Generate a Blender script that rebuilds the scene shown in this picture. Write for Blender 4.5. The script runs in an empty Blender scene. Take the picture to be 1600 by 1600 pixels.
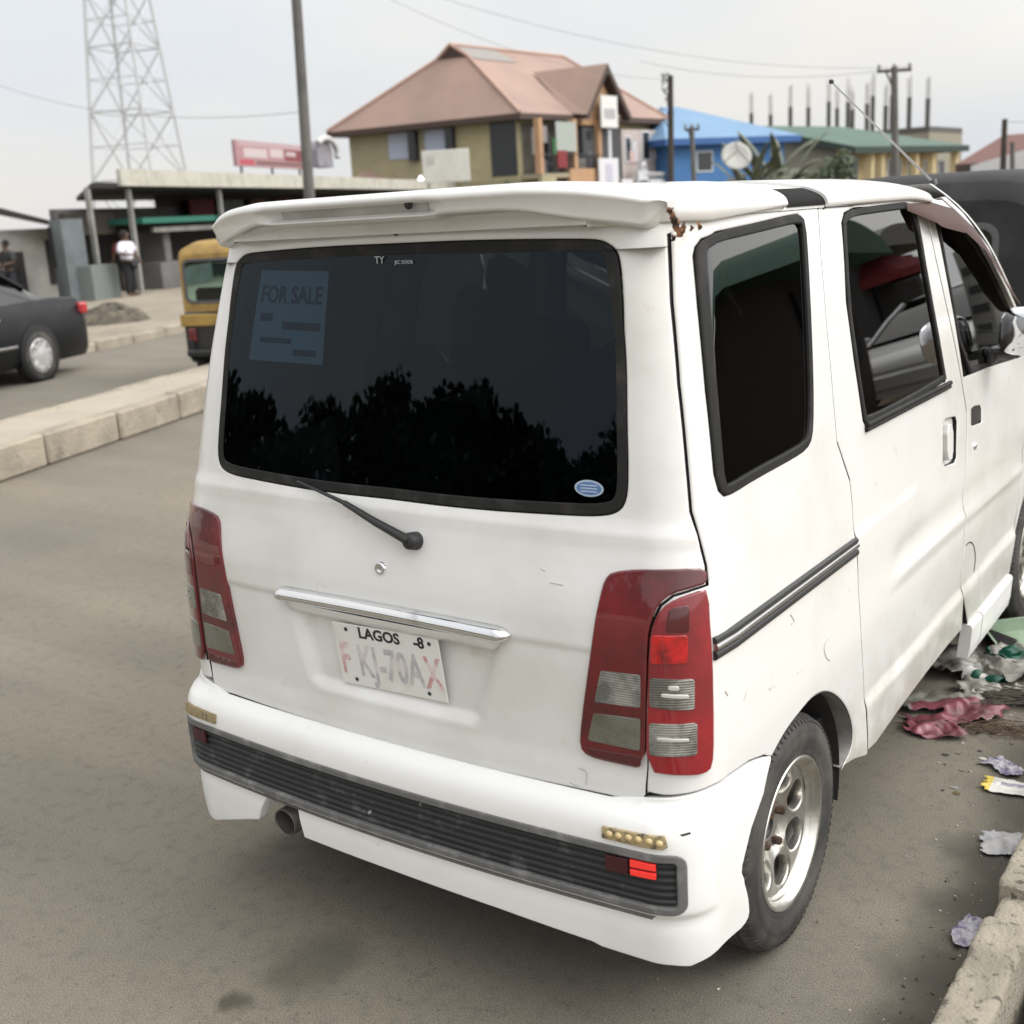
# Roadside scene: a worn white mini van parked by a broken concrete kerb, busy town street behind.
import bpy, bmesh, math, random
import numpy as np
from mathutils import Vector, Matrix
from mathutils.geometry import delaunay_2d_cdt
random.seed(7); np.random.seed(7)
SC = bpy.context.scene
COL = SC.collection
PI = math.pi
rad = math.radians

# ------------------------------------------------------------------ camera
CAM = np.array([1.6357, -1.7585, 1.6765]); YAW, PITCH, ROLL, FPX = 0.6216, 0.25, -0.0585, 1827.07
_cy, _sy = math.cos(YAW), math.sin(YAW)
_f = np.array([-_sy*math.cos(PITCH), _cy*math.cos(PITCH), -math.sin(PITCH)])
_r = np.array([_cy, _sy, 0.0]); _u = np.cross(_r, _f)
CR = np.stack([math.cos(ROLL)*_r+math.sin(ROLL)*_u, -math.sin(ROLL)*_r+math.cos(ROLL)*_u, _f])
cam_d = bpy.data.cameras.new('camera'); cam_o = bpy.data.objects.new('camera', cam_d); COL.objects.link(cam_o)
M = Matrix(((CR[0][0], CR[1][0], -CR[2][0], CAM[0]), (CR[0][1], CR[1][1], -CR[2][1], CAM[1]),
            (CR[0][2], CR[1][2], -CR[2][2], CAM[2]), (0, 0, 0, 1)))
cam_o.matrix_world = M
cam_d.sensor_width = 36; cam_d.lens = 36*FPX/1600; cam_d.clip_start = 0.05; cam_d.clip_end = 5000
cam_d.dof.use_dof = True; cam_d.dof.focus_distance = 2.75; cam_d.dof.aperture_fstop = 4.0
SC.camera = cam_o
SC.view_settings.view_transform = 'Standard'; SC.view_settings.look = 'None'; SC.view_settings.gamma = 1
SC.view_settings.use_curve_mapping = False; SC.view_settings.exposure = 0
SC.render.engine = 'CYCLES'
SC.cycles.use_denoising = True
SC.cycles.max_bounces = 8; SC.cycles.transparent_max_bounces = 12

def ray(px, py):
    return CR.T @ np.array([(px-800)/FPX, (800-py)/FPX, 1.0])
def ground_at(px, py, z=0.0):
    d = ray(px, py); return CAM+d*((z-CAM[2])/d[2])
def far_at(px, py, D):
    d = ray(px, py); return CAM+d*(D/math.hypot(d[0], d[1]))
def on_x(px, py, X):
    d = ray(px, py); return CAM+d*((X-CAM[0])/d[0])
def on_y(px, py, Y):
    d = ray(px, py); return CAM+d*((Y-CAM[1])/d[1])

# ------------------------------------------------------------------ materials
def lin(c):
    if isinstance(c, str):
        c = c.lstrip('#'); c = [int(c[i:i+2], 16)/255 for i in (0, 2, 4)]
        return tuple((v/12.92 if v <= .04045 else ((v+.055)/1.055)**2.4) for v in c)+(1,)
    return tuple(c)+(1,)
_mats = {}
def mat(name, color, rough=.6, metal=0.0, spec=.5, coat=0.0, var=None, bump=None, var2=None, trans=0, emit=None, coatr=.05, ribs=None, splash=None):
    """Principled material; var=(colour2, scale, lo, hi) mixes a second colour by noise; bump=(scale, distance)."""
    if name in _mats: return _mats[name]
    m = bpy.data.materials.new(name); m.use_nodes = True; nt = m.node_tree; b = nt.nodes['Principled BSDF']
    N, L = nt.nodes, nt.links
    b.inputs['Base Color'].default_value = lin(color); b.inputs['Roughness'].default_value = rough
    b.inputs['Metallic'].default_value = metal; b.inputs['Specular IOR Level'].default_value = spec
    b.inputs['Coat Weight'].default_value = coat; b.inputs['Coat Roughness'].default_value = coatr
    b.inputs['Transmission Weight'].default_value = trans
    if emit: b.inputs['Emission Color'].default_value = lin(emit[0]); b.inputs['Emission Strength'].default_value = emit[1]
    tc = N.new('ShaderNodeTexCoord')
    last = None
    for v in (var, var2):
        if not v: continue
        n = N.new('ShaderNodeTexNoise'); n.inputs['Scale'].default_value = v[1]; n.inputs['Detail'].default_value = 6; n.inputs['Roughness'].default_value = .62
        L.new(tc.outputs['Object'], n.inputs['Vector'])
        mr = N.new('ShaderNodeMapRange'); mr.inputs['From Min'].default_value = v[2]; mr.inputs['From Max'].default_value = v[3]
        if len(v) > 4: mr.inputs['To Max'].default_value = v[4]
        L.new(n.outputs['Fac'], mr.inputs['Value'])
        mx = N.new('ShaderNodeMix'); mx.data_type = 'RGBA'
        L.new(mr.outputs['Result'], mx.inputs['Factor'])
        if last: L.new(last, mx.inputs['A'])
        else: mx.inputs['A'].default_value = lin(color)
        mx.inputs['B'].default_value = lin(v[0]); last = mx.outputs['Result']
    if splash:   # dried road splash low on the body: (colour, top height, amount)
        sp = N.new('ShaderNodeSeparateXYZ'); L.new(tc.outputs['Object'], sp.inputs['Vector']); n = N.new('ShaderNodeTexNoise'); n.inputs['Scale'].default_value = 7; n.inputs['Detail'].default_value = 8; n.inputs['Roughness'].default_value = .7; L.new(tc.outputs['Object'], n.inputs['Vector'])
        ad = N.new('ShaderNodeMath'); ad.operation = 'MULTIPLY_ADD'; ad.inputs[1].default_value = -.9; L.new(n.outputs['Fac'], ad.inputs[0]); 
        ad2 = N.new('ShaderNodeMath'); ad2.operation = 'ADD'; ad2.inputs[1].default_value = .45; L.new(sp.outputs['Z'], ad2.inputs[0]); L.new(ad2.outputs[0], ad.inputs[2])
        mr = N.new('ShaderNodeMapRange'); mr.inputs['From Min'].default_value = splash[1]; mr.inputs['From Max'].default_value = splash[1]-.28; mr.inputs['To Max'].default_value = splash[2]; L.new(ad.outputs[0], mr.inputs['Value'])
        mx = N.new('ShaderNodeMix'); mx.data_type = 'RGBA'; L.new(mr.outputs['Result'], mx.inputs['Factor']); L.new(last, mx.inputs['A']); mx.inputs['B'].default_value = lin(splash[0]); last = mx.outputs['Result']
    if last: L.new(last, b.inputs['Base Color'])
    if bump:
        n = N.new('ShaderNodeTexNoise'); n.inputs['Scale'].default_value = bump[0]; n.inputs['Detail'].default_value = 5
        L.new(tc.outputs['Object'], n.inputs['Vector'])
        bp = N.new('ShaderNodeBump'); bp.inputs['Strength'].default_value = 1; bp.inputs['Distance'].default_value = bump[1]
        L.new(n.outputs['Fac'], bp.inputs['Height']); L.new(bp.outputs['Normal'], b.inputs['Normal'])
    if ribs:   # moulded ribs: (scale, distance, axis)
        wv = N.new('ShaderNodeTexWave'); wv.bands_direction = ribs[2]; wv.inputs['Scale'].default_value = ribs[0]; L.new(tc.outputs['Object'], wv.inputs['Vector'])
        b2 = N.new('ShaderNodeBump'); b2.inputs['Strength'].default_value = 1; b2.inputs['Distance'].default_value = ribs[1]; L.new(wv.outputs['Fac'], b2.inputs['Height'])
        if bump: L.new(bp.outputs['Normal'], b2.inputs['Normal'])
        L.new(b2.outputs['Normal'], b.inputs['Normal'])
    _mats[name] = m
    return m
def glass(name, tint, ior=1.5, rough=0.0, refl=(1, 1, 1)):
    m = bpy.data.materials.new(name); m.use_nodes = True; nt = m.node_tree; N, L = nt.nodes, nt.links
    N.clear(); o = N.new('ShaderNodeOutputMaterial'); t = N.new('ShaderNodeBsdfTransparent'); g = N.new('ShaderNodeBsdfGlossy')
    mx = N.new('ShaderNodeMixShader'); fr = N.new('ShaderNodeFresnel'); fr.inputs['IOR'].default_value = ior
    t.inputs['Color'].default_value = lin(tint); g.inputs['Roughness'].default_value = rough; g.inputs['Color'].default_value = lin(refl)
    L.new(fr.outputs['Fac'], mx.inputs['Fac']); L.new(t.outputs['BSDF'], mx.inputs[1]); L.new(g.outputs['BSDF'], mx.inputs[2]); L.new(mx.outputs['Shader'], o.inputs['Surface'])
    return m

# ------------------------------------------------------------------ mesh building
class MB:
    def __init__(s): s.v = []; s.f = []; s.mi = []; s.sm = []; s.n = []; s.hasn = False
    def add(s, verts, faces, mi=0, smooth=False, normals=None):
        o = len(s.v); s.v += [tuple(map(float, p)) for p in verts]
        if normals is None: s.n += [(0., 0., 0.)]*len(verts)
        else: s.n += [tuple(map(float, p)) for p in normals]; s.hasn = True
        s.f += [tuple(i+o for i in f) for f in faces]; s.mi += [mi]*len(faces); s.sm += [smooth]*len(faces)
        return s
    def box(s, c, d, mi=0, rot=0.0, M=None, bev=0.0):
        """box centred at c with size d, turned rot about z; bev cuts the edges."""
        hx, hy, hz = d[0]/2, d[1]/2, d[2]/2
        if bev > 0:
            b = min(bev, hx*.9, hy*.9, hz*.9); vs = []
            for sx in (-1, 1):
                for sy in (-1, 1):
                    for sz in (-1, 1):
                        vs += [(sx*hx, sy*(hy-b), sz*(hz-b)), (sx*(hx-b), sy*hy, sz*(hz-b)), (sx*(hx-b), sy*(hy-b), sz*hz)]
            bm = bmesh.new(); bv = [bm.verts.new(v) for v in vs]; r = bmesh.ops.convex_hull(bm, input=bv)
            bm.verts.index_update(); vs = [tuple(v.co) for v in bm.verts]; fs = [tuple(v.index for v in f.verts) for f in bm.faces]; bm.free()
        else:
            vs = [(sx*hx, sy*hy, sz*hz) for sx in (-1, 1) for sy in (-1, 1) for sz in (-1, 1)]
            fs = [(0, 1, 3, 2), (4, 6, 7, 5), (0, 4, 5, 1), (2, 3, 7, 6), (0, 2, 6, 4), (1, 5, 7, 3)]
        cr, sr = math.cos(rot), math.sin(rot); out = []
        for x, y, z in vs:
            if M is not None:
                p = M @ Vector((x, y, z)); out.append((p[0]+c[0], p[1]+c[1], p[2]+c[2]))
            else: out.append((c[0]+x*cr-y*sr, c[1]+x*sr+y*cr, c[2]+z))
        return s.add(out, fs, mi)
    def tube(s, pts, r, n=8, mi=0, caps=True, smooth=True):
        pts = [Vector(p) for p in pts]; k = len(pts)
        rs = r if isinstance(r, (list, tuple)) else [r]*k
        up = None; rings = []
        for i, p in enumerate(pts):
            t = (pts[min(i+1, k-1)]-pts[max(i-1, 0)]).normalized()
            if up is None: up = Vector((0, 0, 1)) if abs(t.z) < .9 else Vector((1, 0, 0))
            a = t.cross(up)
            if a.length < 1e-6: a = t.orthogonal()
            a.normalize(); b = a.cross(t).normalized(); up = b
            rings.append([p+a*(rs[i]*math.cos(2*PI*j/n))+b*(rs[i]*math.sin(2*PI*j/n)) for j in range(n)])
        vs = [q for R in rings for q in R]; fs = []
        for i in range(k-1):
            for j in range(n):
                fs.append((i*n+j, i*n+(j+1) % n, (i+1)*n+(j+1) % n, (i+1)*n+j))
        s.add(vs, fs, mi, smooth)
        if caps:
            s.add(rings[0], [tuple(range(n))[::-1]], mi); s.add(rings[-1], [tuple(range(n))], mi)
        return s
    def lathe(s, prof, n=32, mi=0, c=(0, 0, 0), axis='z', smooth=True, sweep=2*PI):
        """prof: (radius, height) pairs turned about the axis through c."""
        full = abs(sweep-2*PI) < 1e-6; m = n if full else n+1; vs = []
        for j in range(m):
            a = sweep*j/n
            for r, h in prof:
                x, y = r*math.cos(a), r*math.sin(a)
                p = {'z': (x, y, h), 'x': (h, x, y), 'y': (y, h, x)}[axis]
                vs.append((p[0]+c[0], p[1]+c[1], p[2]+c[2]))
        k = len(prof); fs = []
        for j in range(n):
            j2 = (j+1) % m
            for i in range(k-1): fs.append((j*k+i, j2*k+i, j2*k+i+1, j*k+i+1))
        return s.add(vs, fs, mi, smooth)
    def prism(s, poly, a, b, plane='xy', mi=0, smooth=False):
        """polygon in a plane extruded from a to b along the third axis."""
        def P(u, v, w): return {'xy': (u, v, w), 'xz': (u, w, v), 'yz': (w, u, v)}[plane]
        n = len(poly); vs = [P(u, v, a) for u, v in poly]+[P(u, v, b) for u, v in poly]
        fs = [tuple(range(n))[::-1], tuple(range(n, 2*n))]+[(i, (i+1) % n, n+(i+1) % n, n+i) for i in range(n)]
        return s.add(vs, fs, mi, smooth)
    def quad(s, p, mi=0): return s.add(p, [tuple(range(len(p)))], mi)
    def grid(s, rows, mi=0, smooth=True, normals=None):
        k = len(rows[0]); vs = [p for r in rows for p in r]
        fs = [(i*k+j, i*k+j+1, (i+1)*k+j+1, (i+1)*k+j) for i in range(len(rows)-1) for j in range(k-1)]
        return s.add(vs, fs, mi, smooth, normals)
    def build(s, name, mats, parent=None, loc=None):
        me = bpy.data.meshes.new(name); me.from_pydata(s.v, [], s.f)
        for m in (mats if isinstance(mats, (list, tuple)) else [mats]): me.materials.append(m)
        me.polygons.foreach_set('material_index', s.mi); me.polygons.foreach_set('use_smooth', s.sm)
        me.update()
        if s.hasn: me.normals_split_custom_set_from_vertices(s.n)
        o = bpy.data.objects.new(name, me); COL.objects.link(o)
        if parent: o.parent = parent
        if loc is not None: o.location = loc
        return o
def tag(o, label=None, cat=None, group=None, kind=None):
    for k, v in (('label', label), ('category', cat), ('group', group), ('kind', kind)):
        if v: o[k] = v
    return o
def empty(name, loc, label, cat, rz=0.0, group=None):
    o = bpy.data.objects.new(name, None); COL.objects.link(o); o.location = loc; o.rotation_euler = (0, 0, rz)
    o.empty_display_size = .2
    return tag(o, label, cat, group)
def copy_tree(o, parent=None):
    c = o.copy(); COL.objects.link(c)
    if parent: c.parent = parent
    for ch in list(o.children): copy_tree(ch, c)
    return c
def mirror_copy(o, parent):
    """a copy of a part and its sub-parts mirrored to the other side (x -> -x)"""
    me = o.data.copy(); me.transform(Matrix.Diagonal((-1, 1, 1, 1))); me.flip_normals()
    c = bpy.data.objects.new(o.name.split('.')[0], me); COL.objects.link(c); c.parent = parent
    for ch in list(o.children): mirror_copy(ch, c)
    return c
def text_mesh(mb, txt, size, M4, mi=0, depth=.0006, align='CENTER', sx=1.0, bold=0.0):
    cu = bpy.data.curves.new('lettering', 'FONT'); cu.body = txt; cu.size = size; cu.align_x = align; cu.align_y = 'CENTER'; cu.extrude = depth; cu.offset = bold
    cu.resolution_u = 3
    o = bpy.data.objects.new('lettering', cu); COL.objects.link(o)
    bpy.context.view_layer.update()
    me = o.evaluated_get(bpy.context.evaluated_depsgraph_get()).to_mesh()
    vs = [M4 @ Vector((v.co.x*sx, v.co.y, v.co.z)) for v in me.vertices]; fs = [tuple(p.vertices) for p in me.polygons]
    mb.add(vs, fs, mi); bpy.data.objects.remove(o); bpy.data.curves.remove(cu)
def frame(o, x, y):
    """4x4 with origin o, x axis x, y axis y (orthonormalised)"""
    x = Vector(x).normalized(); z = x.cross(Vector(y)).normalized(); y = z.cross(x)
    return Matrix(((x[0], y[0], z[0], o[0]), (x[1], y[1], z[1], o[1]), (x[2], y[2], z[2], o[2]), (0, 0, 0, 1)))

# ------------------------------------------------------------------ panels cut out of a curved body surface
def pchip(tab):
    x = np.array([t[0] for t in tab], float); y = np.array([t[1] for t in tab], float); h = np.diff(x); d = np.diff(y)/h
    m = np.zeros_like(x); m[0], m[-1] = d[0], d[-1]
    for i in range(1, len(x)-1):
        if d[i-1]*d[i] > 0:
            w1, w2 = 2*h[i]+h[i-1], h[i]+2*h[i-1]; m[i] = (w1+w2)/(w1/d[i-1]+w2/d[i])
    xs = np.arange(x[0], x[-1]+1e-9, .002); k = np.clip(np.searchsorted(x, xs)-1, 0, len(h)-1); t = (xs-x[k])/h[k]
    ys = (2*t**3-3*t**2+1)*y[k]+(t**3-2*t**2+t)*h[k]*m[k]+(-2*t**3+3*t**2)*y[k+1]+(t**3-t**2)*h[k]*m[k+1]
    ker = np.hanning(13); ker /= ker.sum(); ys2 = np.convolve(np.pad(ys, 6, mode='reflect', reflect_type='odd'), ker, mode='valid')
    return lambda z: np.interp(z, xs, ys2)
class Shell:
    """Body skin: at each height z a plan curve, bowed rear, rounded corner, straight side. s runs from the rear centre line
    (0..A rear, A..B corner, then metres along the side); negative s is the left half."""
    A, B = .65, .78
    def __init__(s, w, r, bow, Rc, nose=None): s.w, s.r, s.bow, s.Rf = pchip(w), pchip(r), bow, pchip(Rc if isinstance(Rc, list) else [(0, Rc), (.5, Rc), (3, Rc)])
    def prm(s, z):
        w, r, Rc = s.w(z), s.r(z), s.Rf(z); a0 = np.arctan(2*s.bow*(w-Rc)/w**2); xc = w-Rc+Rc*np.sin(a0)
        y1 = r+s.bow*(xc/w)**2; yc = y1+Rc*np.cos(a0)
        return w, r, a0, xc, yc
    def raw(s, S, Z):
        S = np.asarray(S, float); Z = np.asarray(Z, float); sg = np.where(S < 0, -1., 1.); a = np.abs(S)
        w, r, a0, xc, yc = s.prm(Z); Rc = s.Rf(Z)
        x1 = a/s.A*xc; y1 = r+s.bow*(x1/w)**2
        an = a0+(a-s.A)/(s.B-s.A)*(PI/2-a0); x2 = w-Rc+Rc*np.sin(an); y2 = yc-Rc*np.cos(an)
        x3 = w; y3 = yc+a-s.B
        x = np.where(a < s.A, x1, np.where(a < s.B, x2, x3)); y = np.where(a < s.A, y1, np.where(a < s.B, y2, y3))
        return np.stack([x*sg, y, Z+0*x], -1)
    def nrm(s, S, Z, fn=None):
        fn = fn or s.raw; e = .004; S = np.asarray(S, float); Z = np.asarray(Z, float)
        du = fn(S+e, Z)-fn(S-e, Z); dv = fn(S, Z+e)-fn(S, Z-e); n = np.cross(du, dv)
        return n/np.maximum(np.linalg.norm(n, axis=-1, keepdims=True), 1e-12)
    def s_side(s, y, z): return s.B+y-s.prm(z)[4]
    def s_rear(s, x, z): return x/s.prm(z)[3]*s.A
    def inv(s, X):
        x, y, z = X; w, r, a0, xc, yc = s.prm(z)
        if y >= yc: return s.B+y-yc
        if abs(x) <= xc: return x/xc*s.A
        an = math.atan2(abs(x)-(w-float(s.Rf(z))), yc-y); return math.copysign(s.A+(an-a0)/(PI/2-a0)*(s.B-s.A), x)
    def sd(s, X):
        x, y, z = X; w, r, a0, xc, yc = s.prm(z); x = abs(x)
        if y >= yc: return x-w
        if x <= xc: return (r+s.bow*(x/w)**2)-y
        Rc = float(s.Rf(z)); return math.hypot(x-(w-Rc), y-yc)-Rc
    def pix(s, px, py):
        """surface coordinates of the first hit of a sight line"""
        d = ray(px, py); t0 = .8
        for t in np.arange(.8, 7, .02):
            if s.sd(CAM+d*t) < 0:
                lo, hi = t-.02, t
                for _ in range(40):
                    m = (lo+hi)/2
                    if s.sd(CAM+d*m) < 0: hi = m
                    else: lo = m
                X = CAM+d*hi; return (float(s.inv(X)), float(X[2]))
        raise ValueError('sight line misses %s %s' % (px, py))
    def trace(s, pts): return [s.pix(*p) for p in pts]
def area(p):
    p = np.asarray(p); x, y = p[:, 0], p[:, 1]; return .5*np.sum(x*np.roll(y, -1)-np.roll(x, -1)*y)
def resample(p, h):
    out = []
    for a, b in zip(p, list(p[1:])+[p[0]]):
        a, b = np.asarray(a, float), np.asarray(b, float); n = max(1, int(math.ceil(np.linalg.norm(b-a)/h)))
        out += [a+(b-a)*i/n for i in range(n)]
    return np.array(out)
def smooth_poly(p, it=1):
    """Chaikin corner cutting"""
    p = np.asarray(p, float)
    for _ in range(it):
        q = np.roll(p, -1, 0); p = np.stack([.75*p+.25*q, .25*p+.75*q], 1).reshape(-1, 2)
    return p
def dedupe(p, tol=1e-4):
    o = [p[0]]
    for q in p[1:]:
        if np.hypot(*(np.asarray(q)-o[-1])) > tol: o.append(np.asarray(q))
    if np.hypot(*(np.asarray(o[0])-o[-1])) < tol: o.pop()
    return np.array(o)
def inset(p, d):
    """move each corner of a loop d to its left (inwards for a counter-clockwise loop)"""
    p = np.asarray(p, float); e1 = p-np.roll(p, 1, 0); e2 = np.roll(p, -1, 0)-p
    e1 /= np.linalg.norm(e1, axis=1, keepdims=True)+1e-12; e2 /= np.linalg.norm(e2, axis=1, keepdims=True)+1e-12
    n1 = np.stack([-e1[:, 1], e1[:, 0]], 1); n2 = np.stack([-e2[:, 1], e2[:, 0]], 1); m = n1+n2
    l = np.linalg.norm(m, axis=1, keepdims=True); m = m/np.maximum(l, 1e-6); c = np.maximum((m*n1).sum(1, keepdims=True), .5)
    return p+m*d/c
def inside(loops, q):
    x, y = q[:, 0], q[:, 1]; c = np.zeros(len(q), bool)
    for p in loops:
        x1, y1 = p[:, 0], p[:, 1]; x2, y2 = np.roll(x1, -1), np.roll(y1, -1)
        for i in range(len(p)):
            if y1[i] == y2[i]: continue
            k = ((y1[i] > y) != (y2[i] > y)) & (x < (x2[i]-x1[i])*(y-y1[i])/(y2[i]-y1[i])+x1[i]); c ^= k
    return c
def panel(mb, surf, outline, holes=(), off=0.0, lip=.003, depth=.018, grid=.025, h=.012, mi=0, disp=None, gap=0.0, edge=None):
    """A sheet cut from surf along outline (surface coordinates), with rolled edges, thickness 'depth' and real holes."""
    loops = []
    for i, p in enumerate([outline]+list(holes)):
        p = dedupe(p)
        if (area(p) > 0) != (i == 0): p = p[::-1]
        if gap: p = inset(p, gap)
        loops.append(dedupe(resample(p, h)))
    ins = [inset(p, lip) for p in loops]
    if disp is None: fn = surf.raw
    else:
        def fn(S, Z): return surf.raw(S, Z)+surf.nrm(S, Z)*disp(S, Z)[..., None]
    lo = np.min(loops[0], 0); hi = np.max(loops[0], 0)
    gx = np.arange(lo[0]+grid*.5, hi[0], grid); gy = np.arange(lo[1]+grid*.5, hi[1], grid)
    G = np.stack(np.meshgrid(gx, gy), -1).reshape(-1, 2)
    keep = inside(ins, G); allp = np.concatenate(ins)
    G = G[keep]
    if len(G):
        ok = np.ones(len(G), bool)
        for c0 in range(0, len(G), 2000):
            d = np.min(((G[c0:c0+2000, None, :]-allp[None])**2).sum(2), 1); ok[c0:c0+2000] = d > (min(h, grid)*.55)**2
        G = G[ok]
    V = np.concatenate([allp, G]); edges = []; o = 0
    for p in ins:
        n = len(p); edges += [(o+i, o+(i+1) % n) for i in range(n)]; o += n
    r = delaunay_2d_cdt([Vector(v) for v in V], edges, [], 0, 1e-7)
    W = np.array([tuple(v) for v in r[0]]); T = [t for t in r[2]]
    cen = np.array([W[list(t)].mean(0) for t in T]); k = inside(ins, cen)
    T = [tuple(t) for t, q in zip(T, k) if q]
    Pn = surf.nrm(W[:, 0], W[:, 1], fn); P = fn(W[:, 0], W[:, 1])+Pn*off
    # the triangle winding must agree with the surface normal
    T2 = []
    for t in T:
        a, b, c = (P[i] for i in t); T2.append(t if np.dot(np.cross(b-a, c-a), Pn[t[0]]) > 0 else t[::-1])
    mb.add(P, T2, mi, True, Pn)
    for p, q in zip(loops, ins):
        n = len(p); nq = surf.nrm(q[:, 0], q[:, 1], fn); pq = fn(q[:, 0], q[:, 1])+nq*off
        np_ = surf.nrm(p[:, 0], p[:, 1], fn); base = fn(p[:, 0], p[:, 1])
        pp = base+np_*(off-lip*.7); ps = base+np_*(off-depth)
        out = pp-pq; out -= (out*nq).sum(1, keepdims=True)*nq; out /= np.linalg.norm(out, axis=1, keepdims=True)+1e-9
        n1 = nq*.75+out*.66
        vs = np.concatenate([pq, pp]); fs = [(i, n+i, n+(i+1) % n, (i+1) % n) for i in range(n)]
        mb.add(vs, fs, mi, True, np.concatenate([nq, n1]))
        mb.add(np.concatenate([pp, ps]), fs, mi if edge is None else edge, True, np.concatenate([n1*.3+out, out]))
    return mb
def half(pts):
    """right-half outline listed from top centre to bottom centre, closed with its mirror image"""
    return list(pts)+[(-s, z) for s, z in pts[::-1]]
# ------------------------------------------------------------------ materials of the van
WHITE = mat('van_white_paint', (.745, .742, .73), rough=.30, spec=.5, coat=.55, coatr=.08, splash=((.36, .32, .26), .46, .55), var=((.60, .585, .545), 1.7, .43, .68, .9), var2=((.50, .46, .39), 11, .64, .78, .55), bump=(3.2, .0035))
WHITE2 = mat('van_bumper_paint', (.80, .80, .79), rough=.38, coat=.3, coatr=.15, var=((.68, .67, .64), 3.0, .5, .75, .7), var2=((.35, .32, .28), 38, .70, .74, .6), bump=(5, .002))
RUBBER = mat('black_rubber', (.014, .014, .014), rough=.65, spec=.25, var=((.05, .048, .045), 12, .5, .8))
BLACKP = mat('black_plastic', (.02, .021, .022), rough=.42)
GREYP = mat('grey_plastic_trim', (.13, .13, .13), rough=.5, var=((.24, .24, .23), 20, .52, .7))
DIRTP = mat('dusty_ribbed_plastic', (.016, .019, .021), rough=.5, var=((.10, .105, .105), 16, .55, .72, .8), var2=((.4, .4, .39), 30, .68, .74, .9))
CHROME = mat('chrome', (.75, .76, .78), rough=.09, metal=1, var=((.4, .4, .4), 14, .55, .75))
ALLOY = mat('worn_alloy', (.66, .65, .61), rough=.30, metal=.9, var=((.36, .33, .28), 11, .50, .75), bump=(40, .0006))
TYRE = mat('tyre_rubber', (.028, .027, .026), rough=.75, var=((.085, .078, .07), 7, .42, .72), bump=(60, .0012))
REDL = mat('red_lens', (.17, .004, .009), rough=.10, coat=1, coatr=.02, var=((.07, .002, .005), 5, .40, .60), ribs=(110, .00025, 'Z'))
REDB = mat('bright_red_lens', (.52, .010, .012), rough=.15, coat=1, coatr=.03, bump=(240, .0006), var=((.17, .004, .008), 24, .42, .62))
REDD = mat('dark_red_lens', (.07, .004, .008), rough=.15, coat=1, coatr=.03)
CLEAR = mat('clear_grey_lens', (.30, .29, .265), rough=.10, coat=1, coatr=.03, metal=.35, var=((.11, .11, .095), 16, .42, .58), ribs=(62, .0010, 'Z'))
CLEARD = mat('dim_grey_lens', (.14, .14, .11), rough=.15, coat=1, coatr=.03, var=((.085, .085, .05), 12, .4, .6), ribs=(62, .0008, 'Z'))
RUST = mat('rust', (.20, .075, .025), rough=.9, var=((.03, .018, .012), 60, .42, .6), bump=(90, .002))
DARK = mat('dark_cabin', (.012, .012, .013), rough=.9)
GLASS_R = glass('rear_tinted_glass', (.22, .26, .30), 1.40, refl=(.62, .74, .86))
GLASS_S = glass('side_tinted_glass', (.03, .033, .033), 1.7)
GLASS_F = glass('front_door_glass', (.10, .12, .115), 1.7)
SCRATCH = mat('scratch_grime', (.50, .475, .43), rough=.7)
VISOR = mat('brown_acrylic', (.060, .028, .022), rough=.5, spec=.12)

SH = Shell(w=[(.10, .70), (.3, .722), (.5, .735), (.62, .7375), (.8, .736), (.92, .732), (1.02, .7255), (1.12, .716), (1.3, .694), (1.5, .661), (1.64, .632), (1.76, .602)],
           r=[(.10, .03), (.5, .02), (.63, .02), (.9, .027), (1.02, .052), (1.1, .0725), (1.16, .083), (1.3, .108), (1.62, .165), (1.76, .19)], bow=.037, Rc=[(.1, .092), (.5, .112), (.62, .118), (.95, .118), (1.12, .122), (1.35, .13), (1.6, .155), (1.76, .165)])
LEN = 3.72
y_side = pchip([(.1, 3.45), (.6, 3.49), (.85, 3.44), (.95, 3.32), (1.02, 3.12), (1.1, 2.90), (1.2, 2.75), (1.33, 2.57), (1.48, 2.37), (1.61, 2.10), (1.69, 1.82), (1.76, 1.5)])
zz = [.1, .3, .5, .7, .85, .92, .97, 1.02, 1.06, 1.1, 1.15, 1.2, 1.27, 1.33, 1.4, 1.48, 1.55, 1.61, 1.65, 1.69, 1.76]
SHF = Shell(w=[(z, float(SH.w(z))) for z in zz], r=[(z, LEN-float(y_side(z))-.205) for z in zz], bow=.07, Rc=.14)

def sm(t): t = np.clip(t, 0, 1); return t*t*(3-2*t)
ARC = SH.trace([(1343, 822), (1360, 808), (1385, 788), (1410, 772), (1435, 760), (1456, 755)])
RDG = SH.trace([(1385, 920), (1420, 885), (1460, 850), (1506, 808), (1560, 765), (1598, 732)])
LOW = SH.trace([(1352, 1095), (1390, 1045), (1440, 985), (1498, 925)])
ARCF = np.polyfit([p[0] for p in ARC], [p[1] for p in ARC], 2); LOWF = np.polyfit([p[0] for p in LOW], [p[1] for p in LOW], 1); RDGF = np.polyfit([p[0] for p in RDG], [p[1] for p in RDG], 2)
def side_disp(S, Z):
    z1 = np.polyval(ARCF, S); f1 = sm((S-ARC[0][0]+.06)/.06)*sm((ARC[-1][0]-S)/.22)
    d = .0055*f1*sm((z1+.004-Z)/.016)*sm((Z-z1+.17)/.15)
    z2 = np.polyval(RDGF, S); f2 = sm((S-RDG[0][0]+.02)/.2)
    d = d+.006*f2*np.exp(-((Z-z2)/.018)**2)-.006*f2*np.exp(-((Z-z2-.06)/.045)**2)
    z3 = np.polyval(LOWF, S); f3 = sm((S-LOW[0][0]+.05)/.1)
    d = d+.012*f3*sm((z3+.01-Z)/.045)
    return d
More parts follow.
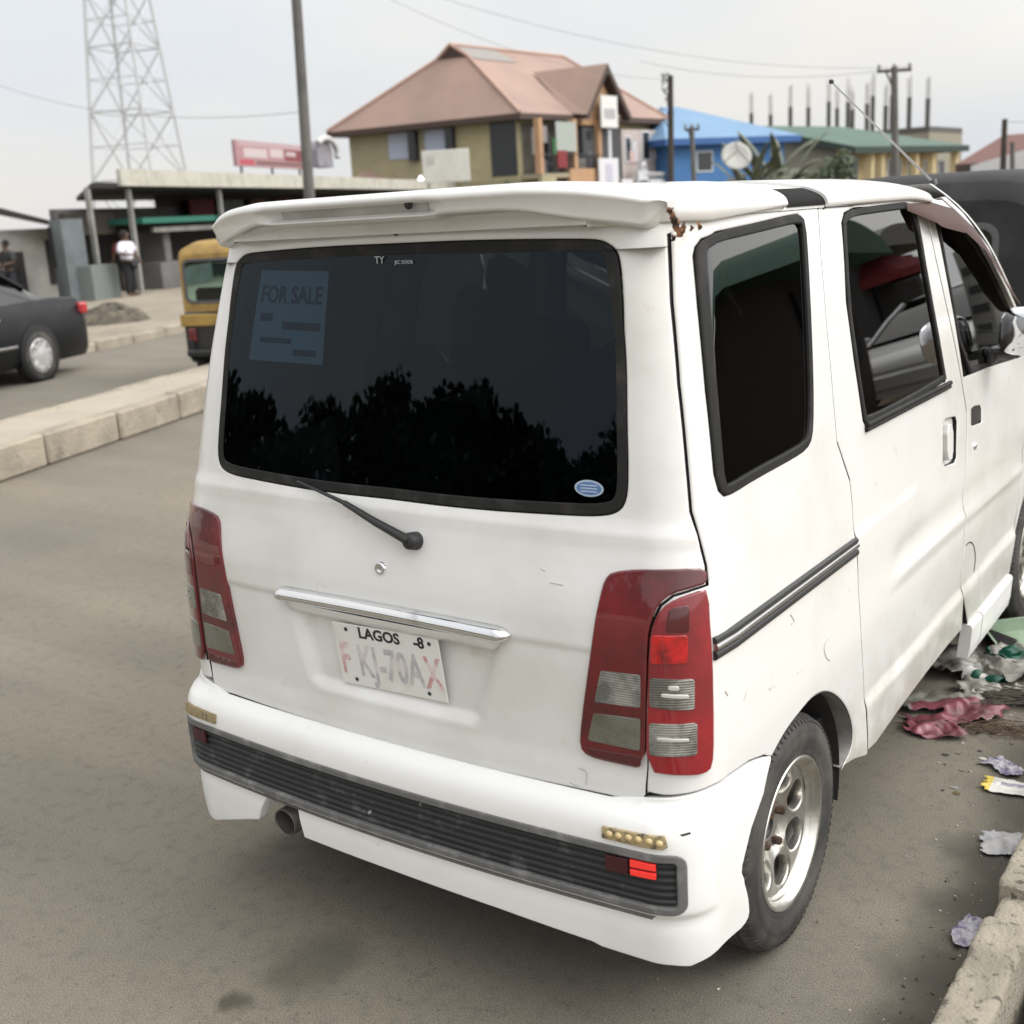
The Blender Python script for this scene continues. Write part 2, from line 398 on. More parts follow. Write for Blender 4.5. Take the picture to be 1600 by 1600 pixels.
def tail_disp(S, Z):
    X = S/SH.A*.655
    hw = np.interp(Z, [.60, .66, .82, .88], [.24, .27, .325, .335])
    rec = sm((hw-np.abs(X))/.05)*sm((Z-.635)/.03)*sm((.862-Z)/.012)
    step = sm((.850-Z)/.008)*sm((Z-.58)/.05)*sm((.66-np.abs(X))/.02)
    led = np.exp(-((Z-1.075)/.018)**2)*.004
    return -.024*rec-.004*step*(1-rec)+led

van = empty('van', (0, 0, 0), 'worn white mini van seen from behind, parked beside the broken concrete kerb', 'van')

def chaikin(p, it=2):
    p = np.asarray(p, float)
    for _ in range(it): q = np.empty((2*len(p)-2, 2)); q[0::2] = .75*p[:-1]+.25*p[1:]; q[1::2] = .25*p[:-1]+.75*p[1:]; p = np.concatenate([p[:1], q, p[-1:]])
    return [tuple(v) for v in p]
# ---- outlines read off the photograph and laid on the body skin
T = SH.trace
seam_tail = T([(1046, 366), (1050, 470), (1061, 600), (1074, 730), (1080, 800), (1092, 840), (1104, 884)])
seam_lamp = T([(1106, 914), (1085, 921), (1052, 931), (1032, 946), (1020, 970), (1014, 1000), (1012, 1100), (1011, 1200), (1009, 1243), (1002, 1253)])
zt = 1.665
top_r = [(0, 1.70), (SH.s_rear(.3, 1.70), 1.70), (SH.s_rear(.5, 1.69), 1.69), (SH.s_rear(.60, zt), zt)]
bot_r = T([(985, 1252), (930, 1240)]); zb = bot_r[-1][1]
bot_r += [(SH.s_rear(.3, zb-.004), zb-.004), (0, zb-.008)]
tail_half = top_r+seam_tail+seam_lamp+bot_r
win_half = T([(890, 374), (940, 375), (958, 385), (968, 410), (973, 500), (977, 640), (980, 740), (978, 780), (966, 800), (935, 806), (870, 803)])
wz0, wz1 = SH.pix(600, 382)[1], SH.pix(612, 779)[1]
win_half = [(0, wz0), (win_half[0][0]*.5, (wz0+win_half[0][1])/2+.003)]+win_half+[(win_half[-1][0]*.5, (wz1+win_half[-1][1])/2-.004), (0, wz1)]
win_half = chaikin(win_half, 2)
win_out = half(win_half)

tg = MB(); panel(tg, SH, half(tail_half), [win_out], grid=.013, disp=tail_disp, gap=.0022, lip=.004, edge=1)
tailgate = tg.build('tailgate', [WHITE, RUBBER], van)
wo = smooth_poly(win_out, 1); wo = wo if area(wo) > 0 else wo[::-1]
m = MB(); panel(m, SH, wo, [inset(resample(dedupe(wo), .012), .022)[::-1]], off=.0015, grid=.02, depth=.012, lip=.003)
m.build('window_seal', RUBBER, tailgate)
m = MB(); panel(m, SH, inset(resample(dedupe(wo), .012), .019), off=-.001, grid=.03, depth=.004, lip=.001)
m.build('rear_window', GLASS_R, tailgate)
# paper notice seen through the rear window, hung inside the glass
def shell_frame(S, Z, off=0.0, sh=SH):
    p = sh.raw(np.array([S]), np.array([Z]))[0]; n = sh.nrm(np.array([S]), np.array([Z]))[0]
    ux = Vector((-n[1]*-1, -n[0], 0)) if False else Vector((0, 0, 1)).cross(Vector(n))
    o = p+n*off; return frame(o, ux, (0, 0, 1))
PAPER = mat('blue_paper', (.62, .86, .95), rough=.8); INK = mat('dark_ink', (.09, .15, .22), rough=.8)
m = MB(); I4 = Matrix.Identity(4)
xs_ = np.linspace(-.135, .135, 7); ys_ = np.linspace(-.105, .105, 9); m.grid([[(x, y, 0) for x in xs_] for y in ys_], 0, True)
text_mesh(m, 'FOR SALE', .056, Matrix.Translation((0, .048, .0016)), 1, depth=.0002, bold=.001)
for k, (xa, xb, ya, yb) in enumerate(((-.11, -.06, -.012, .006), (-.02, .12, -.030, -.012), (-.10, .02, -.062, -.050), (.03, .11, -.088, -.074))): m.grid([[(x, y, .0016) for x in np.linspace(xa, xb, 5)] for y in (ya, yb)], 1, True)
vv = np.array(m.v); S_ = -.405+vv[:, 0]*SH.A/.60+vv[:, 1]*-.06; Z_ = 1.478+vv[:, 1]*.97-vv[:, 0]*.02; pp_ = SH.raw(S_, Z_)+SH.nrm(S_, Z_)*(vv[:, 2]-.0115)[:, None]; m.v = [tuple(p) for p in pp_]
m.build('paper_notice', [PAPER, INK], tailgate)
# oval service sticker and small lettering on the glass
so, zo = SH.pix(921, 763); fm = shell_frame(so, zo, .002); m = MB(); k = 28
for (a, b, h, mi) in ((.031, .0165, 0, 0), (.027, .013, .0006, 1)):
    m.add([fm @ Vector((a*math.cos(2*PI*i/k), b*math.sin(2*PI*i/k), h)) for i in range(k)], [tuple(range(k))], mi)
for yy in (.005, -.001, -.007):
    m.add([fm @ Vector(p) for p in ((-.018, yy, .0012), (.018, yy, .0012), (.018, yy+.0022, .0012), (-.018, yy+.0022, .0012))], [(0, 1, 2, 3)], 2)
m.build('oval_sticker', [mat('sticker_rim', (.45, .55, .68)), mat('sticker_blue', (.10, .20, .42), rough=.5), mat('sticker_line', (.5, .58, .7))], tailgate)
s1, z1 = SH.pix(594, 407); fm = shell_frame(s1, z1, .002); m = MB()
text_mesh(m, 'TY', .022, fm, 0); s1, z1 = SH.pix(632, 410); fm = shell_frame(s1, z1, .002); text_mesh(m, 'JEC DOOR', .0105, fm, 0)
m.build('window_lettering', mat('faded_white_print', (.42, .45, .48)), tailgate)
# wiper
m = MB(); p0 = np.array(SH.raw(*SH.pix(650, 845))); p1 = np.array(SH.raw(*SH.pix(548, 786))); p2 = np.array(SH.raw(*SH.pix(470, 752)))
n0 = SH.nrm(*map(lambda v: np.array([v]), SH.pix(650, 845)))[0]
m.lathe([(0, .030), (.012, .030), (.018, .025), (.020, .0), (.020, -.004)], 20, 0)
mm = m; Rz = Vector((0, 0, 1)).rotation_difference(Vector(n0)).to_matrix(); m.v = [tuple(Rz @ Vector(v)+Vector(p0)) for v in m.v]
m.tube([p0+n0*.022, p0*.5+p1*.5+n0*.026, p1+n0*.02], [.0115, .009, .0065], 10)
m.tube([p1+n0*.02, p1*.5+p2*.5+n0*.014, p2+n0*.01], [.005, .004, .003], 8)
m.build('wiper', BLACKP, tailgate)
# lock, small round holes near the spoiler
s1, z1 = SH.pix(595, 888); fm = shell_frame(s1, z1, 0); m = MB(); m.lathe([(0, .004), (.006, .004), (.0065, .006), (.0125, .006), (.015, .003), (.0155, -.01)], 24)
m.v = [tuple(fm @ Vector(v)) for v in m.v]; m.build('lock', CHROME, tailgate)
s1, z1 = SH.pix(619, 362); fm = shell_frame(s1, z1, .001); m = MB(); m.lathe([(0, .001), (.0085, .002), (.0105, -.004)], 18)
m.v = [tuple(fm @ Vector(v)) for v in m.v]; m.build('rubber_plug', BLACKP, tailgate)
# chrome garnish bar with painted underside
m = MB(); rows = []; nrm_rows = 36
for i in range(nrm_rows+1):
    t = .5-.5*math.cos(PI*i/nrm_rows); x = -.334+.668*t; e = min(t, 1-t)*.668; k = (min(1, e/.022))**.5 if e < .022 else 1
    zc = .862-.006*(2*t-1)**2; S = SH.s_rear(x, zc); p = SH.raw(np.array([S]), np.array([zc]))[0]
    prof = [(-.002, .014), (-.016, .0125), (-.025, .004), (-.027, -.006), (-.022, -.013), (-.010, -.016), (.03, -.017)]
    rows.append([(x, p[1]+dy*(k if dy < 0 else 1), zc+dz*max(.03, k)) for dy, dz in prof])
m.grid(rows, 0, True); chrome_g = m.build('garnish_bar', CHROME, tailgate)
m = MB(); rows = []
for i in range(25):
    t = i/24; x = -.315+.63*t; zc = .842; S = SH.s_rear(x, zc); p = SH.raw(np.array([S]), np.array([zc]))[0]
    k = min(1, min(t, 1-t)/.03); rows.append([(x, p[1]+.02-.04*k, zc+.004), (x, p[1]+.02-.038*k, zc-.004*k), (x, p[1]+.02-.026*k, zc-.022*k), (x, p[1]+.022, zc-.030*k)])
m.grid(rows, 0, True); m.build('plate_lamp_housing', WHITE, tailgate)
# number plate
p = SH.raw(np.array([0.]), np.array([.742]))[0]; fm = frame((0.0, p[1]+.008, .742), (1, 0, .03), (-.03, -.10, 1)); m = MB()
PW, PH = .305, .152
bx = MB().box((0, 0, 0), (PW, PH, .004), 0, bev=.0015); m.add([fm @ Vector(v) for v in bx.v], bx.f, 0)
text_mesh(m, 'LAGOS', .036, fm @ Matrix.Translation((-.015, .058, .0022)), 1, sx=1.05, bold=.0010); text_mesh(m, '-8', .036, fm @ Matrix.Translation((.098, .058, .0022)), 1, bold=.0010)
text_mesh(m, 'KJ-70A', .108, fm @ Matrix.Translation((.004, -.014, .0022)), 2, sx=.60, bold=.0022)
text_mesh(m, 'F', .108, fm @ Matrix.Translation((-.128, -.014, .0022)), 3, sx=.60, bold=.0022); text_mesh(m, 'X', .108, fm @ Matrix.Translation((.125, -.014, .0022)), 3, sx=.60, bold=.0022)
for dx, dy in ((-.11, .063), (-.105, -.060), (.105, -.060), (.128, .061)):
    m.add([fm @ Vector((dx+.005*math.cos(a*PI/4), dy+.005*math.sin(a*PI/4), .0035)) for a in range(8)], [tuple(range(8))], 1)
m.build('number_plate', [mat('plate_white', (.74, .74, .71), rough=.4, var=((.62, .6, .56), 12, .5, .75)), mat('plate_black', (.02, .02, .025)), mat('plate_faded_grey', (.44, .43, .45), var=((.66, .62, .61), 26, .45, .62)), mat('plate_faded_red', (.55, .30, .30), var=((.70, .60, .59), 34, .42, .56))], tailgate)
# faint scratches on the tailgate and quarter panel
def scratch(pts, r=.0012):
    q = chaikin([SH.pix(*p) for p in pts]); P = [SH.raw(np.array([a]), np.array([b]))[0]+SH.nrm(np.array([a]), np.array([b]))[0]*.0003 for a, b in q]
    return P, r
for pts in ([(905, 1200), (918, 1204), (916, 1226)], [(890, 1222), (905, 1228)], [(845, 888), (852, 892)], [(860, 910), (880, 914)]):
    P, r = scratch(pts); sc = MB(); sc.tube(P, r, 5); sc.build('scratch_mark', SCRATCH, tailgate)
scr_q = []
for pts in ([(1294, 995), (1286, 1008), (1290, 1028), (1297, 1032)], [(1205, 1068), (1200, 1080), (1210, 1070)], [(1133, 1080), (1137, 1087)], [(1235, 960), (1242, 972), (1236, 975)], [(1245, 1052), (1252, 1046)], [(1162, 1095), (1166, 1080)]):
    scr_q.append(scratch(pts, .0015))

def seal(pts, off=-.0135, r=.007):
    m = MB(); q = resample_open(pts, .02); P = SH.raw(q[:, 0], q[:, 1])+SH.nrm(q[:, 0], q[:, 1])*off; m.tube(P, r, 8); return m.build('door_seal', RUBBER, van)
def resample_open(p, h):
    o = [np.asarray(p[0], float)]
    for a, b in zip(p[:-1], p[1:]):
        a, b = np.asarray(a, float), np.asarray(b, float); n = max(1, int(math.ceil(np.linalg.norm(b-a)/h))); o += [a+(b-a)*i/n for i in range(1, n+1)]
    return np.array(o)
# ---- tail lamps: inner half on the tailgate, outer half on the body
def lens(shell_pts, name, material, off, depth, parent, grid=.03, lip=.004):
    m = MB(); panel(m, SH, smooth_poly(shell_pts, 1), off=off, depth=depth, grid=grid, lip=lip, h=.01, mi=0); return m.build(name, material, parent)
inner = T([(958, 893), (1000, 889), (1060, 888), (1102, 887), (1103, 911), (1083, 917), (1049, 927), (1030, 943), (1018, 968), (1012, 1000), (1010, 1100), (1008.5, 1201), (960, 1191), (920, 1181), (907, 1166), (909, 1130), (925, 1010), (939, 930), (946, 905)])
il = lens(inner, 'tail_lamp', REDL, .007, .02, tailgate)
def round_poly(p, r, n=4):
    p = np.asarray(dedupe(p)); o = []
    for i in range(len(p)):
        a, b, c = p[i-1], p[i], p[(i+1) % len(p)]; u, v = a-b, c-b; lu, lv = np.linalg.norm(u), np.linalg.norm(v); k = min(r, lu*.45, lv*.45); A_, B_ = b+u/lu*k, b+v/lv*k
        for j in range(n+1):
            t = j/n; o.append((1-t)**2*A_+2*t*(1-t)*b+t*t*B_)
    return np.array(o)
def on_lamp(parent, pts, name, material, off=.0085):
    m = MB(); panel(m, SH, round_poly(T(pts), .006), off=off, depth=.004, grid=.02, lip=.0015, h=.008); return m.build(name, material, parent)
on_lamp(il, [(941, 1046), (1003, 1053), (1003, 1104), (931, 1095)], 'reversing_lens', CLEAR)
on_lamp(il, [(930, 1112), (1003, 1121), (1002, 1171), (921, 1154)], 'indicator_lens', CLEARD)
on_lamp(il, [(919, 1166), (1003, 1180), (1003, 1197), (960, 1188), (922, 1178)], 'reflector_strip', REDD)
ilm = mirror_copy(il, tailgate)
outer = T([(1104, 919), (1085, 925), (1056, 935), (1034, 949), (1022, 974), (1016, 1005), (1013.5, 1100), (1012.5, 1202), (1060, 1209), (1098, 1207), (1110, 1196), (1112, 1150), (1109, 1010)])
ol = lens(outer, 'tail_lamp', mat('bright_red_body_lens', (.30, .006, .014), rough=.10, coat=1, coatr=.02, var=((.19, .004, .010), 6, .40, .60), ribs=(110, .00025, 'Z')), .010, .024, van)
on_lamp(ol, [(1046, 950), (1074, 944), (1075, 986), (1040, 986)], 'side_reflector', REDD, .0118)
on_lamp(ol, [(1020, 990), (1072, 990), (1072, 1034), (1018, 1034)], 'brake_lens', REDB, .0122)  # brighter red carries the light thrown back by this part of the lens
on_lamp(ol, [(1018, 1056), (1082, 1058), (1082, 1106), (1017, 1101)], 'reversing_lens', CLEAR, .0122)
on_lamp(ol, [(1017, 1126), (1086, 1126), (1086, 1176), (1017, 1176)], 'indicator_lens', CLEAR, .0122)
for q_ in ([(1034, 1080), (1074, 1082), (1074, 1088), (1034, 1086)], [(1028, 1148), (1074, 1150), (1074, 1155), (1028, 1153)], [(1044, 1068), (1060, 1069), (1060, 1076), (1044, 1075)]): on_lamp(ol, q_, 'glint_bar', mat('lamp_reflector', (.70, .70, .66), rough=.25, metal=.4), .0135)  # pale bars on the clear lenses: highlight streaks put in as colour
olm = mirror_copy(ol, van); olm.data.materials[0] = mat('shaded_red_lens', (.11, .004, .008), rough=.12, coat=1, coatr=.02)  # left lamp copy darkened in colour to look unlit
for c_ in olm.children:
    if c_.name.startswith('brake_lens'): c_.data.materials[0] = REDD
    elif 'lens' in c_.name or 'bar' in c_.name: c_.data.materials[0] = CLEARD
# ---- body side: quarter panel, sill, front wing, nose
sd_rear = T([(1279, 322), (1284, 400), (1294, 520), (1303, 620), (1309, 690), (1319, 720), (1329, 750), (1333, 790), (1336, 838), (1341, 900), (1347, 1000), (1351, 1080), (1350, 1172)])
sd_bot = T([(1362, 1160), (1395, 1113), (1440, 1053), (1478, 1005), (1497, 984)])
sd_front = T([(1500, 935), (1503, 890), (1507, 845), (1508, 760), (1511, 680), (1511, 642), (1506, 612), (1497, 560), (1480, 480), (1462, 400), (1447, 332), (1442, 312)])
ZG = 1.652
def gutter(s0, s1, n=6): return [(s0+(s1-s0)*i/n, ZG) for i in range(n+1)]
WY, WZ, WR, WB = .5355, .272, .272, 2.4326
def arch(cy, r, a0, a1, n=18, z0=WZ):
    o = []
    for i in range(n+1):
        a = rad(a0+(a1-a0)*i/n); y, z = cy+r*math.cos(a), z0+r*math.sin(a); o.append((float(SH.s_side(y, z)), z))
    return o
S = lambda y, z: (float(SH.s_side(y, z)), z)
arch_pts = T([(1206, 1184), (1226, 1146), (1250, 1114), (1272, 1088), (1291, 1080), (1310, 1088), (1325, 1108), (1333, 1135), (1333, 1160), (1326, 1182), (1315, 1200)])
arch_pts = chaikin(arch_pts)
under_lamp = T([(1014, 1240), (1040, 1245), (1080, 1241), (1114, 1229), (1140, 1212), (1172, 1190), (1196, 1181)])
gut_q = [(sd_rear[0][0]-.002, ZG), (S(.40, ZG)), (S(.2, ZG)), (seam_tail[0][0]+.004, ZG)]
quarter = gut_q+[(s, z) for s, z in seam_tail]+T([(1107, 914)])+[(s, z) for s, z in seam_lamp[1:-1]]+under_lamp+arch_pts
quarter += [(sd_rear[-1][0]-.004, sd_rear[-1][1]-.012)]+sd_rear[::-1][:-1]
qwin = T([(1086, 400), (1089, 386), (1098, 374), (1120, 363), (1180, 350), (1230, 338), (1248, 335), (1257, 345), (1262, 420), (1267, 520), (1270, 640), (1268, 685), (1260, 702), (1240, 715), (1180, 748), (1147, 769), (1133, 774), (1125, 766), (1118, 740), (1105, 610), (1093, 480)])
swin = T([(1316, 350), (1320, 334), (1335, 326), (1380, 320), (1423, 315), (1432, 335), (1450, 440), (1476, 585), (1479, 594), (1420, 630), (1354, 664), (1349, 655), (1335, 560), (1323, 470)])
bm_ = MB()
panel(bm_, SH, quarter, [qwin], grid=.018, disp=side_disp, gap=.0024, lip=.004, edge=1)
# sill and door aperture ledge, front wing, windscreen pillar strip
sill = [S(1.12, .19), S(2.62, .19), S(2.62, .262), S(2.05, .262), S(1.98, .24), S(1.12, .205)]
panel(bm_, SH, sill, off=-.05, grid=.03, gap=0)
fw = arch(WY+WB, .335, 155, 0, 22)
fwing = [S(2.715, .60)]+[q for q in fw if q[0] > S(2.66, .3)[0]]+[S(3.42, .28), S(3.45, .45), S(float(y_side(.6))-.002, .6), S(float(y_side(.85))-.002, .85), S(float(y_side(.95))-.002, .95), S(float(y_side(1.02))-.002, 1.02), S(float(y_side(1.10))-.002, 1.10), S(2.75, 1.115), S(2.745, .9)]
panel(bm_, SH, fwing, grid=.04, gap=.0015)
pil = [S(float(y_side(z))-.045, z) for z in (1.12, 1.2, 1.33, 1.48, 1.60, 1.65)]+[S(float(y_side(z))+.005, z) for z in (1.65, 1.60, 1.48, 1.33, 1.2, 1.12)]
panel(bm_, SH, pil, grid=.04, off=.001)
qp = bm_.build('body', [WHITE, RUBBER], van)
mirror_copy(qp, van)
for P, r in scr_q: sc = MB(); sc.tube(P, r, 5); sc.build('scratch_mark', SCRATCH, qp)
for k_ in (seal(seam_tail), seal(seam_lamp), seal(sd_rear), seal(sd_bot+sd_front)): mirror_copy(k_, van)
k_ = seal(seam_lamp[1:-2], .0005, .0045); mirror_copy(k_, van); bpy.data.objects.remove(k_)   # dark tube laid over the left lamp joint, hiding its pale edges
# nose: one skin from bumper to screen, screen in dark glass
ms = [MB(), MB()]
zs = list(np.linspace(.19, 1.69, 46)); ss = list(np.linspace(-SHF.B, SHF.B, 61))
G = SHF.raw(*np.meshgrid(ss, zs)); G[..., 1] = LEN-G[..., 1]; Nn = np.array(SHF.nrm(*np.meshgrid(ss, zs))); Nn[..., 1] *= -1
for i in range(len(zs)-1):
    for j in range(len(ss)-1):
        k = 1 if zs[i] > 1.10 and abs(ss[j]+ss[j+1])/2 < .62 and zs[i] < 1.63 else 0
        q = [G[i][j+1], G[i][j], G[i+1][j], G[i+1][j+1]]; n = [Nn[i][j+1], Nn[i][j], Nn[i+1][j], Nn[i+1][j+1]]
        ms[k].add(q, [(0, 1, 2, 3)], 0, True, n)
nose = ms[0].build('nose', WHITE, van); ms[1].build('windscreen', GLASS_S, nose)
m = MB()
for sx in (-1, 1): m = MB(); m.box((sx*.50, LEN-.02, .72), (.30, .06, .17), 0, bev=.03, rot=-sx*.2); m.build('headlamp', CLEAR, nose)

# ---- roof with its long raised edges
m = MB(); rows = []; nrm = []
def plan_w(y, z):
    w_, r_, a0, xc, yc = SH.prm(z); Rc = float(SH.Rf(z)); return float(w_ if y >= yc else w_-Rc+math.sqrt(max(0, Rc*Rc-(yc-y)**2)))
def roof_pt(y, t):
    zg = ZG-.004 if y < 1.45 else ZG-.004-.25*max(0, y-1.55)**2; h = .077-.012*max(0, (y-1.2))**2*1.5
    wg = plan_w(y, zg)+.004; n = 2.7; c, s_ = math.cos(t), math.sin(t)
    return (wg*math.copysign(abs(c)**(2/n), c), y, zg+h*abs(s_)**(2/n))
ts = list(np.linspace(0, PI, 61)); ys = list(np.linspace(.150, 2.0, 50))
for y in ys: rows.append([roof_pt(y+(.08 if y > 1.9 else 0)*math.sin(t), t) for t in ts])
m.grid(rows, 0, True)
m.add(rows[0], [tuple(range(61))[::-1]], 0)
m.add([(-.6, .18, 1.60), (.6, .18, 1.60), (.6, 2.0, 1.60), (-.6, 2.0, 1.60)], [(0, 1, 2, 3)], 1)
roof = m.build('roof', [WHITE, DARK], van)
# rear roof cap: thicker skin whose side lip stands over the quarter window, ends at the open black slot
m = MB(); rows = []
t_out = list(np.linspace(0, 1.25, 26))
for y in np.linspace(.150, .70, 24):
    k = sm(np.array([(y-.165)/.1]))[0]; row = []
    lowz = -.012*(1-abs(2*(y-.165)/.535-.6))
    for t in t_out:
        x, yy, z = roof_pt(float(y), t); f = (.002+.012*float(k))*(1-sm(np.array([(t-.95)/.3]))[0])
        row.append((x+f*.9, yy, z+f*.55+(lowz if t < .05 else 0)))
    x, yy, z = row[0]; row = [(x-.016, yy, z+.002), (x-.004, yy, z-.003)]+row; rows.append(row)
m.grid(rows, 0, True)
m.add([rows[-1][i] for i in range(len(rows[-1]))]+[(p[0]-.012, p[1]-.001, p[2]-.010) for p in rows[-1]], [(i, i+1, len(rows[-1])+i+1, len(rows[-1])+i) for i in range(len(rows[-1])-1)], 0)
cap = m.build('roof_edge_cap', WHITE, roof); mirror_copy(cap, roof)
m = MB(); rows = []
for y in np.linspace(.95, 1.78, 22):
    row = []
    for t in t_out:
        x, yy, z = roof_pt(float(y), t); f = .010*(1-sm(np.array([(t-.95)/.3]))[0]); row.append((x+f*.9, yy, z+f*.55))
    x, yy, z = row[0]; rows.append([(x-.014, yy, z-.001), (x-.004, yy, z-.004)]+row)
m.grid(rows, 0, True)
r0 = rows[0]; m.add(r0+[(p[0]-.012, p[1], p[2]-.012) for p in r0], [(i, len(r0)+i, len(r0)+i+1, i+1) for i in range(len(r0)-1)], 0)
cap = m.build('roof_edge_cap', WHITE, roof); mirror_copy(cap, roof)
m = MB(); rows = []
for y in np.linspace(.72, .952, 12):
    rows.append([tuple(np.array(roof_pt(float(y), t))+np.array((.0025, 0, .002))) for t in np.linspace(.02, .50, 20)])
m.grid(rows, 0, True); slot = m.build('roof_slot', mat('scuffed_black', (.008, .008, .008), rough=.8, spec=.15, var=((.45, .43, .38), 9, .62, .68), bump=(30, .003)), roof); mirror_copy(slot, roof)
# rust at the rear roof corner
m = MB()
for (px, py, r_) in ((1052, 352, .014), (1046, 338, .008), (1062, 358, .011), (1075, 357, .007), (1058, 364, .009), (1047, 372, .006), (1088, 354, .006), (1049, 346, .010), (1041, 330, .006)):
    p = on_x(px, py, .640+.0005*(1062-px if px < 1062 else 0)); k = 9
    m.lathe([(0, .006), (r_*.5, .005), (r_, .001)], 9, 0, axis='x', c=(p[0]+.004, p[1], p[2]))
    for i in range(len(m.v)-27, len(m.v)):
        x, y, z = m.v[i]; m.v[i] = (x+random.uniform(-.001, .002), y+random.uniform(-.004, .004), z+random.uniform(-.004, .004))
m.build('rust_patch', RUST, roof)

# ---- spoiler over the tailgate: thick wing with a grey recess in its rear face
m = MB(); rows = []
xs = list(np.sin(np.linspace(-PI/2, PI/2, 91)))
def roof_z(x, y):
    zg = ZG-.004; wg = float(SH.w(zg))+.004; return zg+.077*max(0, 1-(min(abs(x), wg)/wg)**2.7)**(1/2.7)
def spo(x):
    a = abs(x)/.612; zt_ = min(roof_z(x*.985, 0)+.003, 1.7215)-.006*max(0, a-.75)/.25; yb = .060+.145*a**3; th = .041+.017*sm(np.array([(a-.5)/.3]))[0]
    if a > .93: th *= max(.45, 1-(a-.93)*6)
    return zt_, yb, th
for u in xs:
    x = .612*u; z_, y_, th = spo(x); dep = (.020 if -.30 < x < .165 else 0.0)
    f = min(1, max(0, (x+.315)/.02))*min(1, max(0, (.185-x)/.03)); d_ = .030*f
    e = 1-sm(np.array([(abs(u)-.94)/.06]))[0]; e = float(e); l_ = .035+.235*e; th = th*(.35+.65*e)
    zr = lambda y: roof_z(x, y)
    y0_, y1_, y2_, y3_ = y_+l_, y_+l_*.45, y_+l_*.16, y_+l_*.04
    rows.append([(x, y0_, min(zr(y0_)+.002, z_+.02) if abs(x) < .6 else z_-.002), (x, y1_, max(min(zr(y1_)+.006, z_+.03), z_+.010*e)), (x, y2_, z_+.009*e), (x, y3_, z_+.004*e), (x, y_, z_-.006*e),
                 (x, y_+.001+d_*.2, z_-.013*e), (x, y_+.004+d_, z_-.015*e), (x, y_+.010+d_, z_-th+.009*e), (x, y_+.012+d_*.5, z_-th+.004*e), (x, y_+.02, z_-th), (x, y_+min(.08, l_), z_-th-.012*e), (x, y_+min(.13, l_), z_-th-.02*e)])
m.grid(rows, 0, True)
for R_, sgn in ((rows[0], 1), (rows[-1], -1)): m.add(R_, [tuple(range(len(R_)))[::sgn]], 0)
spoiler = m.build('spoiler', WHITE, van)
m = MB(); rr = [[tuple(np.array(q)+np.array((0, -.0015, 0))) for q in r_[6:8]] for r_ in rows if -.285 < r_[0][0] < .15]; m.grid(rr, 0, True); m.build('recess_strip', mat('recess_shade_grey', (.52, .515, .50), rough=.6, var=((.38, .375, .36), 7, .42, .68)), spoiler)  # strip greyer than the wing: shade of the recess put into its colour
m = MB(); p = on_y(637, 320, .083); m.lathe([(0, -.002), (.0085, -.001), (.0095, .004)], 16, axis='y', c=(p[0], .083, p[2])); m.build('screw_hole', BLACKP, spoiler)

# ---- windows of the body side
def window(pts, name, parent, gmat, wid=.02, depth=.012):
    q = smooth_poly(pts, 1); q = q if area(q) > 0 else q[::-1]; q = resample(dedupe(q), .012)
    m = MB(); panel(m, SH, q, [inset(q, wid)[::-1]], off=.004, grid=.03, depth=.016, lip=.004, gap=-.001); s_ = m.build('window_seal', RUBBER, parent)
    m = MB(); panel(m, SH, inset(q, wid-.003), off=-.004, grid=.04, depth=.003, lip=.0008); g = m.build(name, gmat, parent); return s_, g
s_, g_ = window(qwin, 'quarter_window', van, GLASS_S, .017); mirror_copy(s_, van); mirror_copy(g_, van)

# ---- sliding door
door = sd_rear+sd_bot+sd_front[:]+[(sd_rear[0][0]+.3, ZG-.006)]
door = sd_rear[:1]+sd_rear[1:]+sd_bot+sd_front+[(sd_front[-1][0]*.5+sd_rear[0][0]*.5, ZG-.004)]
hs, hz = T([(1477, 665)])[0][0], 0
hand = T([(1474, 662), (1479, 655), (1494, 652), (1496, 660), (1495, 715), (1492, 722), (1478, 727), (1474, 720)])
m = MB(); panel(m, SH, door, [swin, hand], grid=.018, disp=side_disp, gap=.003, lip=.004, edge=1)
sdoor = m.build('sliding_door', [WHITE, RUBBER], van)
window(swin, 'door_window', sdoor, GLASS_S, .016)
m = MB(); panel(m, SH, smooth_poly(hand), off=-.014, grid=.02, gap=-.003, lip=.001, depth=.003); m.build('handle_recess', WHITE, sdoor)
hbar = T([(1476, 664), (1485, 661), (1485, 717), (1477, 720)])
m = MB(); panel(m, SH, smooth_poly(hbar), off=.010, grid=.01, depth=.022, lip=.004, h=.006); m.build('handle', WHITE, sdoor)
# rubber strip under the door window
a, b = T([(1351, 667), (1482, 600)]); m = MB()
for k, (dz, off, r_) in enumerate(((.004, .006, .007), (-.007, .004, .006))):
    P = [SH.raw(np.array([a[0]+(b[0]-a[0])*t]), np.array([a[1]+(b[1]-a[1])*t+dz]))[0]+np.array((off, 0, 0)) for t in np.linspace(0, 1, 8)]
    m.tube(P, r_, 8)
m.build('window_strip', RUBBER, sdoor)
# rail of the sliding door
a, b = SH.pix(1114, 1012), SH.pix(1336, 852); m = MB(); m2 = MB()
for k, (dz, off, r_, M_) in enumerate(((.013, .002, .0075, m2), (.0, .004, .008, m), (-.016, .001, .010, m2))):
    P = [SH.raw(np.array([a[0]+(b[0]-a[0])*t]), np.array([a[1]+(b[1]-a[1])*t+dz]))[0]+np.array((off, 0, 0)) for t in np.linspace(0, 1, 12)]
    M_.tube(P, r_, 10, k % 1)
rail = m2.build('door_rail', BLACKP, van); m.build('chrome_strip', mat('dull_chrome', (.42, .42, .41), rough=.25, metal=.9), rail)
mirror_copy(sdoor, van); mirror_copy(rail, van)

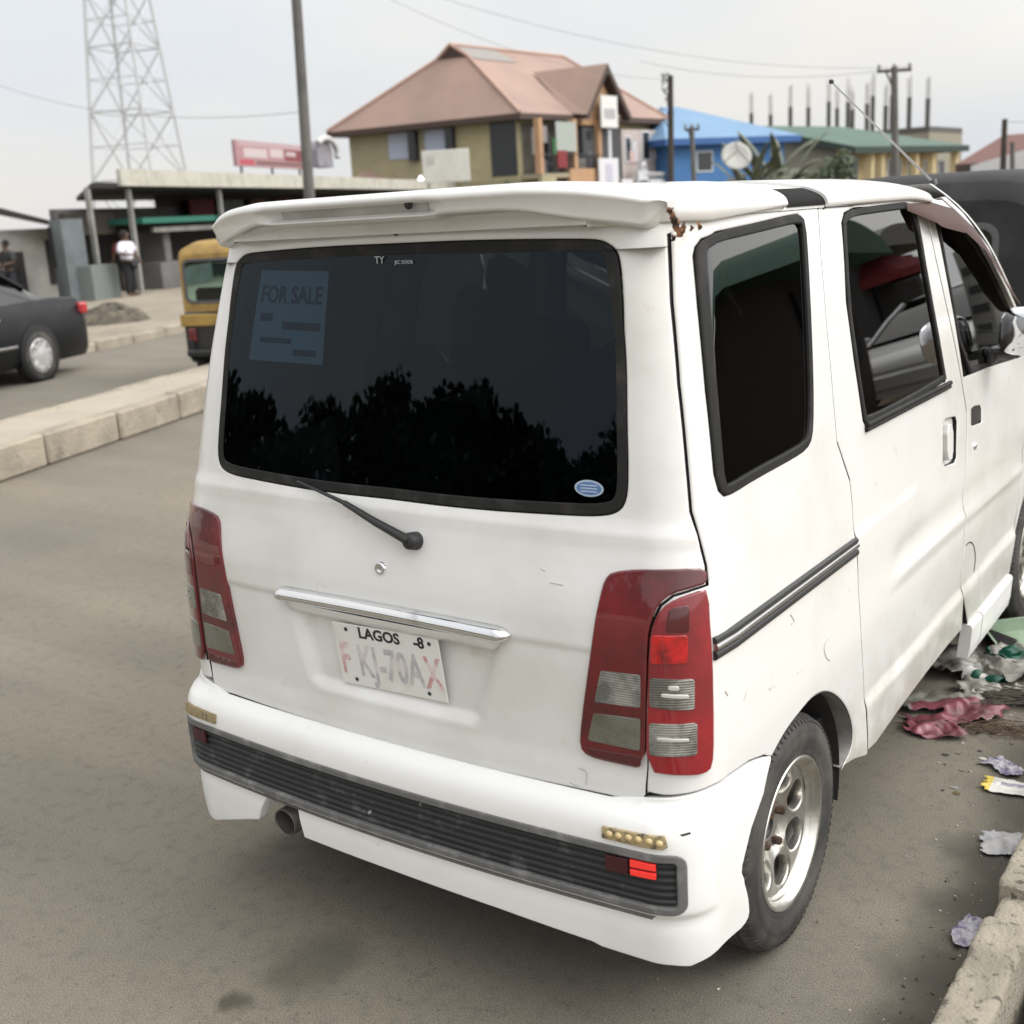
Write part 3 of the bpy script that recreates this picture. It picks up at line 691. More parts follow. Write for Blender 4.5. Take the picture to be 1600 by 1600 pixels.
# ---- front door
fd_rear = [(s+.004, z) for s, z in sd_front[::-1]]
fdo = [S(1.62, ZG-.006)]+[(s, z) for s, z in fd_rear[1:]]
low = fd_rear[-1]
fdo += [S(2.05, .265), S(2.60, .265), S(2.64, .46), S(2.712, .60), S(2.742, .90), S(2.748, 1.1)]
fdo += [S(float(y_side(z))-.05, z) for z in (1.2, 1.33, 1.42, 1.48, 1.55, 1.61, 1.645)]
fwin = T([(1463, 350), (1468, 338), (1480, 333)])+[S(1.78, 1.622), S(2.02, 1.585)]+[S(float(y_side(z))-.105, z) for z in (1.52, 1.42, 1.33, 1.22)]+[S(2.63, 1.118)]+T([(1598, 556), (1545, 572), (1506, 588)])
fhand = T([(1518, 641), (1523, 636), (1532, 634), (1534, 640), (1534, 659), (1520, 664), (1518, 660)])
m = MB(); panel(m, SH, fdo, [fwin, fhand], grid=.02, disp=side_disp, gap=.003, lip=.004, edge=1)
fdoor = m.build('front_door', [WHITE, RUBBER], van)
q = fwin; window(q, 'door_window', fdoor, GLASS_F, .013)
m = MB(); panel(m, SH, smooth_poly(fhand), off=-.004, grid=.01, gap=-.002, lip=.001, depth=.003, h=.006); m.build('handle', mat('worn_grey_black', (.035, .032, .032), rough=.4), fdoor)
s1, z1 = SH.pix(1523, 697); fm = shell_frame(s1, z1, .001); m = MB(); m.lathe([(0, .003), (.005, .004), (.011, .003), (.0115, -.002)], 18)
m.v = [tuple(fm @ Vector(v)) for v in m.v]; m.build('lock', CHROME, fdoor)
# rain visor along the top of the front door
vis = [on_x(1447, 318, .645), on_x(1480, 330, .65), on_x(1510, 365, .665), on_x(1545, 425, .685), on_x(1575, 475, .70), on_x(1592, 510, .705)]
vt = [(y, z) for y, z in ((1.56, 1.640), (1.80, 1.638), (2.02, 1.612), (2.22, 1.545), (2.40, 1.44), (2.54, 1.335), (2.66, 1.24))]
m = MB(); rows = []
for i in range(31):
    t = i/30*(len(vt)-1); k = min(int(t), len(vt)-2); f = t-k; y = vt[k][0]*(1-f)+vt[k+1][0]*f; z = vt[k][1]*(1-f)+vt[k+1][1]*f
    tg_ = np.array((vt[k+1][0]-vt[k][0], vt[k+1][1]-vt[k][1])); tg_ /= np.linalg.norm(tg_); dn = np.array((tg_[1], -tg_[0]))
    w_ = .075*min(1, .25+i/6)*min(1, .15+(30-i)/10); row = []
    for j in range(6):
        q_ = j/5; yy, zz_ = y+dn[0]*w_*q_, z+dn[1]*w_*q_; row.append((float(SH.w(zz_))+.006+.030*math.sin(q_*1.5)*min(1, i/3, (30-i)/3+.2), yy, zz_))
    rows.append(row)
m.grid(rows, 0, True); m.build('rain_visor', VISOR, fdoor)
# door mirror: chrome housing on a black foot
m = MB(); c0 = np.array((.825, 2.22, 1.222)); rows = []
for i in range(17):
    a = i/16*PI; k = math.sin(a)**.42 if 0 < a < PI else .02; row = []
    for j in range(24):
        b = 2*PI*j/24; cx, cz = math.cos(b), math.sin(b); n = 3.2
        ex = math.copysign(abs(cx)**(2/n), cx)*.082; ez = math.copysign(abs(cz)**(2/n), cz)*.078
        row.append((c0[0]+ex*k, c0[1]-.045*math.cos(a)+.008*ex, c0[2]+ez*k))
    rows.append(row+[row[0]])
m.grid(rows, 0, True); mir = m.build('door_mirror', CHROME, fdoor)
m = MB(); m.box((.755, 2.235, 1.150), (.12, .05, .03), 0, bev=.01); m.box((.722, 2.25, 1.14), (.03, .09, .055), 0, bev=.01); m.build('mirror_foot', BLACKP, mir)
mirror_copy(fdoor, van)
# fuel flap edge and side skirts
m = MB(); pts = T([(1509, 852), (1515, 846), (1521, 850), (1524, 868), (1522, 890), (1518, 908), (1518, 930), (1521, 950)])
m.tube([SH.raw(np.array([a]), np.array([b]))[0] for a, b in chaikin(pts)], .0022, 6); m.build('flap_gap', RUBBER, qp)
m = MB()
for ya, yb in ((2.03, 2.16), (2.175, 2.60)):
    prof = [(.712, .285), (.742, .283), (.747, .272), (.742, .200), (.735, .165), (.70, .165)]
    rows = [[(x, y, z+(.02 if y > 2.1 else 0)*(y-2.16)) for x, z in prof] for y in np.linspace(ya, yb, 4)]
    m.grid(rows, 0, False)
    for R_, sgn in ((rows[0], 1), (rows[-1], -1)): m.add(R_, [tuple(range(len(R_)))[::sgn]], 0)
sk = m.build('side_skirt', WHITE2, van); mirror_copy(sk, van)
# whip antenna raked back from the windscreen pillar
m = MB(); a0 = on_x(1458, 285, .60); d = np.linalg.norm(a0-CAM); a1 = CAM+ray(1299, 128)/np.linalg.norm(ray(1299, 128))*(d*.90)
m.tube([a0-(a1-a0)*.02, a0*.5+a1*.5, a1], [.0035, .0028, .0022], 8); m.lathe([(0, -.006), (.006, -.004), (.007, .0), (.006, .005), (0, .007)], 12, 1, c=tuple(a1)); m.lathe([(0, .012), (.010, .010), (.014, -.006)], 14, 1, c=tuple(a0))
m.build('antenna', [mat('antenna_steel', (.35, .35, .36), rough=.35, metal=.8), BLACKP], van)

# ---- bumper
SB = Shell(w=[(.10, .715), (.2, .738), (.3, .743), (.45, .744), (.53, .742), (.56, .738), (.64, .736)],
           r=[(.10, .03), (.155, .0), (.18, -.014), (.29, -.020), (.325, -.016), (.345, -.032), (.475, -.034), (.50, -.032), (.53, -.022), (.548, -.004), (.556, .014), (.64, .02)], bow=.04, Rc=.11)
BT = SB.trace
b_top = under_lamp[::-1]
b_top = BT([(1206, 1182), (1196, 1183), (1172, 1192), (1140, 1214), (1114, 1231), (1080, 1243), (1040, 1248)])
ztp = .5560
b_low = BT([(1080, 1511), (1052, 1510), (1000, 1499), (940, 1480), (925, 1472), (780, 1421), (700, 1393)])
b_edge = BT([(1205, 1190), (1194, 1240), (1175, 1294), (1161, 1352), (1163, 1376), (1170, 1394), (1173, 1440), (1130, 1476), (1097, 1503)])
zb = .185
b_edge = b_edge[:3]+chaikin(b_edge[3:]+b_low[:1])[:-1]
b_half = [(0, ztp), (SB.s_rear(.55, ztp), ztp)]+b_top[::-1]+b_edge+b_low+[(0, b_low[-1][1]+.003)]
# left half with the cut-out for the exhaust
LM = [(-s, z) for s, z in b_half[:-1]][::-1]
cut = BT([(475, 1309), (467, 1280), (458, 1258), (444, 1247), (428, 1240), (414, 1240), (408, 1262), (404, 1281), (386, 1281)])
Lb = []
for s_, z_ in LM:
    Lb.append((s_, z_))
Lb = [q for q in Lb]
# order along the bottom from centre to the left: centre -> exhaust cut -> left corner
left_bottom = [(0, b_low[-1][1]+.003)]+cut
left_rest = [(-s, z) for s, z in ([(.66, .185), (.74, .186)]+b_edge[:-1][::-1]+b_top+[(SB.s_rear(.55, ztp), ztp)])]
bl = b_half[:-1]+left_bottom+[q for q in left_rest if q[0] < cut[-1][0]-.02 or q[1] > .5]
gr_s = SB.pix(1072, 1370)[0]; gz0, gz1 = .347, .474
def rrect(s0, s1, z0, z1, r, n=4):
    o = []
    for cx, cz, a in ((s1-r, z1-r, 0), (s0+r, z1-r, 90), (s0+r, z0+r, 180), (s1-r, z0+r, 270)):
        o += [(cx+r*math.cos(rad(a+90*i/n)), cz+r*math.sin(rad(a+90*i/n))) for i in range(n+1)]
    return o
gr = rrect(-gr_s, gr_s, gz0, gz1, .022)
m = MB(); panel(m, SB, bl, [gr], grid=.013, gap=.0, lip=.004, depth=.03)
bumper = m.build('bumper', WHITE2, van)
def gdisp(S_, Z_):
    t = ((Z_-gz0)/(gz1-gz0)*8) % 1; return .005*np.where(t < .62, 1, 0)*sm(t/.12)*sm((.62-t)/.1)
m = MB(); S_, Z_ = np.meshgrid(np.linspace(-gr_s-.004, gr_s+.004, 150), np.linspace(gz0-.004, gz1+.004, 110))
fn = lambda a, b: SB.raw(a, b)+SB.nrm(a, b)*(gdisp(a, b)-.011)[..., None]
P = fn(S_, Z_); m.grid([[tuple(p) for p in r] for r in P], 0, True); grille = m.build('bumper_grille', DIRTP, bumper)
fr = resample(dedupe(gr), .012); fr = fr if area(fr) > 0 else fr[::-1]
m = MB(); panel(m, SB, fr, [inset(fr, .012)[::-1]], off=.003, grid=.02, lip=.003, depth=.016, gap=-.002); m.build('grille_frame', GREYP, bumper)
# grey ledge line below the grille
m = MB(); panel(m, SB, [(-gr_s-.01, .322), (gr_s-.06, .322), (gr_s-.05, .340), (-gr_s-.01, .340)], off=.002, grid=.02, lip=.003, depth=.01); m.build('grey_ledge', GREYP, bumper)
def on_bumper(pts, name, material, off, parent, depth=.006, lip=.002, grid=.02):
    m = MB(); panel(m, SB, BT(pts), off=off, depth=depth, lip=lip, grid=grid, h=.006); return m.build(name, material, parent)
on_bumper([(984, 1343), (1024, 1352), (1025, 1362), (984, 1354)], 'lit_reflector', mat('lit_red_reflector', (.85, .03, .02), rough=.3, coat=1, emit=((.9, .02, .015), .25)), .002, bumper)  # emission stands in for light thrown back by the reflector; not a lamp
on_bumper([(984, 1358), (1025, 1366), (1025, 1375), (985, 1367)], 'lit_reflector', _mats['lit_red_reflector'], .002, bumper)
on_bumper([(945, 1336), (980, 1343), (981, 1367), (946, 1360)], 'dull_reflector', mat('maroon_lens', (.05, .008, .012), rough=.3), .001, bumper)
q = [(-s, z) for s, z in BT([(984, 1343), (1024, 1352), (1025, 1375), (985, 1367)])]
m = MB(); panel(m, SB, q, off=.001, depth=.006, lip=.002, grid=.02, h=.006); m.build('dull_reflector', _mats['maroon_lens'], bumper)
# strip of small amber lamps over the grille end
m = MB(); panel(m, SB, BT([(943, 1290), (1040, 1306), (1043, 1322), (1036, 1326), (943, 1307)]), off=.009, depth=.014, lip=.002, grid=.02, h=.008)
led = m.build('lamp_strip', mat('worn_gold_strip', (.42, .33, .18), rough=.45, metal=.3, var=((.10, .08, .06), 60, .5, .65)), bumper)
m = MB()
for px, py in ((955, 1301), (969, 1304), (985, 1307), (1000, 1310), (1016, 1313), (1031, 1316)):
    s1, z1 = SB.pix(px, py); fm = shell_frame(s1, z1, .009, SB); k = MB(); k.lathe([(0, .005), (.005, .004), (.0075, .0)], 14); m.add([fm @ Vector(v) for v in k.v], k.f, 0, True)
m.build('amber_bulb', mat('amber_led', (.55, .42, .20), rough=.25, coat=.8), led)
m = MB(); panel(m, SB, [(-s, z) for s, z in BT([(943, 1290), (1040, 1306), (1043, 1322), (1036, 1326), (943, 1307)])], off=.009, depth=.014, lip=.002, grid=.02, h=.008); m.build('lamp_strip', mat('rusty_strip', (.28, .22, .12), rough=.7, var=((.1, .08, .06), 50, .5, .65)), bumper)
on_bumper([(1062, 1304), (1078, 1300), (1080, 1303), (1066, 1307)], 'paint_chip', BLACKP, .0006, bumper, .001, .0004)
# exhaust
m = MB(); pc = on_y(450, 1283, .02); m.lathe([(.036, .5), (.036, .0), (.0335, -.002), (.032, .003), (.032, .28)], 24, 0, axis='y', c=(pc[0], .01, pc[2]))
m.lathe([(0, .10), (.032, .10)], 24, 1, axis='y', c=(pc[0], .01, pc[2])); m.build('exhaust_pipe', [mat('exhaust_steel', (.16, .15, .14), rough=.5, metal=.7), DARK], van)
# underside, wheel housings, cabin
m = MB(); m.box((0, 1.86, .30), (1.28, 3.3, .10)); m.box((0, .12, .42), (1.26, .12, .25)); m.box((.05, .34, .27), (.95, .26, .16), 0, bev=.05); m.box((0, 1.3, .25), (.9, 1.1, .14), 0, bev=.04); m.box((0, WY, .29), (1.2, .10, .10), 0, bev=.03)
m.build('underbody', DARK, van)
m = MB()
for cy in (WY, WY+WB):
    for sx in (-1, 1):
        rows = [[(sx*x, cy+.345*math.cos(a), WZ+.325*math.sin(a)) for a in np.linspace(-.25, PI+.25, 26)] for x in (.712, .62, .45)]
        m = MB(); m.grid(rows, 0, True); m.add([rows[-1][i] for i in range(26)], [tuple(range(26))], 0); m.build('wheel_housing', mat('dusty_housing', (.03, .029, .027), rough=.95), van)
m = MB(); aq = resample_open(arch_pts[8:], .010); P = SH.raw(aq[:, 0], aq[:, 1]); rows = [[tuple(p+np.array((dx, 0, 0))) for dx in (-.003, -.025, -.05)] for p in P]
m.grid(rows, 0, True); ap = m.build('arch_lip', mat('dusty_arch_lip', (.30, .29, .27), rough=.7, var=((.12, .11, .10), 8, .4, .7)), qp)
# seats and floor inside
SEAT = mat('seat_cloth', (.012, .012, .014), rough=.95)
m = MB(); m.box((0, 1.75, .40), (1.36, 3.0, .06)); m.box((0, .20, .75), (1.30, .05, .6)); m.build('cabin_floor', DARK, van)
for y0, xs_ in ((.55, (-.33, .33)), (1.25, (-.33, .33)), (2.05, (-.35, .35))):
    for x0 in xs_:
        m = MB(); m.box((x0, y0+.25, .62), (.5, .46, .16), 0, bev=.05); m.box((x0, y0, .92), (.5, .13, .60), 0, bev=.05); m.box((x0, y0, 1.29), (.26, .10, .15), 0, bev=.04); m.build('seat', SEAT, van)

# ---- wheels
def make_wheel():
    root = bpy.data.objects.new('wheel', None); COL.objects.link(root)
    R_ = WR; m = MB()
    prof = [(.168, -.066), (.176, -.074), (.192, -.079), (.215, -.082), (.236, -.080), (.252, -.074), (.262, -.066), (.268, -.054)]
    outp = [(.170, .062), (.178, .070), (.186, .0745), (.190, .0735), (.196, .0765), (.214, .080), (.226, .0805), (.229, .0785), (.236, .0785), (.250, .0745), (.261, .067), (.2675, .055)]
    tread = []
    for x in (-.045, -.0285, -.010, .010, .0285, .045):
        tread += [(.2705, x-.0055), (.272, x-.004) , (.272, x+.004), (.2705, x+.0055), (.2655, x+.0065), (.2655, x+.0095)]
    m.lathe(prof+tread[:-2]+outp[::-1], 96, 0, axis='x', smooth=True)
    # shoulder lugs
    for i in range(84):
        a = 2*PI*i/84
        for s_ in (-1, 1):
            ca, sa = math.cos(a), math.sin(a); w_ = .0062
            pts = []
            for rr, xx in ((.2695, .050), (.2610, .0685), (.2555, .0735)):
                for q_ in (-1, 1): pts.append((s_*xx, rr*ca-q_*w_*sa, rr*sa+q_*w_*ca))
            pts += [(s_*(xx+.0012), (rr+.0010)*ca-q_*w_*.8*sa, (rr+.0010)*sa+q_*w_*.8*ca) for rr, xx in ((.2695, .050), (.2610, .0685), (.2555, .0735)) for q_ in (-1, 1)]
            m.add(pts, [(6, 7, 9, 8), (8, 9, 11, 10), (0, 6, 8, 2), (2, 8, 10, 4), (1, 3, 9, 7), (3, 5, 11, 9), (0, 1, 7, 6), (4, 10, 11, 5)], 0)
    m.build('tyre', TYRE, root)
    m = MB(); m.lathe([(.166, -.066), (.172, -.066), (.160, -.04), (.150, -.02), (.148, .02), (.152, .045), (.158, .056), (.166, .060), (.176, .063), (.1795, .068), (.178, .0735), (.173, .0745), (.168, .070), (.160, .058), (.156, .050), (.1535, .035)], 72, 0, axis='x')
    # spoke face: a dished disc with six rounded openings
    class Disc:
        def raw(s, U, V):
            r = np.hypot(U, V); x = np.interp(r, [0, .03, .05, .075, .10, .13, .156], [.010, .010, .014, .030, .038, .042, .046]); return np.stack([x+0*U, U, V], -1)
        def nrm(s, U, V, fn=None):
            e = .003; n = np.cross(s.raw(U+e, V)-s.raw(U-e, V), s.raw(U, V+e)-s.raw(U, V-e)); return n/np.linalg.norm(n, axis=-1, keepdims=True)
    D = Disc(); circ = lambda cx, cy, a, b, ph, n: [(cx+a*math.cos(t)*math.cos(ph)-b*math.sin(t)*math.sin(ph), cy+a*math.cos(t)*math.sin(ph)+b*math.sin(t)*math.cos(ph)) for t in np.linspace(0, 2*PI, n, endpoint=False)]
    holes = []
    for k in range(7):
        ph = 2*PI*k/7+.35; holes.append(circ(.112*math.cos(ph), .112*math.sin(ph), .033, .0395, ph, 24))
    panel(m, D, circ(0, 0, .156, .156, 0, 60), holes+[circ(0, 0, .028, .028, 0, 20)], grid=.010, h=.005, lip=.007, depth=.026)
    rim = m.build('rim', ALLOY, root)
    m = MB(); m.lathe([(.0, -.004), (.022, -.004), (.026, .004), (.0285, .012), (.028, -.02)], 24, 0, axis='x')
    for k in range(4):
        a = 2*PI*k/4+.5; y, z = .050*math.cos(a), .050*math.sin(a); m.lathe([(0, .036), (.008, .034), (.010, .028), (.010, .012), (.015, .010)], 6, 1, axis='x', c=(0, y, z), smooth=False)
    m.build('hub', [mat('greasy_hub', (.02, .018, .016), rough=.5), mat('rusty_nut', (.14, .085, .055), rough=.6, metal=.5, var=((.03, .02, .02), 60, .4, .6))], root)
    m = MB(); m.lathe([(0, -.02), (.145, -.02)], 30, 0, axis='x'); m.lathe([(.05, -.005), (.115, -.005), (.115, -.015)], 30, 1, axis='x'); m.build('brake_drum', [DARK, mat('rusty_drum', (.05, .035, .028), rough=.9)], root)
    return root
w0 = make_wheel(); w0.parent = van
places = [(.655, WY, 0), (.655, WY+WB, 0), (-.655, WY, PI), (-.655, WY+WB, PI)]
for i, (x, y, a) in enumerate(places):
    w_ = w0 if i == 0 else copy_tree(w0, van)
    w_.location = (x, y, WZ); w_.rotation_euler = (.4*i, 0, a) if a == 0 else (0, 0, a)
# ------------------------------------------------------------------ street: ground, kerbs, median
dA = np.array([-.35, .937, 0]); dA /= np.linalg.norm(dA); nA = np.array([-dA[1], dA[0], 0])   # along and across the avenue
def PQ(p, q, z=0.0): v = dA*p+nA*q; return (float(v[0]), float(v[1]), float(z))
RZ = math.atan2(dA[1], dA[0])          # heading of the avenue
def on_q(px, py, Q):
    d = ray(px, py); X = CAM+d*((Q-CAM@nA)/(d@nA)); return float(X@dA), float(X[2])
def asphalt_mat():
    m = mat('dusty_asphalt', (.146, .132, .108), rough=.92, var=((.192, .168, .128), .55, .36, .68), var2=((.108, .100, .086), 23, .50, .72, .7), bump=(210, .0022))
    nt = m.node_tree; N, L = nt.nodes, nt.links; b = N['Principled BSDF']
    # fine aggregate speckle, and dark spots round the rear bumper and wet-looking dirt by the kerb
    tc = N.new('ShaderNodeTexCoord'); v = N.new('ShaderNodeTexNoise'); v.inputs['Scale'].default_value = 260; v.inputs['Detail'].default_value = 3; L.new(tc.outputs['Object'], v.inputs['Vector'])
    mr = N.new('ShaderNodeMapRange'); mr.inputs['From Min'].default_value = .3; mr.inputs['From Max'].default_value = .7; mr.inputs['To Min'].default_value = .58; mr.inputs['To Max'].default_value = 1.42; L.new(v.outputs['Fac'], mr.inputs['Value'])
    src = b.inputs['Base Color'].links[0].from_socket; mu = N.new('ShaderNodeMix'); mu.data_type = 'RGBA'; mu.blend_type = 'MULTIPLY'; mu.inputs['Factor'].default_value = 1
    L.new(src, mu.inputs['A']); L.new(mr.outputs['Result'], mu.inputs['B']); last = mu.outputs['Result']
    warp = N.new('ShaderNodeTexNoise'); warp.inputs['Scale'].default_value = 5; warp.inputs['Detail'].default_value = 5; L.new(tc.outputs['Object'], warp.inputs['Vector'])
    ws = N.new('ShaderNodeVectorMath'); ws.operation = 'SCALE'; ws.inputs['Scale'].default_value = .22; L.new(warp.outputs['Color'], ws.inputs[0])
    ad = N.new('ShaderNodeVectorMath'); ad.operation = 'ADD'; L.new(tc.outputs['Object'], ad.inputs[0]); L.new(ws.outputs['Vector'], ad.inputs[1])
    mpn = N.new('ShaderNodeMapping'); mpn.inputs['Rotation'].default_value = (0, 0, -RZ); mpn.inputs['Scale'].default_value = (.10, 1.5, 1); L.new(tc.outputs['Object'], mpn.inputs['Vector'])
    sn = N.new('ShaderNodeTexNoise'); sn.inputs['Scale'].default_value = 1.3; sn.inputs['Detail'].default_value = 5; L.new(mpn.outputs['Vector'], sn.inputs['Vector'])
    sr = N.new('ShaderNodeMapRange'); sr.inputs['From Min'].default_value = .35; sr.inputs['From Max'].default_value = .65; sr.inputs['To Min'].default_value = .90; sr.inputs['To Max'].default_value = 1.09; L.new(sn.outputs['Fac'], sr.inputs['Value'])
    mu2 = N.new('ShaderNodeMix'); mu2.data_type = 'RGBA'; mu2.blend_type = 'MULTIPLY'; mu2.inputs['Factor'].default_value = 1; L.new(last, mu2.inputs['A']); L.new(sr.outputs['Result'], mu2.inputs['B']); last = mu2.outputs['Result']
    vz = N.new('ShaderNodeTexVoronoi'); vz.feature = 'F1'; vz.inputs['Scale'].default_value = 42; L.new(tc.outputs['Object'], vz.inputs['Vector'])   # scattered darker stones
    vr = N.new('ShaderNodeMapRange'); vr.inputs['From Min'].default_value = .10; vr.inputs['From Max'].default_value = .22; vr.inputs['To Min'].default_value = 1; vr.inputs['To Max'].default_value = 0; L.new(vz.outputs['Distance'], vr.inputs['Value'])
    vs_ = N.new('ShaderNodeSeparateColor'); L.new(vz.outputs['Color'], vs_.inputs['Color']); vg = N.new('ShaderNodeMath'); vg.operation = 'GREATER_THAN'; vg.inputs[1].default_value = .86; L.new(vs_.outputs['Red'], vg.inputs[0])
    vm = N.new('ShaderNodeMath'); vm.operation = 'MULTIPLY'; L.new(vr.outputs['Result'], vm.inputs[0]); L.new(vg.outputs[0], vm.inputs[1]); vk = N.new('ShaderNodeMath'); vk.operation = 'MULTIPLY'; vk.inputs[1].default_value = .6; L.new(vm.outputs[0], vk.inputs[0])
    mx3 = N.new('ShaderNodeMix'); mx3.data_type = 'RGBA'; L.new(vk.outputs[0], mx3.inputs['Factor']); L.new(last, mx3.inputs['A']); mx3.inputs['B'].default_value = (.06, .055, .048, 1); last = mx3.outputs['Result']
    spots = [((-.20, -.10), .15, .55, (.052, .05, .036)), ((-.24, -.30), .055, .8, (.05, .045, .032)), ((.02, .42), .13, .6, (.045, .043, .038)), ((-.62, .25), .05, .3, (.06, .055, .045))]
    spots += [((1.10, .35+.25*i), .20, .9, (.056, .050, .040)) for i in range(-1, 4)]+[((1.06, 1.45+.3*i), .22, .75, (.07, .062, .05)) for i in range(6)]
    for (x, y), r, amt, c in spots:
        d = N.new('ShaderNodeVectorMath'); d.operation = 'DISTANCE'; d.inputs[1].default_value = (x+.11, y+.11, .11); L.new(ad.outputs['Vector'], d.inputs[0])
        k = N.new('ShaderNodeMapRange'); k.interpolation_type = 'SMOOTHSTEP'; k.inputs['From Min'].default_value = r*.35; k.inputs['From Max'].default_value = r*1.15; k.inputs['To Min'].default_value = amt; k.inputs['To Max'].default_value = 0; L.new(d.outputs['Value'], k.inputs['Value'])
        mx = N.new('ShaderNodeMix'); mx.data_type = 'RGBA'; L.new(k.outputs['Result'], mx.inputs['Factor']); L.new(last, mx.inputs['A']); mx.inputs['B'].default_value = c+(1,); last = mx.outputs['Result']
    L.new(last, b.inputs['Base Color']); return m
ASPH = asphalt_mat()
CONC = mat('worn_concrete', (.31, .28, .225), rough=.95, var=((.20, .18, .14), 6, .38, .66), var2=((.075, .066, .052), 34, .57, .66, .9), bump=(110, .005))
CONC2 = mat('kerb_block_concrete', (.34, .30, .235), rough=.95, var=((.22, .195, .155), 2.2, .42, .68), var2=((.12, .105, .085), 9, .58, .75, .7), bump=(30, .01))
SAND = mat('pale_sand', (.36, .325, .265), rough=1, var=((.30, .27, .22), 1.3, .4, .7), bump=(25, .01))
DIRT = mat('brown_dirt', (.20, .16, .115), rough=1, var=((.14, .11, .08), 3, .4, .7), var2=((.27, .22, .16), 14, .55, .75), bump=(40, .012))
VERGE = mat('sandy_verge', (.27, .235, .18), rough=1, var=((.19, .168, .13), .8, .42, .68), var2=((.17, .15, .11), 3.5, .58, .75), bump=(8, .03))
KX = 1.13
m = MB(); P0, P1 = PQ(-28, 9.72), PQ(600, 9.72)
# gently varied fine grid near the camera would show nothing more than the sheet, so the road stays one sheet
m.quad([(KX+.03, -33, 0), (KX+.03, 9, 0), (KX+.03-.3735*600, 9+600, 0), P1, P0]); tag(m.build('road', ASPH), kind='structure')
m = MB(); m.quad([(-3000, -3000, -.17), (3000, -3000, -.17), (3000, 3000, -.17), (-3000, 3000, -.17)]); tag(m.build('ground', DIRT), kind='structure')
m = MB(); m.quad([(1.62, -80, .06), (80, -80, .06), (80, 9, .06), (1.62, 9, .06)]); m.quad([(1.62, -80, -.17), (1.62, -80, .06), (1.62, 9, .06), (1.62, 9, -.17)])
m.quad([(KX+.07, 9, .05), (80, 9, .05), (80, 609, .05), (KX-.3735*600, 609, .05)]); tag(m.build('near_verge', DIRT), kind='structure')
m = MB(); rows = []
for p in np.linspace(-60, 160, 90):
    r = []
    for q, z in ((9.90, .09), (10.05, .09), (11.2, .12), (13, .10), (15, .16), (17, .10), (20, .10), (60, .10), (600, .1)):
        r.append(PQ(p+(0 if q < 50 else (p-50)*q/60), q+.05*math.sin(p*1.7+q), z+(.02*math.sin(p*.9+q*2)+.02*math.sin(p*2.3-q) if 10 < q < 18 else 0)))
    rows.append(r)
m.grid(rows, 0, True)
kb = MB()
for i in range(-60, 160):
    kb.box((0, 0, 0), (.98, .20, .30), 0, bev=.02)
    for k in range(len(kb.v)-24, len(kb.v)):
        x, y, z = kb.v[k]; kb.v[k] = PQ(i+x, 9.82+y+.02*math.sin(i*5.3), z-.01+.012*math.sin(i*3.7))
tag(kb.build('far_kerb', CONC2), kind='structure')
tag(m.build('far_verge', VERGE), kind='structure')
# median: raised kerb of cast blocks filled with sand
m = MB(); qa, qb, L_ = 4.78, 5.68, .98
for i in range(-30, 70):
    p = i*L_; j = random.uniform(-.012, .012); h = .25+random.uniform(-.008, .008)
    m.box((0, 0, 0), (L_-.025, .17, h-.004), 0, bev=.018)
    for k in range(len(m.v)-24, len(m.v)):
        x, y, z = m.v[k]; m.v[k] = PQ(p+x, qa+.085+y+j, z+h/2)
    m.box((0, 0, 0), (L_-.025, .14, h-.004), 0, bev=.018)
    for k in range(len(m.v)-24, len(m.v)):
        x, y, z = m.v[k]; m.v[k] = PQ(p+x+.3, qb-.07+y+j, z+h/2)
rows = [[PQ(p, q, .232+.018*math.sin((q-qa)/(qb-qa)*PI)+.006*math.sin(p*3.1+q*5)) for q in np.linspace(qa+.14, qb-.10, 7)] for p in np.linspace(-30*L_, 69*L_, 260)]
m.grid(rows, 1, True); tag(m.build('median_kerb', [CONC2, SAND]), kind='structure')

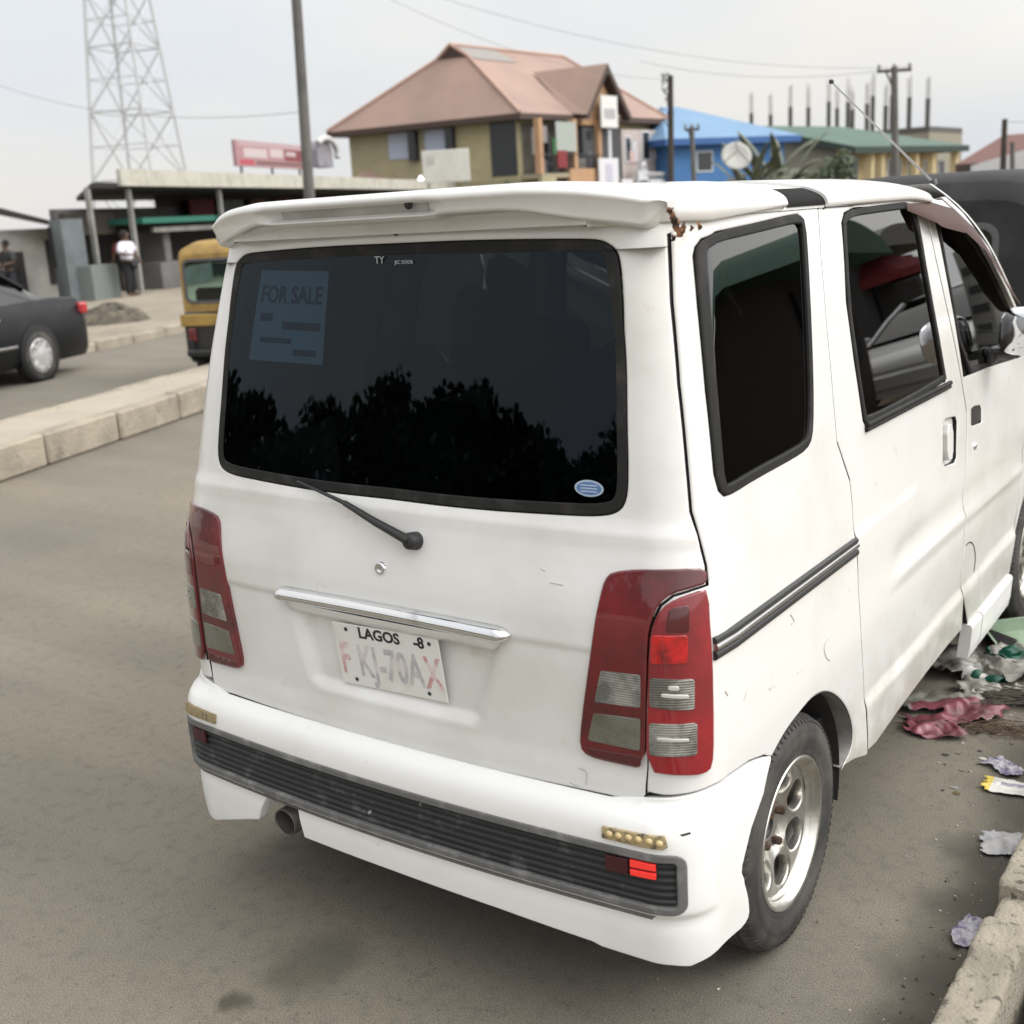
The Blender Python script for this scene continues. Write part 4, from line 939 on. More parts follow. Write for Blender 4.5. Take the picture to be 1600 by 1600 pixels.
# broken concrete drain edge beside the camera
def rough_slab(name, x0, x1, y0, y1, z0, z1, mtl, seed, edge=.012, yfine=(-.6, 1.6)):
    """worn cast slab: a swept section whose edges are chipped by noise"""
    ys = [y0, y0+.004, y0+.012]; y = y0+.02
    while y < y1-.02: ys.append(y); y += .0085 if yfine[0] < y < yfine[1] else .08
    ys += [y1-.012, y1-.004, y1]; e = edge; w_ = x1-x0
    sec = [(0, z0), (0, (z0+z1)/2), (0, z1-3*e), (0, z1-1.6*e), (.1*e, z1-.8*e), (.45*e, z1-.25*e), (1.1*e, z1), (2*e, z1)]+[(2*e+(w_-4*e)*t, z1) for t in np.linspace(.12, .88, 9)]+[(w_-2*e, z1), (w_-1.1*e, z1), (w_-.45*e, z1-.25*e), (w_-.1*e, z1-.8*e), (w_, z1-1.6*e), (w_, z1-3*e), (w_, z1-.05-3*e), (w_, z0)]
    rows = []
    for y in ys:
        en = max(0, 1-min(y-y0, y1-y)/.014); r = []
        for sx, sz in sec:
            x, z = x0+sx, sz; c = Vector((x*1.0, y, z)); cor = max(0, 1-min(sx, w_-sx)/(2.2*e))*max(0, 1-(z1-z)/(3.2*e))
            n1, n2, n3 = noise.noise(c*14+Vector((seed, 0, 0))), noise.noise(c*42+Vector((0, seed, 0))), noise.noise(c*110)
            chip_ = (max(0, n1-.28)*1.6+max(0, n2-.15)*.9+.12)*e*cor*1.2; sg = 1 if sx < w_/2 else -1
            r.append((x+sg*(chip_*.8+n2*.0016+en*.006), y+n3*.0012, z-chip_-en*.010*(z > z0+.01)+.0026*n1+.0016*n2+.0009*n3+.005*noise.noise(Vector((seed*2.1, y*2.2, x*4)))*(z > z0+.01)))
        rows.append(r)
    m = MB(); m.grid(rows, 0, True); m.add(rows[0], [tuple(range(len(sec)))[::-1]], 0); m.add(rows[-1], [tuple(range(len(sec)))], 0); return m.build(name, mtl)
from mathutils import noise
tag(rough_slab('kerb', 1.128, 1.226, -4.2, .625, -.2, .15, CONC, 3, .008), kind='structure')
tag(rough_slab('kerb', 1.122, 1.40, .762, 5.2, -.2, .152, CONC, 5, .009), kind='structure')
tag(rough_slab('kerb', 1.130, 1.42, .612, .78, -.2, .118, CONC, 8, .014), kind='structure')
tag(rough_slab('kerb', 1.40, 1.66, -6, 6, -.25, .075, CONC, 9), kind='structure')
m = MB(); m.box((1.30, .52, -.03), (.07, .19, .17), 0, bev=.01); m.build('drain_hole_box', mat('dark_hole_shade', (.05, .048, .042), rough=.9, bump=(40, .006)))  # near-black box in place of a hole; its shade is in the colour
tag(bpy.data.objects['drain_hole_box'], 'dark box standing in for the shaded hole in the drain behind the kerb', 'block')

# ------------------------------------------------------------------ litter by the kerb
from mathutils import noise
def crumple(name, at, size, mats, label, cat, rz=0.0, amp=.02, n=34, seed=1, fold=1.0, outline=None, colour=None, lift=.004, group=None, thick=.0008, freq=9):
    """A thin crumpled sheet with a ragged outline, lying on the ground."""
    rnd = random.Random(seed); w_, h_ = size; bm = bmesh.new(); V = {}; cut = outline or (lambda u, v: True)
    for i in range(n+1):
        for j in range(n+1):
            u, v = i/n*2-1, j/n*2-1; x, y = u*w_/2, v*h_/2
            q = Vector((x*freq+seed*3.1, y*freq, seed)); r_ = abs(noise.noise(q)); r2 = abs(noise.noise(q*2.3+Vector((5, 1, 2)))); r3 = noise.noise(q*4.7)
            z = amp*(1.6*(.5-r_)+.9*(.5-r2)+.35*r3); z = max(0, z*fold)+lift
            dx = noise.noise(q+Vector((9, 9, 0)))*amp*1.2; dy = noise.noise(q+Vector((0, 19, 4)))*amp*1.2
            V[i, j] = bm.verts.new((x+dx, y+dy, z))
    mi = {}
    for i in range(n):
        for j in range(n):
            u, v = (i+.5)/n*2-1, (j+.5)/n*2-1; rg = noise.noise(Vector((u*3+seed, v*3, 0)))*.22
            if cut(u+rg, v+rg*.7):
                f = bm.faces.new((V[i, j], V[i+1, j], V[i+1, j+1], V[i, j+1])); f.material_index = colour(u, v) if colour else 0; f.smooth = True
    bmesh.ops.delete(bm, geom=[v for v in bm.verts if not v.link_faces], context='VERTS')
    me = bpy.data.meshes.new(name); bm.to_mesh(me); bm.free()
    for m_ in (mats if isinstance(mats, list) else [mats]): me.materials.append(m_)
    o = bpy.data.objects.new(name, me); COL.objects.link(o); so = o.modifiers.new('thickness', 'SOLIDIFY'); so.thickness = thick
    o.location = (at[0], at[1], 0); o.rotation_euler = (0, 0, rz); return tag(o, label, cat, group)
def plastic(name, c, c2=None, rough=.3, sc=14): return mat(name, c, rough=rough, spec=.5, var=((c2 or tuple(v*.55 for v in c)), sc, .42, .65), bump=(60, .002))
PINK = plastic('pink_plastic', (.23, .07, .09), (.12, .05, .055)); GREYB = plastic('grey_plastic_film', (.27, .265, .235), (.13, .125, .105)); GREENB = plastic('green_plastic', (.012, .085, .055), (.008, .045, .03))
WHT = plastic('white_plastic', (.62, .61, .58), (.42, .41, .38)); PURP = plastic('purple_print_film', (.33, .325, .345), (.10, .08, .17), sc=38); YEL = plastic('yellow_print', (.62, .47, .08), (.5, .36, .05)); CLEARF = plastic('clear_film', (.36, .355, .36), (.22, .22, .24), sc=10)
G = lambda px, py: ground_at(px, py)
LIT = 'litter along the kerb'
ell = lambda u, v: u*u+v*v < .95
crumple('plastic_bag', G(1480, 1112), (.40, .25), [PINK, GREYB], 'torn pink plastic bag with pale patches lying beside the van', 'plastic bag', rz=.5, amp=.022, seed=4, outline=lambda u, v: u*u+v*v < .9 and not (u < -.1 and abs(v+.25) < .17), colour=lambda u, v: 1 if v > .42 or (u < -.5 and v > -.2) else 0, group=LIT)
crumple('plastic_bag', G(1462, 1145), (.20, .11), PINK, 'small ragged pink scrap nearest the van side', 'plastic bag', rz=.2, amp=.02, seed=14, outline=ell, group=LIT)
crumple('plastic_bag', G(1535, 1046), (.50, .30), GREYB, 'large crumpled grey plastic bag lying behind the pink one', 'plastic bag', rz=.25, amp=.045, seed=7, outline=ell, group=LIT)
crumple('plastic_bag', G(1592, 1043), (.22, .16), GREENB, 'dark green plastic bag at the edge of the litter heap', 'plastic bag', rz=.1, amp=.05, seed=9, outline=ell, group=LIT)
crumple('plastic_bag', G(1560, 1088), (.26, .14), GREYB, 'flat brownish grey plastic film between the green can wrap and the broom', 'plastic bag', rz=.3, amp=.03, seed=21, outline=ell, group=LIT)
# green and white drinks wrapper rolled into a tube
m = MB(); rows = []
for i in range(15):
    t = i/14; r_ = .026*(1+.18*math.sin(t*9)) if i > 2 else .026+.012*(3-i)/3; rows.append([(t*.13-.065, r_*math.cos(a)*(1+.15*noise.noise(Vector((a, t*4, 3)))), .024+r_*.85*math.sin(a)*(1+.2*noise.noise(Vector((a*1.3, t*5, 8))))) for a in np.linspace(0, 2*PI, 19)])
m.grid(rows, 0, True); m.mi = [1 if k < 18*3 else (1 if 18*6 <= k < 18*8 and k % 18 < 8 else 0) for k in range(len(m.f))]
o = m.build('drink_wrapper', [GREENB, WHT]); p = G(1538, 1072); o.location = (p[0], p[1], 0); o.rotation_euler = (0, 0, -.35); tag(o, 'rolled green and white wrapper standing out in front of the grey bag', 'wrapper', LIT)
# pale green tray
m = MB(); bx = [(-.13, -.09), (.13, -.09), (.13, .09), (-.13, .09)]; top = [(x*1.15, y*1.18) for x, y in bx]
m.add([(x, y, .01) for x, y in bx]+[(x, y, .05) for x, y in top]+[(x*1.06, y*1.06, .052) for x, y in top]+[(x*1.06, y*1.06, .047) for x, y in top], [(0, 1, 2, 3)]+[(i, (i+1) % 4, 4+(i+1) % 4, 4+i) for i in range(4)]+[(4+i, 4+(i+1) % 4, 8+(i+1) % 4, 8+i) for i in range(4)]+[(8+i, 8+(i+1) % 4, 12+(i+1) % 4, 12+i) for i in range(4)], 0)
o = m.build('tray', mat('pale_green_plastic', (.30, .40, .29), rough=.5, var=((.22, .29, .2), 8, .4, .7))); p = G(1600, 1006); o.location = (p[0]+.03, p[1], .012); o.rotation_euler = (.10, -.10, .55); tag(o, 'pale green shallow plastic tray behind the grey bag', 'tray', LIT)
m = MB(); 
for i in range(9): m.tube([(-.12+.01*i, -.02+.005*i, .012), (0, .006*i-.02, .025+.003*(i % 3)), (.13, .008*i-.03, .012)], .006, 5)
o = m.build('cloth_strip', mat('black_cloth', (.02, .018, .018), rough=.9)); p = G(1535, 998); o.location = (p[0], p[1], 0); o.rotation_euler = (0, 0, -.3); tag(o, 'black twisted cloth strip by the front sill of the van', 'cloth', LIT)
# straw broom
m = MB(); rnd = random.Random(3)
for i in range(95):
    y0 = rnd.gauss(0, .014); y1 = rnd.gauss(0, .05); z0 = .016+abs(rnd.gauss(0, .012)); z1 = .008+abs(rnd.gauss(0, .014)); b = rnd.uniform(-.015, .015)
    m.tube([(.32, y0, z0+.01), (.1, y0*.8+y1*.3+b, z0), (-.08+rnd.uniform(-.05, .04), y1, z1)], .0016, 4, 0, caps=False)
o = m.build('broom', mat('dry_broom_straw', (.10, .085, .065), rough=.9, var=((.05, .042, .034), 20, .4, .6))); p = G(1570, 1096); o.location = (p[0]+.02, p[1]+.02, 0); o.rotation_euler = (0, 0, .12); tag(o, 'bundle of dark broom straws lying at the right of the pink bag', 'broom', LIT)
m = MB(); rnd = random.Random(8)
for i in range(130):
    x, y = rnd.gauss(0, .11), rnd.gauss(0, .035); a = rnd.uniform(-.9, .9); l = rnd.uniform(.015, .06); c = (math.cos(a)*l, math.sin(a)*l)
    m.tube([(x-c[0], y-c[1], .003+rnd.random()*.008), (x, y, .005+rnd.random()*.016), (x+c[0], y+c[1], .003+rnd.random()*.008)], rnd.uniform(.0008, .0018), 4, 0, caps=False)
o = m.build('twig_litter', mat('brown_twigs', (.11, .075, .05), rough=.95)); p = G(1535, 1140); o.location = (p[0], p[1], 0); o.rotation_euler = (0, 0, .35); tag(o, kind='stuff'); o['label'] = 'loose brown twigs and chaff scattered in front of the broom'; o['category'] = 'twigs'
SA = 'water sachets'
tear = lambda u, v: abs(v) < .95*(1-.75*max(0, u)**2) and abs(u) < .95
crumple('water_sachet', G(1570, 1203), (.125, .082), PURP, 'empty purple printed sachet lying above the yellow wrapper', 'sachet', rz=-.55, amp=.010, seed=31, outline=tear, group=SA, n=24, freq=16)
crumple('water_sachet', G(1520, 1462), (.125, .082), PURP, 'empty purple printed sachet leaning against the kerb', 'sachet', rz=1.75, amp=.014, seed=33, outline=tear, group=SA, n=24, freq=16)
crumple('food_wrapper', G(1592, 1236), (.20, .105), [WHT, YEL, PURP], 'white food wrapper with a yellow end lying on the dirt', 'wrapper', rz=.10, amp=.007, seed=36, outline=lambda u, v: abs(u) < .97 and abs(v) < .9, colour=lambda u, v: 1 if u < -.72 else (2 if (.0 < v < .4 and -.5 < u < .3) else 0), group=LIT, n=30)
crumple('plastic_sheet', G(1580, 1325), (.16, .12), CLEARF, 'torn clear plastic sheet by the kerb edge', 'plastic film', rz=.35, amp=.014, seed=40, outline=lambda u, v: abs(u) < .95 and abs(v) < .9, group=LIT, n=28)
m = MB(); rnd = random.Random(44)
for i in range(70):   # small flattened scraps trodden into the dirt round the heap
    c_ = G(rnd.choice((1540, 1560, 1500, 1580)), rnd.choice((1050, 1090, 1125, 1160, 1200))); x, y = c_[0]+rnd.gauss(0, .09), c_[1]+rnd.gauss(0, .13); s_ = rnd.uniform(.004, .017); a = rnd.random()*6.28
    if x < .62 or x > 1.1: continue
    n_ = 6; ring_ = [(x+s_*(.6+.5*rnd.random())*math.cos(a+2*PI*k/n_), y+s_*(.4+.5*rnd.random())*math.sin(a+2*PI*k/n_),   .001+.0015*rnd.random()) for k in range(n_)]
    m.add(ring_+[(x, y, .002+.002*rnd.random())], [(k, (k+1) % n_, n_) for k in range(n_)], rnd.choice((0, 0, 1, 2, 3, 4, 4)), True)
o = m.build('scrap_litter', [mat('scrap_dun', (.17, .14, .10), rough=.9), mat('scrap_white', (.42, .40, .36), rough=.7), GREYB, mat('scrap_leaf', (.10, .075, .035), rough=.9), mat('scrap_black', (.03, .028, .026), rough=.8)]); tag(o, kind='stuff')
# crumbs, pebbles and chips on the asphalt
m = MB(); rnd = random.Random(12)
def chip(x, y, s, mi):
    pts = [(x+rnd.uniform(-s, s), y+rnd.uniform(-s, s), .001) for _ in range(3)]+[(x+rnd.uniform(-s, s)*.5, y+rnd.uniform(-s, s)*.5, s*rnd.uniform(.3, .9))]
    m.add(pts, [(0, 1, 3), (1, 2, 3), (2, 0, 3)], mi)
for i in range(520):
    x, y = 1.12-abs(rnd.gauss(0, .11)), rnd.uniform(-.3, 3.2); chip(x, y, rnd.uniform(.0015, .0075), rnd.choice((0, 0, 0, 1, 1, 2)))
for i in range(700):
    x, y = rnd.uniform(-3.5, 1.1), rnd.uniform(-1.3, 3.5); chip(x, y, rnd.uniform(.001, .0038), rnd.choice((0, 0, 1, 2)))
for px, py in ((1030, 1530), (1121, 1546), (1378, 1447), (1462, 1312), (1340, 1480), (1415, 1340), (1515, 1205)):
    p = G(px, py); chip(p[0], p[1], .008, 2)
for i in range(160): chip(rnd.uniform(1.23, 1.42), rnd.uniform(-.4, .6), rnd.uniform(.003, .012), 1)
for k, v in enumerate(m.v):
    if v[0] > 1.22: m.v[k] = (v[0], v[1], v[2]-.17)
o = m.build('road_grit', [mat('dark_grit', (.07, .062, .052), rough=.95), mat('tan_grit', (.22, .18, .13), rough=.95), mat('pale_grit', (.5, .47, .4), rough=.9)]); tag(o, kind='stuff')
# ------------------------------------------------------------------ people
def skin_body(J, E, sub=2):
    """one continuous surface grown round a skeleton; J: name -> (position, radius)"""
    names = list(J); me = bpy.data.meshes.new('body'); me.from_pydata([J[n][0] for n in names], [(names.index(a), names.index(b)) for a, b in E], [])
    o = bpy.data.objects.new('body', me); COL.objects.link(o)
    md = o.modifiers.new('skin', 'SKIN'); md.use_smooth_shade = True; md.branch_smoothing = .6
    for i, n in enumerate(names):
        r = J[n][1]; me.skin_vertices[0].data[i].radius = r if isinstance(r, tuple) else (r, r); me.skin_vertices[0].data[i].use_root = (i == 0)
    ss = o.modifiers.new('sub', 'SUBSURF'); ss.levels = sub; ss.render_levels = sub
    bpy.context.view_layer.update(); e = bpy.data.meshes.new_from_object(o.evaluated_get(bpy.context.evaluated_depsgraph_get()))
    bpy.data.objects.remove(o); bpy.data.meshes.remove(me); return e
SKIN = mat('brown_skin', (.085, .045, .028), rough=.5); HAIR = mat('black_hair', (.012, .011, .011), rough=.9); SHOE = mat('dark_shoe', (.02, .018, .018), rough=.6)
def person(loc, rz, H, label, shirt, trousers, arms, group=None, girth=1.12):
    """standing figure facing local +y"""
    root = empty('person', loc, label, 'person', rz, group); k = H/1.75
    J = {'pelvis': ((0, 0, .93), (.155, .115)), 'waist': ((0, 0, 1.08), (.135, .10)), 'chest': ((0, .01, 1.28), (.165, .12)), 'neckb': ((0, 0, 1.44), (.085, .075)), 'neck': ((0, .01, 1.51), .055), 'head': ((0, .02, 1.60), (.072, .088)), 'crown': ((0, .015, 1.70), (.060, .075))}
    E = [('pelvis', 'waist'), ('waist', 'chest'), ('chest', 'neckb'), ('neckb', 'neck'), ('neck', 'head'), ('head', 'crown')]
    for s, nm in ((-1, 'l'), (1, 'r')):
        el, wr = arms[0 if s < 0 else 1]
        J.update({'sh'+nm: ((s*.19, 0, 1.40), .062), 'el'+nm: ((s*el[0], el[1], el[2]), .045), 'wr'+nm: ((s*wr[0], wr[1], wr[2]), .03), 'ha'+nm: ((s*(wr[0]+.0), wr[1]+.03, wr[2]-.09), (.022, .042)),
                  'hip'+nm: ((s*.09, 0, .86), .09), 'kn'+nm: ((s*.10, .015, .48), .06), 'an'+nm: ((s*.105, -.02, .09), .042), 'to'+nm: ((s*.115, .14, .045), (.038, .03))})
        E += [('chest', 'sh'+nm), ('sh'+nm, 'el'+nm), ('el'+nm, 'wr'+nm), ('wr'+nm, 'ha'+nm), ('pelvis', 'hip'+nm), ('hip'+nm, 'kn'+nm), ('kn'+nm, 'an'+nm), ('an'+nm, 'to'+nm)]
    def add(nm, names, mt, grow):
        JJ = {n: (tuple(c*k for c in J[n][0]), tuple(r*k+grow for r in (J[n][1] if isinstance(J[n][1], tuple) else (J[n][1],)*2))) for n in names}
        me = skin_body(JJ, [e for e in E if e[0] in names and e[1] in names]); me.materials.clear(); me.materials.append(mt)
        o = bpy.data.objects.new(nm, me); COL.objects.link(o); o.parent = root; return o
    add('body', list(J), SKIN, 0)
    add('shirt', ['pelvis', 'waist', 'chest', 'neckb', 'shl', 'ell', 'shr', 'elr'], shirt, .034)
    add('trousers', ['pelvis', 'hipl', 'knl', 'anl', 'hipr', 'knr', 'anr'], trousers, .016)
    root.scale = (girth, girth, 1)
    m = MB(); m.lathe([(0, 1.745*k), (.05*k, 1.735*k), (.085*k, 1.69*k), (.092*k, 1.63*k), (.088*k, 1.58*k)], 18, c=(0, -.012*k, 0)); m.build('hair', HAIR, root)
    return root
hang = ((.27, 0, 1.13), (.30, .05, .90)); wide = ((.34, 0, 1.17), (.33, .10, .95)); bent = ((.29, .02, 1.14), (.20, .24, 1.10))
person(PQ(25.57, 16.6, .10), RZ+.1+PI, 1.72, 'man in white shirt and black trousers standing with his back turned by the stalls', mat('white_cotton', (.72, .70, .80), rough=.9), mat('black_trousers', (.014, .014, .016), rough=.9), (wide, bent), girth=1.3)
person(PQ(28.6, 18.6, .10), RZ-.6, 1.70, 'person in maroon shirt standing in the shade of the stall', mat('maroon_cotton', (.15, .035, .035), rough=.9), mat('brown_trousers', (.05, .042, .035), rough=.9), (hang, hang))
pp, pz = on_q(22, 470, 19); person(PQ(pp, 19, .1), RZ+1.2, 1.66, 'person in dark clothes standing before the light grey shed wall', mat('charcoal_cotton', (.03, .03, .032), rough=.9), mat('dark_blue_trousers', (.025, .028, .035), rough=.9), (bent, hang))

# ------------------------------------------------------------------ vehicles
def car_wheel(r=.31, wd=.2, cover=None):
    root = bpy.data.objects.new('wheel', None); COL.objects.link(root)
    m = MB(); m.lathe([(r*.66, -wd/2), (r*.9, -wd/2), (r*.985, -wd*.36), (r, -wd*.2), (r, wd*.2), (r*.985, wd*.36), (r*.9, wd/2), (r*.66, wd/2)], 40, axis='x'); m.build('tyre', TYRE, root)
    m = MB(); m.lathe([(r*.665, wd/2-.005), (r*.64, wd/2+.006), (r*.58, wd/2-.004), (r*.3, wd/2+.012), (0, wd/2+.016)], 40, axis='x')
    for k in range(9):
        a = 2*PI*k/9; m.box((wd/2+.006, r*.44*math.cos(a), r*.44*math.sin(a)), (.012, r*.34, r*.085), 0, M=Matrix.Rotation(a, 3, 'X'))
    m.build('wheel_cover', cover or mat('silver_cover', (.62, .62, .62), rough=.3, metal=.6), root); return root
def loft_body(sections, name, mt, parent, smooth=True):
    m = MB(); m.grid(sections, 0, smooth); m.add(sections[0], [tuple(range(len(sections[0])))[::-1]], 0); m.add(sections[-1], [tuple(range(len(sections[-1])))], 0); return m.build(name, mt, parent)
def sedan(loc, rz, label, paint, group=None):
    """saloon car, nose towards local +y, centre of wheelbase at the origin"""
    root = empty('saloon_car', loc, label, 'car', rz, group)
    ys = [-2.52, -2.48, -2.35, -1.95, -1.35, -.9, -.3, .3, .85, 1.25, 1.65, 1.95, 2.12, 2.17]
    deck = [.72, .86, .95, .975, .985, .975, .955, .945, .93, .86, .80, .74, .66, .56]
    hw = [.70, .78, .84, .87, .88, .885, .89, .89, .885, .87, .85, .80, .72, .62]
    sec = []
    for y, d, w_ in zip(ys, deck, hw):
        h = [(-w_*.92, .20), (-w_*.985, .30), (-w_, .48), (-w_*.995, .62), (-w_*.965, .78 if d > .8 else d-.06), (-w_*.90, d-.02), (-w_*.78, d)]
        sec.append([(x, y, z) for x, z in h]+[(-x, y, z) for x, z in h[::-1]])
    body = loft_body(sec, 'body', paint, root)
    # cabin: dark glass house, painted roof and pillars
    cs = []; gl = [(-1.72, .965, .70, .965), (-1.45, .965, .72, 1.13), (-1.05, .965, .73, 1.35), (-.75, .96, .735, 1.425), (-.2, .955, .74, 1.445), (.35, .945, .74, 1.405), (.75, .94, .74, 1.22), (1.20, .92, .73, .925)]
    for y, zb_, wb, zt_ in gl:
        wt = wb-(zt_-zb_)*.36; cs.append([(-wb-.07, y, zb_-.03), (-wt, y, zt_-.015), (-wt+.09, y, zt_), (wt-.09, y, zt_), (wt, y, zt_-.015), (wb+.07, y, zb_-.03)])
    loft_body(cs, 'glazing', GLASS_S, root)
    m = MB(); up = cs[2:6]; m.grid([[(x*1.005, y, z+.006) for x, y, z in r[1:5]] for r in up], 0, True)
    for s in (-1, 1):
        for j in (0, 5):
            if (j == 0) != (s < 0): continue
            jj = 1 if j == 0 else 4
            for (a, b, w1) in ((1, 2, .05), (2, 3, .06), (5, 6, .05), (6, 7, .05)): m.tube([tuple(np.array(cs[a][jj])+(0, 0, .004)), tuple(np.array(cs[b][jj])+(0, 0, .004))], w1*.55, 6)
            for i in (0, 1): m.tube([tuple(np.array(cs[3 if i else 4][j])*(1, 1, 1)+(0, -.1+.2*i, 0)), tuple(np.array(cs[3 if i else 4][jj])+(0, -.1+.2*i, 0))], .03, 6)
    m.build('roof', paint, root)
    for s in (-1, 1):
        m = MB(); m.box((s*.70, -2.41, .80), (.34, .14, .15), 0, bev=.03, rot=s*.25); m.build('tail_lamp', mat('car_tail_lamp', (.40, .02, .03), rough=.2, coat=.8), root)
        m = MB(); m.box((s*.66, 2.06, .64), (.30, .16, .12), 0, bev=.03, rot=-s*.3); m.build('headlamp', CLEAR, root)
        for y in (-.55, .35):
            m = MB(); m.box((s*.895, y, .80), (.03, .18, .025), 0, bev=.008); m.build('door_handle', CHROME, root)
        m = MB(); m.box((s*.95, .80, 1.0), (.16, .09, .11), 0, bev=.03); m.build('door_mirror', paint, root)
        for y in (-1.30, 1.32):
            m = MB(); m.lathe([(0, .0), (.36, .0), (.36, .03)], 30, axis='x', c=(s*.868-(.0 if s > 0 else .03), y, .33)); m.build('wheel_arch', DARK, root)
            w_ = car_wheel(.315); w_.parent = root; w_.location = (s*.80, y, .315); w_.rotation_euler = (.3, 0, 0 if s > 0 else PI)
        m = MB(); m.box((s*.885, .05, .46), (.02, 1.9, .035), 0, bev=.005); m.build('side_trim', CHROME, root)
    m = MB(); m.box((0, -2.52, .46), (1.36, .12, .26), 0, bev=.05); m.box((0, 2.16, .40), (1.30, .10, .24), 0, bev=.05); m.build('bumper', paint, root)
    return root
BLACKCAR = mat('black_car_paint', (.006, .0065, .008), rough=.38, spec=.22, coat=.05, var=((.018, .0175, .017), 3, .5, .75))
# rear wheel of the black car touches the road 10.15 m along, 8.35 across
sedan(PQ(10.15-1.2, 8.35+.85, 0), RZ-PI/2+PI, 'black saloon car passing on the far carriageway, its tail showing', BLACKCAR)

def keke(loc, rz, label, body, canvas, band, group='three-wheeled taxis', plate=None, sticker=None, big=False, wtint=(.35, .55, .50)):
    """three-wheeled taxi, nose towards local +y; the rear face is at y = -1.2"""
    root = empty('auto_rickshaw', loc, label, 'auto rickshaw', rz, group)
    # lower tub
    sec = []
    for y, w_, zt_, zb_ in ((-1.22, .60, .86, .34), (-1.15, .655, .90, .30), (-.6, .66, .90, .30), (-.1, .655, .62, .28), (.45, .60, .60, .28), (.9, .42, .72, .30), (1.22, .26, .86, .40), (1.34, .16, .80, .46)):
        sec.append([(-w_*.94, y, zb_), (-w_, y, zb_+.08), (-w_, y, zt_-.06), (-w_*.96, y, zt_), (w_*.96, y, zt_), (w_, y, zt_-.06), (w_, y, zb_+.08), (w_*.94, y, zb_)])
    loft_body(sec, 'body', body, root)
    # canvas canopy: rounded arch from rear to windscreen top
    rows = []
    for y, zt_, w_ in ((-1.20, 1.60, .60), (-1.15, 1.70, .63), (-.9, 1.755, .65), (-.2, 1.77, .655), (.4, 1.74, .63), (.72, 1.68, .58)):
        r = []
        for j in range(21):
            a = PI*j/20; c, s = math.cos(a), math.sin(a); r.append((w_*math.copysign(abs(c)**.34, c), y, zt_-.30+.30*abs(s)**.34))
        rows.append(r)
    m = MB(); m.grid(rows, 0, True); m.build('canopy', canvas, root)
    # rear canvas wall with a framed clear window
    R0 = rows[0]; m = MB(); wall = [(-.60, -1.20, .90)]+[(x, y-.004, z) for x, y, z in R0[::-1]]+[(.60, -1.20, .90)]
    zc = 1.30; win = [(-.40, 1.08), (.40, 1.08), (.40, 1.44), (-.40, 1.44)]
    def ring(hx, hz, r, n=5):
        o = []
        for cx, cz, a in ((hx-r, hz-r, 0), (-hx+r, hz-r, 90), (-hx+r, -hz+r, 180), (hx-r, -hz+r, 270)): o += [(cx+r*math.cos(rad(a+90*i/n)), zc-.03+cz+r*math.sin(rad(a+90*i/n))) for i in range(n+1)]
        return o
    class Flat:
        def raw(s, U, V): return np.stack([U, -1.205+0*U, V], -1)
        def nrm(s, U, V, fn=None): return np.stack([0*U, -1+0*U, 0*U], -1)
    F = Flat(); panel(m, F, [(p[0], p[2]) for p in wall], [ring(.40+.13*big, .17+.07*big, .07)], grid=.15, h=.06, lip=.004, depth=.012); m.build('rear_wall', canvas, root)
    m = MB(); panel(m, F, ring(.43+.13*big, .20+.07*big, .09), [ring(.395+.13*big, .165+.07*big, .065)], off=.008, grid=.2, h=.03, lip=.004, depth=.012); fr_ = m.build('rear_window_frame', mat('grey_piping', (.085, .085, .09), rough=.6), root)
    m = MB(); panel(m, F, ring(.40+.13*big, .17+.07*big, .07), off=-.002, grid=.2, h=.04, lip=.001, depth=.003); m.build('rear_window', glass('clear_plastic_window', wtint, 1.5), root)
    m = MB(); m.box((0, -1.225, .80), (1.30, .035, .15), 0, bev=.012); m.build('rear_band', band, root)
    m = MB(); m.box((0, -1.27, .40), (1.16, .07, .08), 0, bev=.02); m.box((-.5, -1.25, .47), (.05, .06, .2)); m.box((.5, -1.25, .47), (.05, .06, .2)); m.build('rear_bumper', BLACKP, root)
    for s in (-1, 1):
        m = MB(); m.box((s*.50, -1.245, .62), (.10, .04, .16), 0, bev=.012); m.build('tail_lamp', REDL, root)
        m = MB(); m.tube([(s*.60, .74, 1.60), (s*.60, .80, 1.1), (s*.50, .95, .74)], .02, 8); m.tube([(s*.64, -.1, .62), (s*.64, -.1, 1.60)], .018, 8); m.build('pillar', BLACKP, root)
        m = MB(); m.lathe([(.26, -.06), (.27, .06)], 20, axis='x', c=(s*.60, -.80, .26), sweep=PI); m.build('mudguard', BLACKP, root)
        w_ = car_wheel(.22, .12, mat('keke_hub', (.30, .29, .28), rough=.5, metal=.5)); w_.parent = root; w_.location = (s*.59, -.80, .22); w_.rotation_euler = (0, 0, 0 if s > 0 else PI)
    w_ = car_wheel(.22, .10, _mats['keke_hub']); w_.parent = root; w_.location = (0, 1.18, .22)
    m = MB(); m.quad([(-.52, .98, .74), (.52, .98, .74), (.56, .74, 1.62), (-.56, .74, 1.62)]); m.build('windscreen', glass('keke_screen', (.5, .62, .6), 1.5), root)
    m = MB(); m.box((0, -.75, .70), (1.1, .5, .14), 0, bev=.04); m.box((0, -.98, .95), (1.1, .12, .46), 0, bev=.04); m.box((0, .35, .70), (.5, .3, .12), 0, bev=.04); m.build('seat', SEAT, root)
    if plate:
        m = MB(); m.box((plate[0], -1.252, plate[1]), (.20, .012, .17), 0, bev=.004); m.add([(plate[0]-.012, -1.2592, plate[1]-.07), (plate[0]+.016, -1.2592, plate[1]-.07), (plate[0]+.016, -1.2592, plate[1]+.05), (plate[0]-.012, -1.2592, plate[1]+.05)], [(0, 1, 2, 3)], 1)
        m.build('number_board', [mat('yellow_green_board', (.50, .62, .06), rough=.6), INK], root)
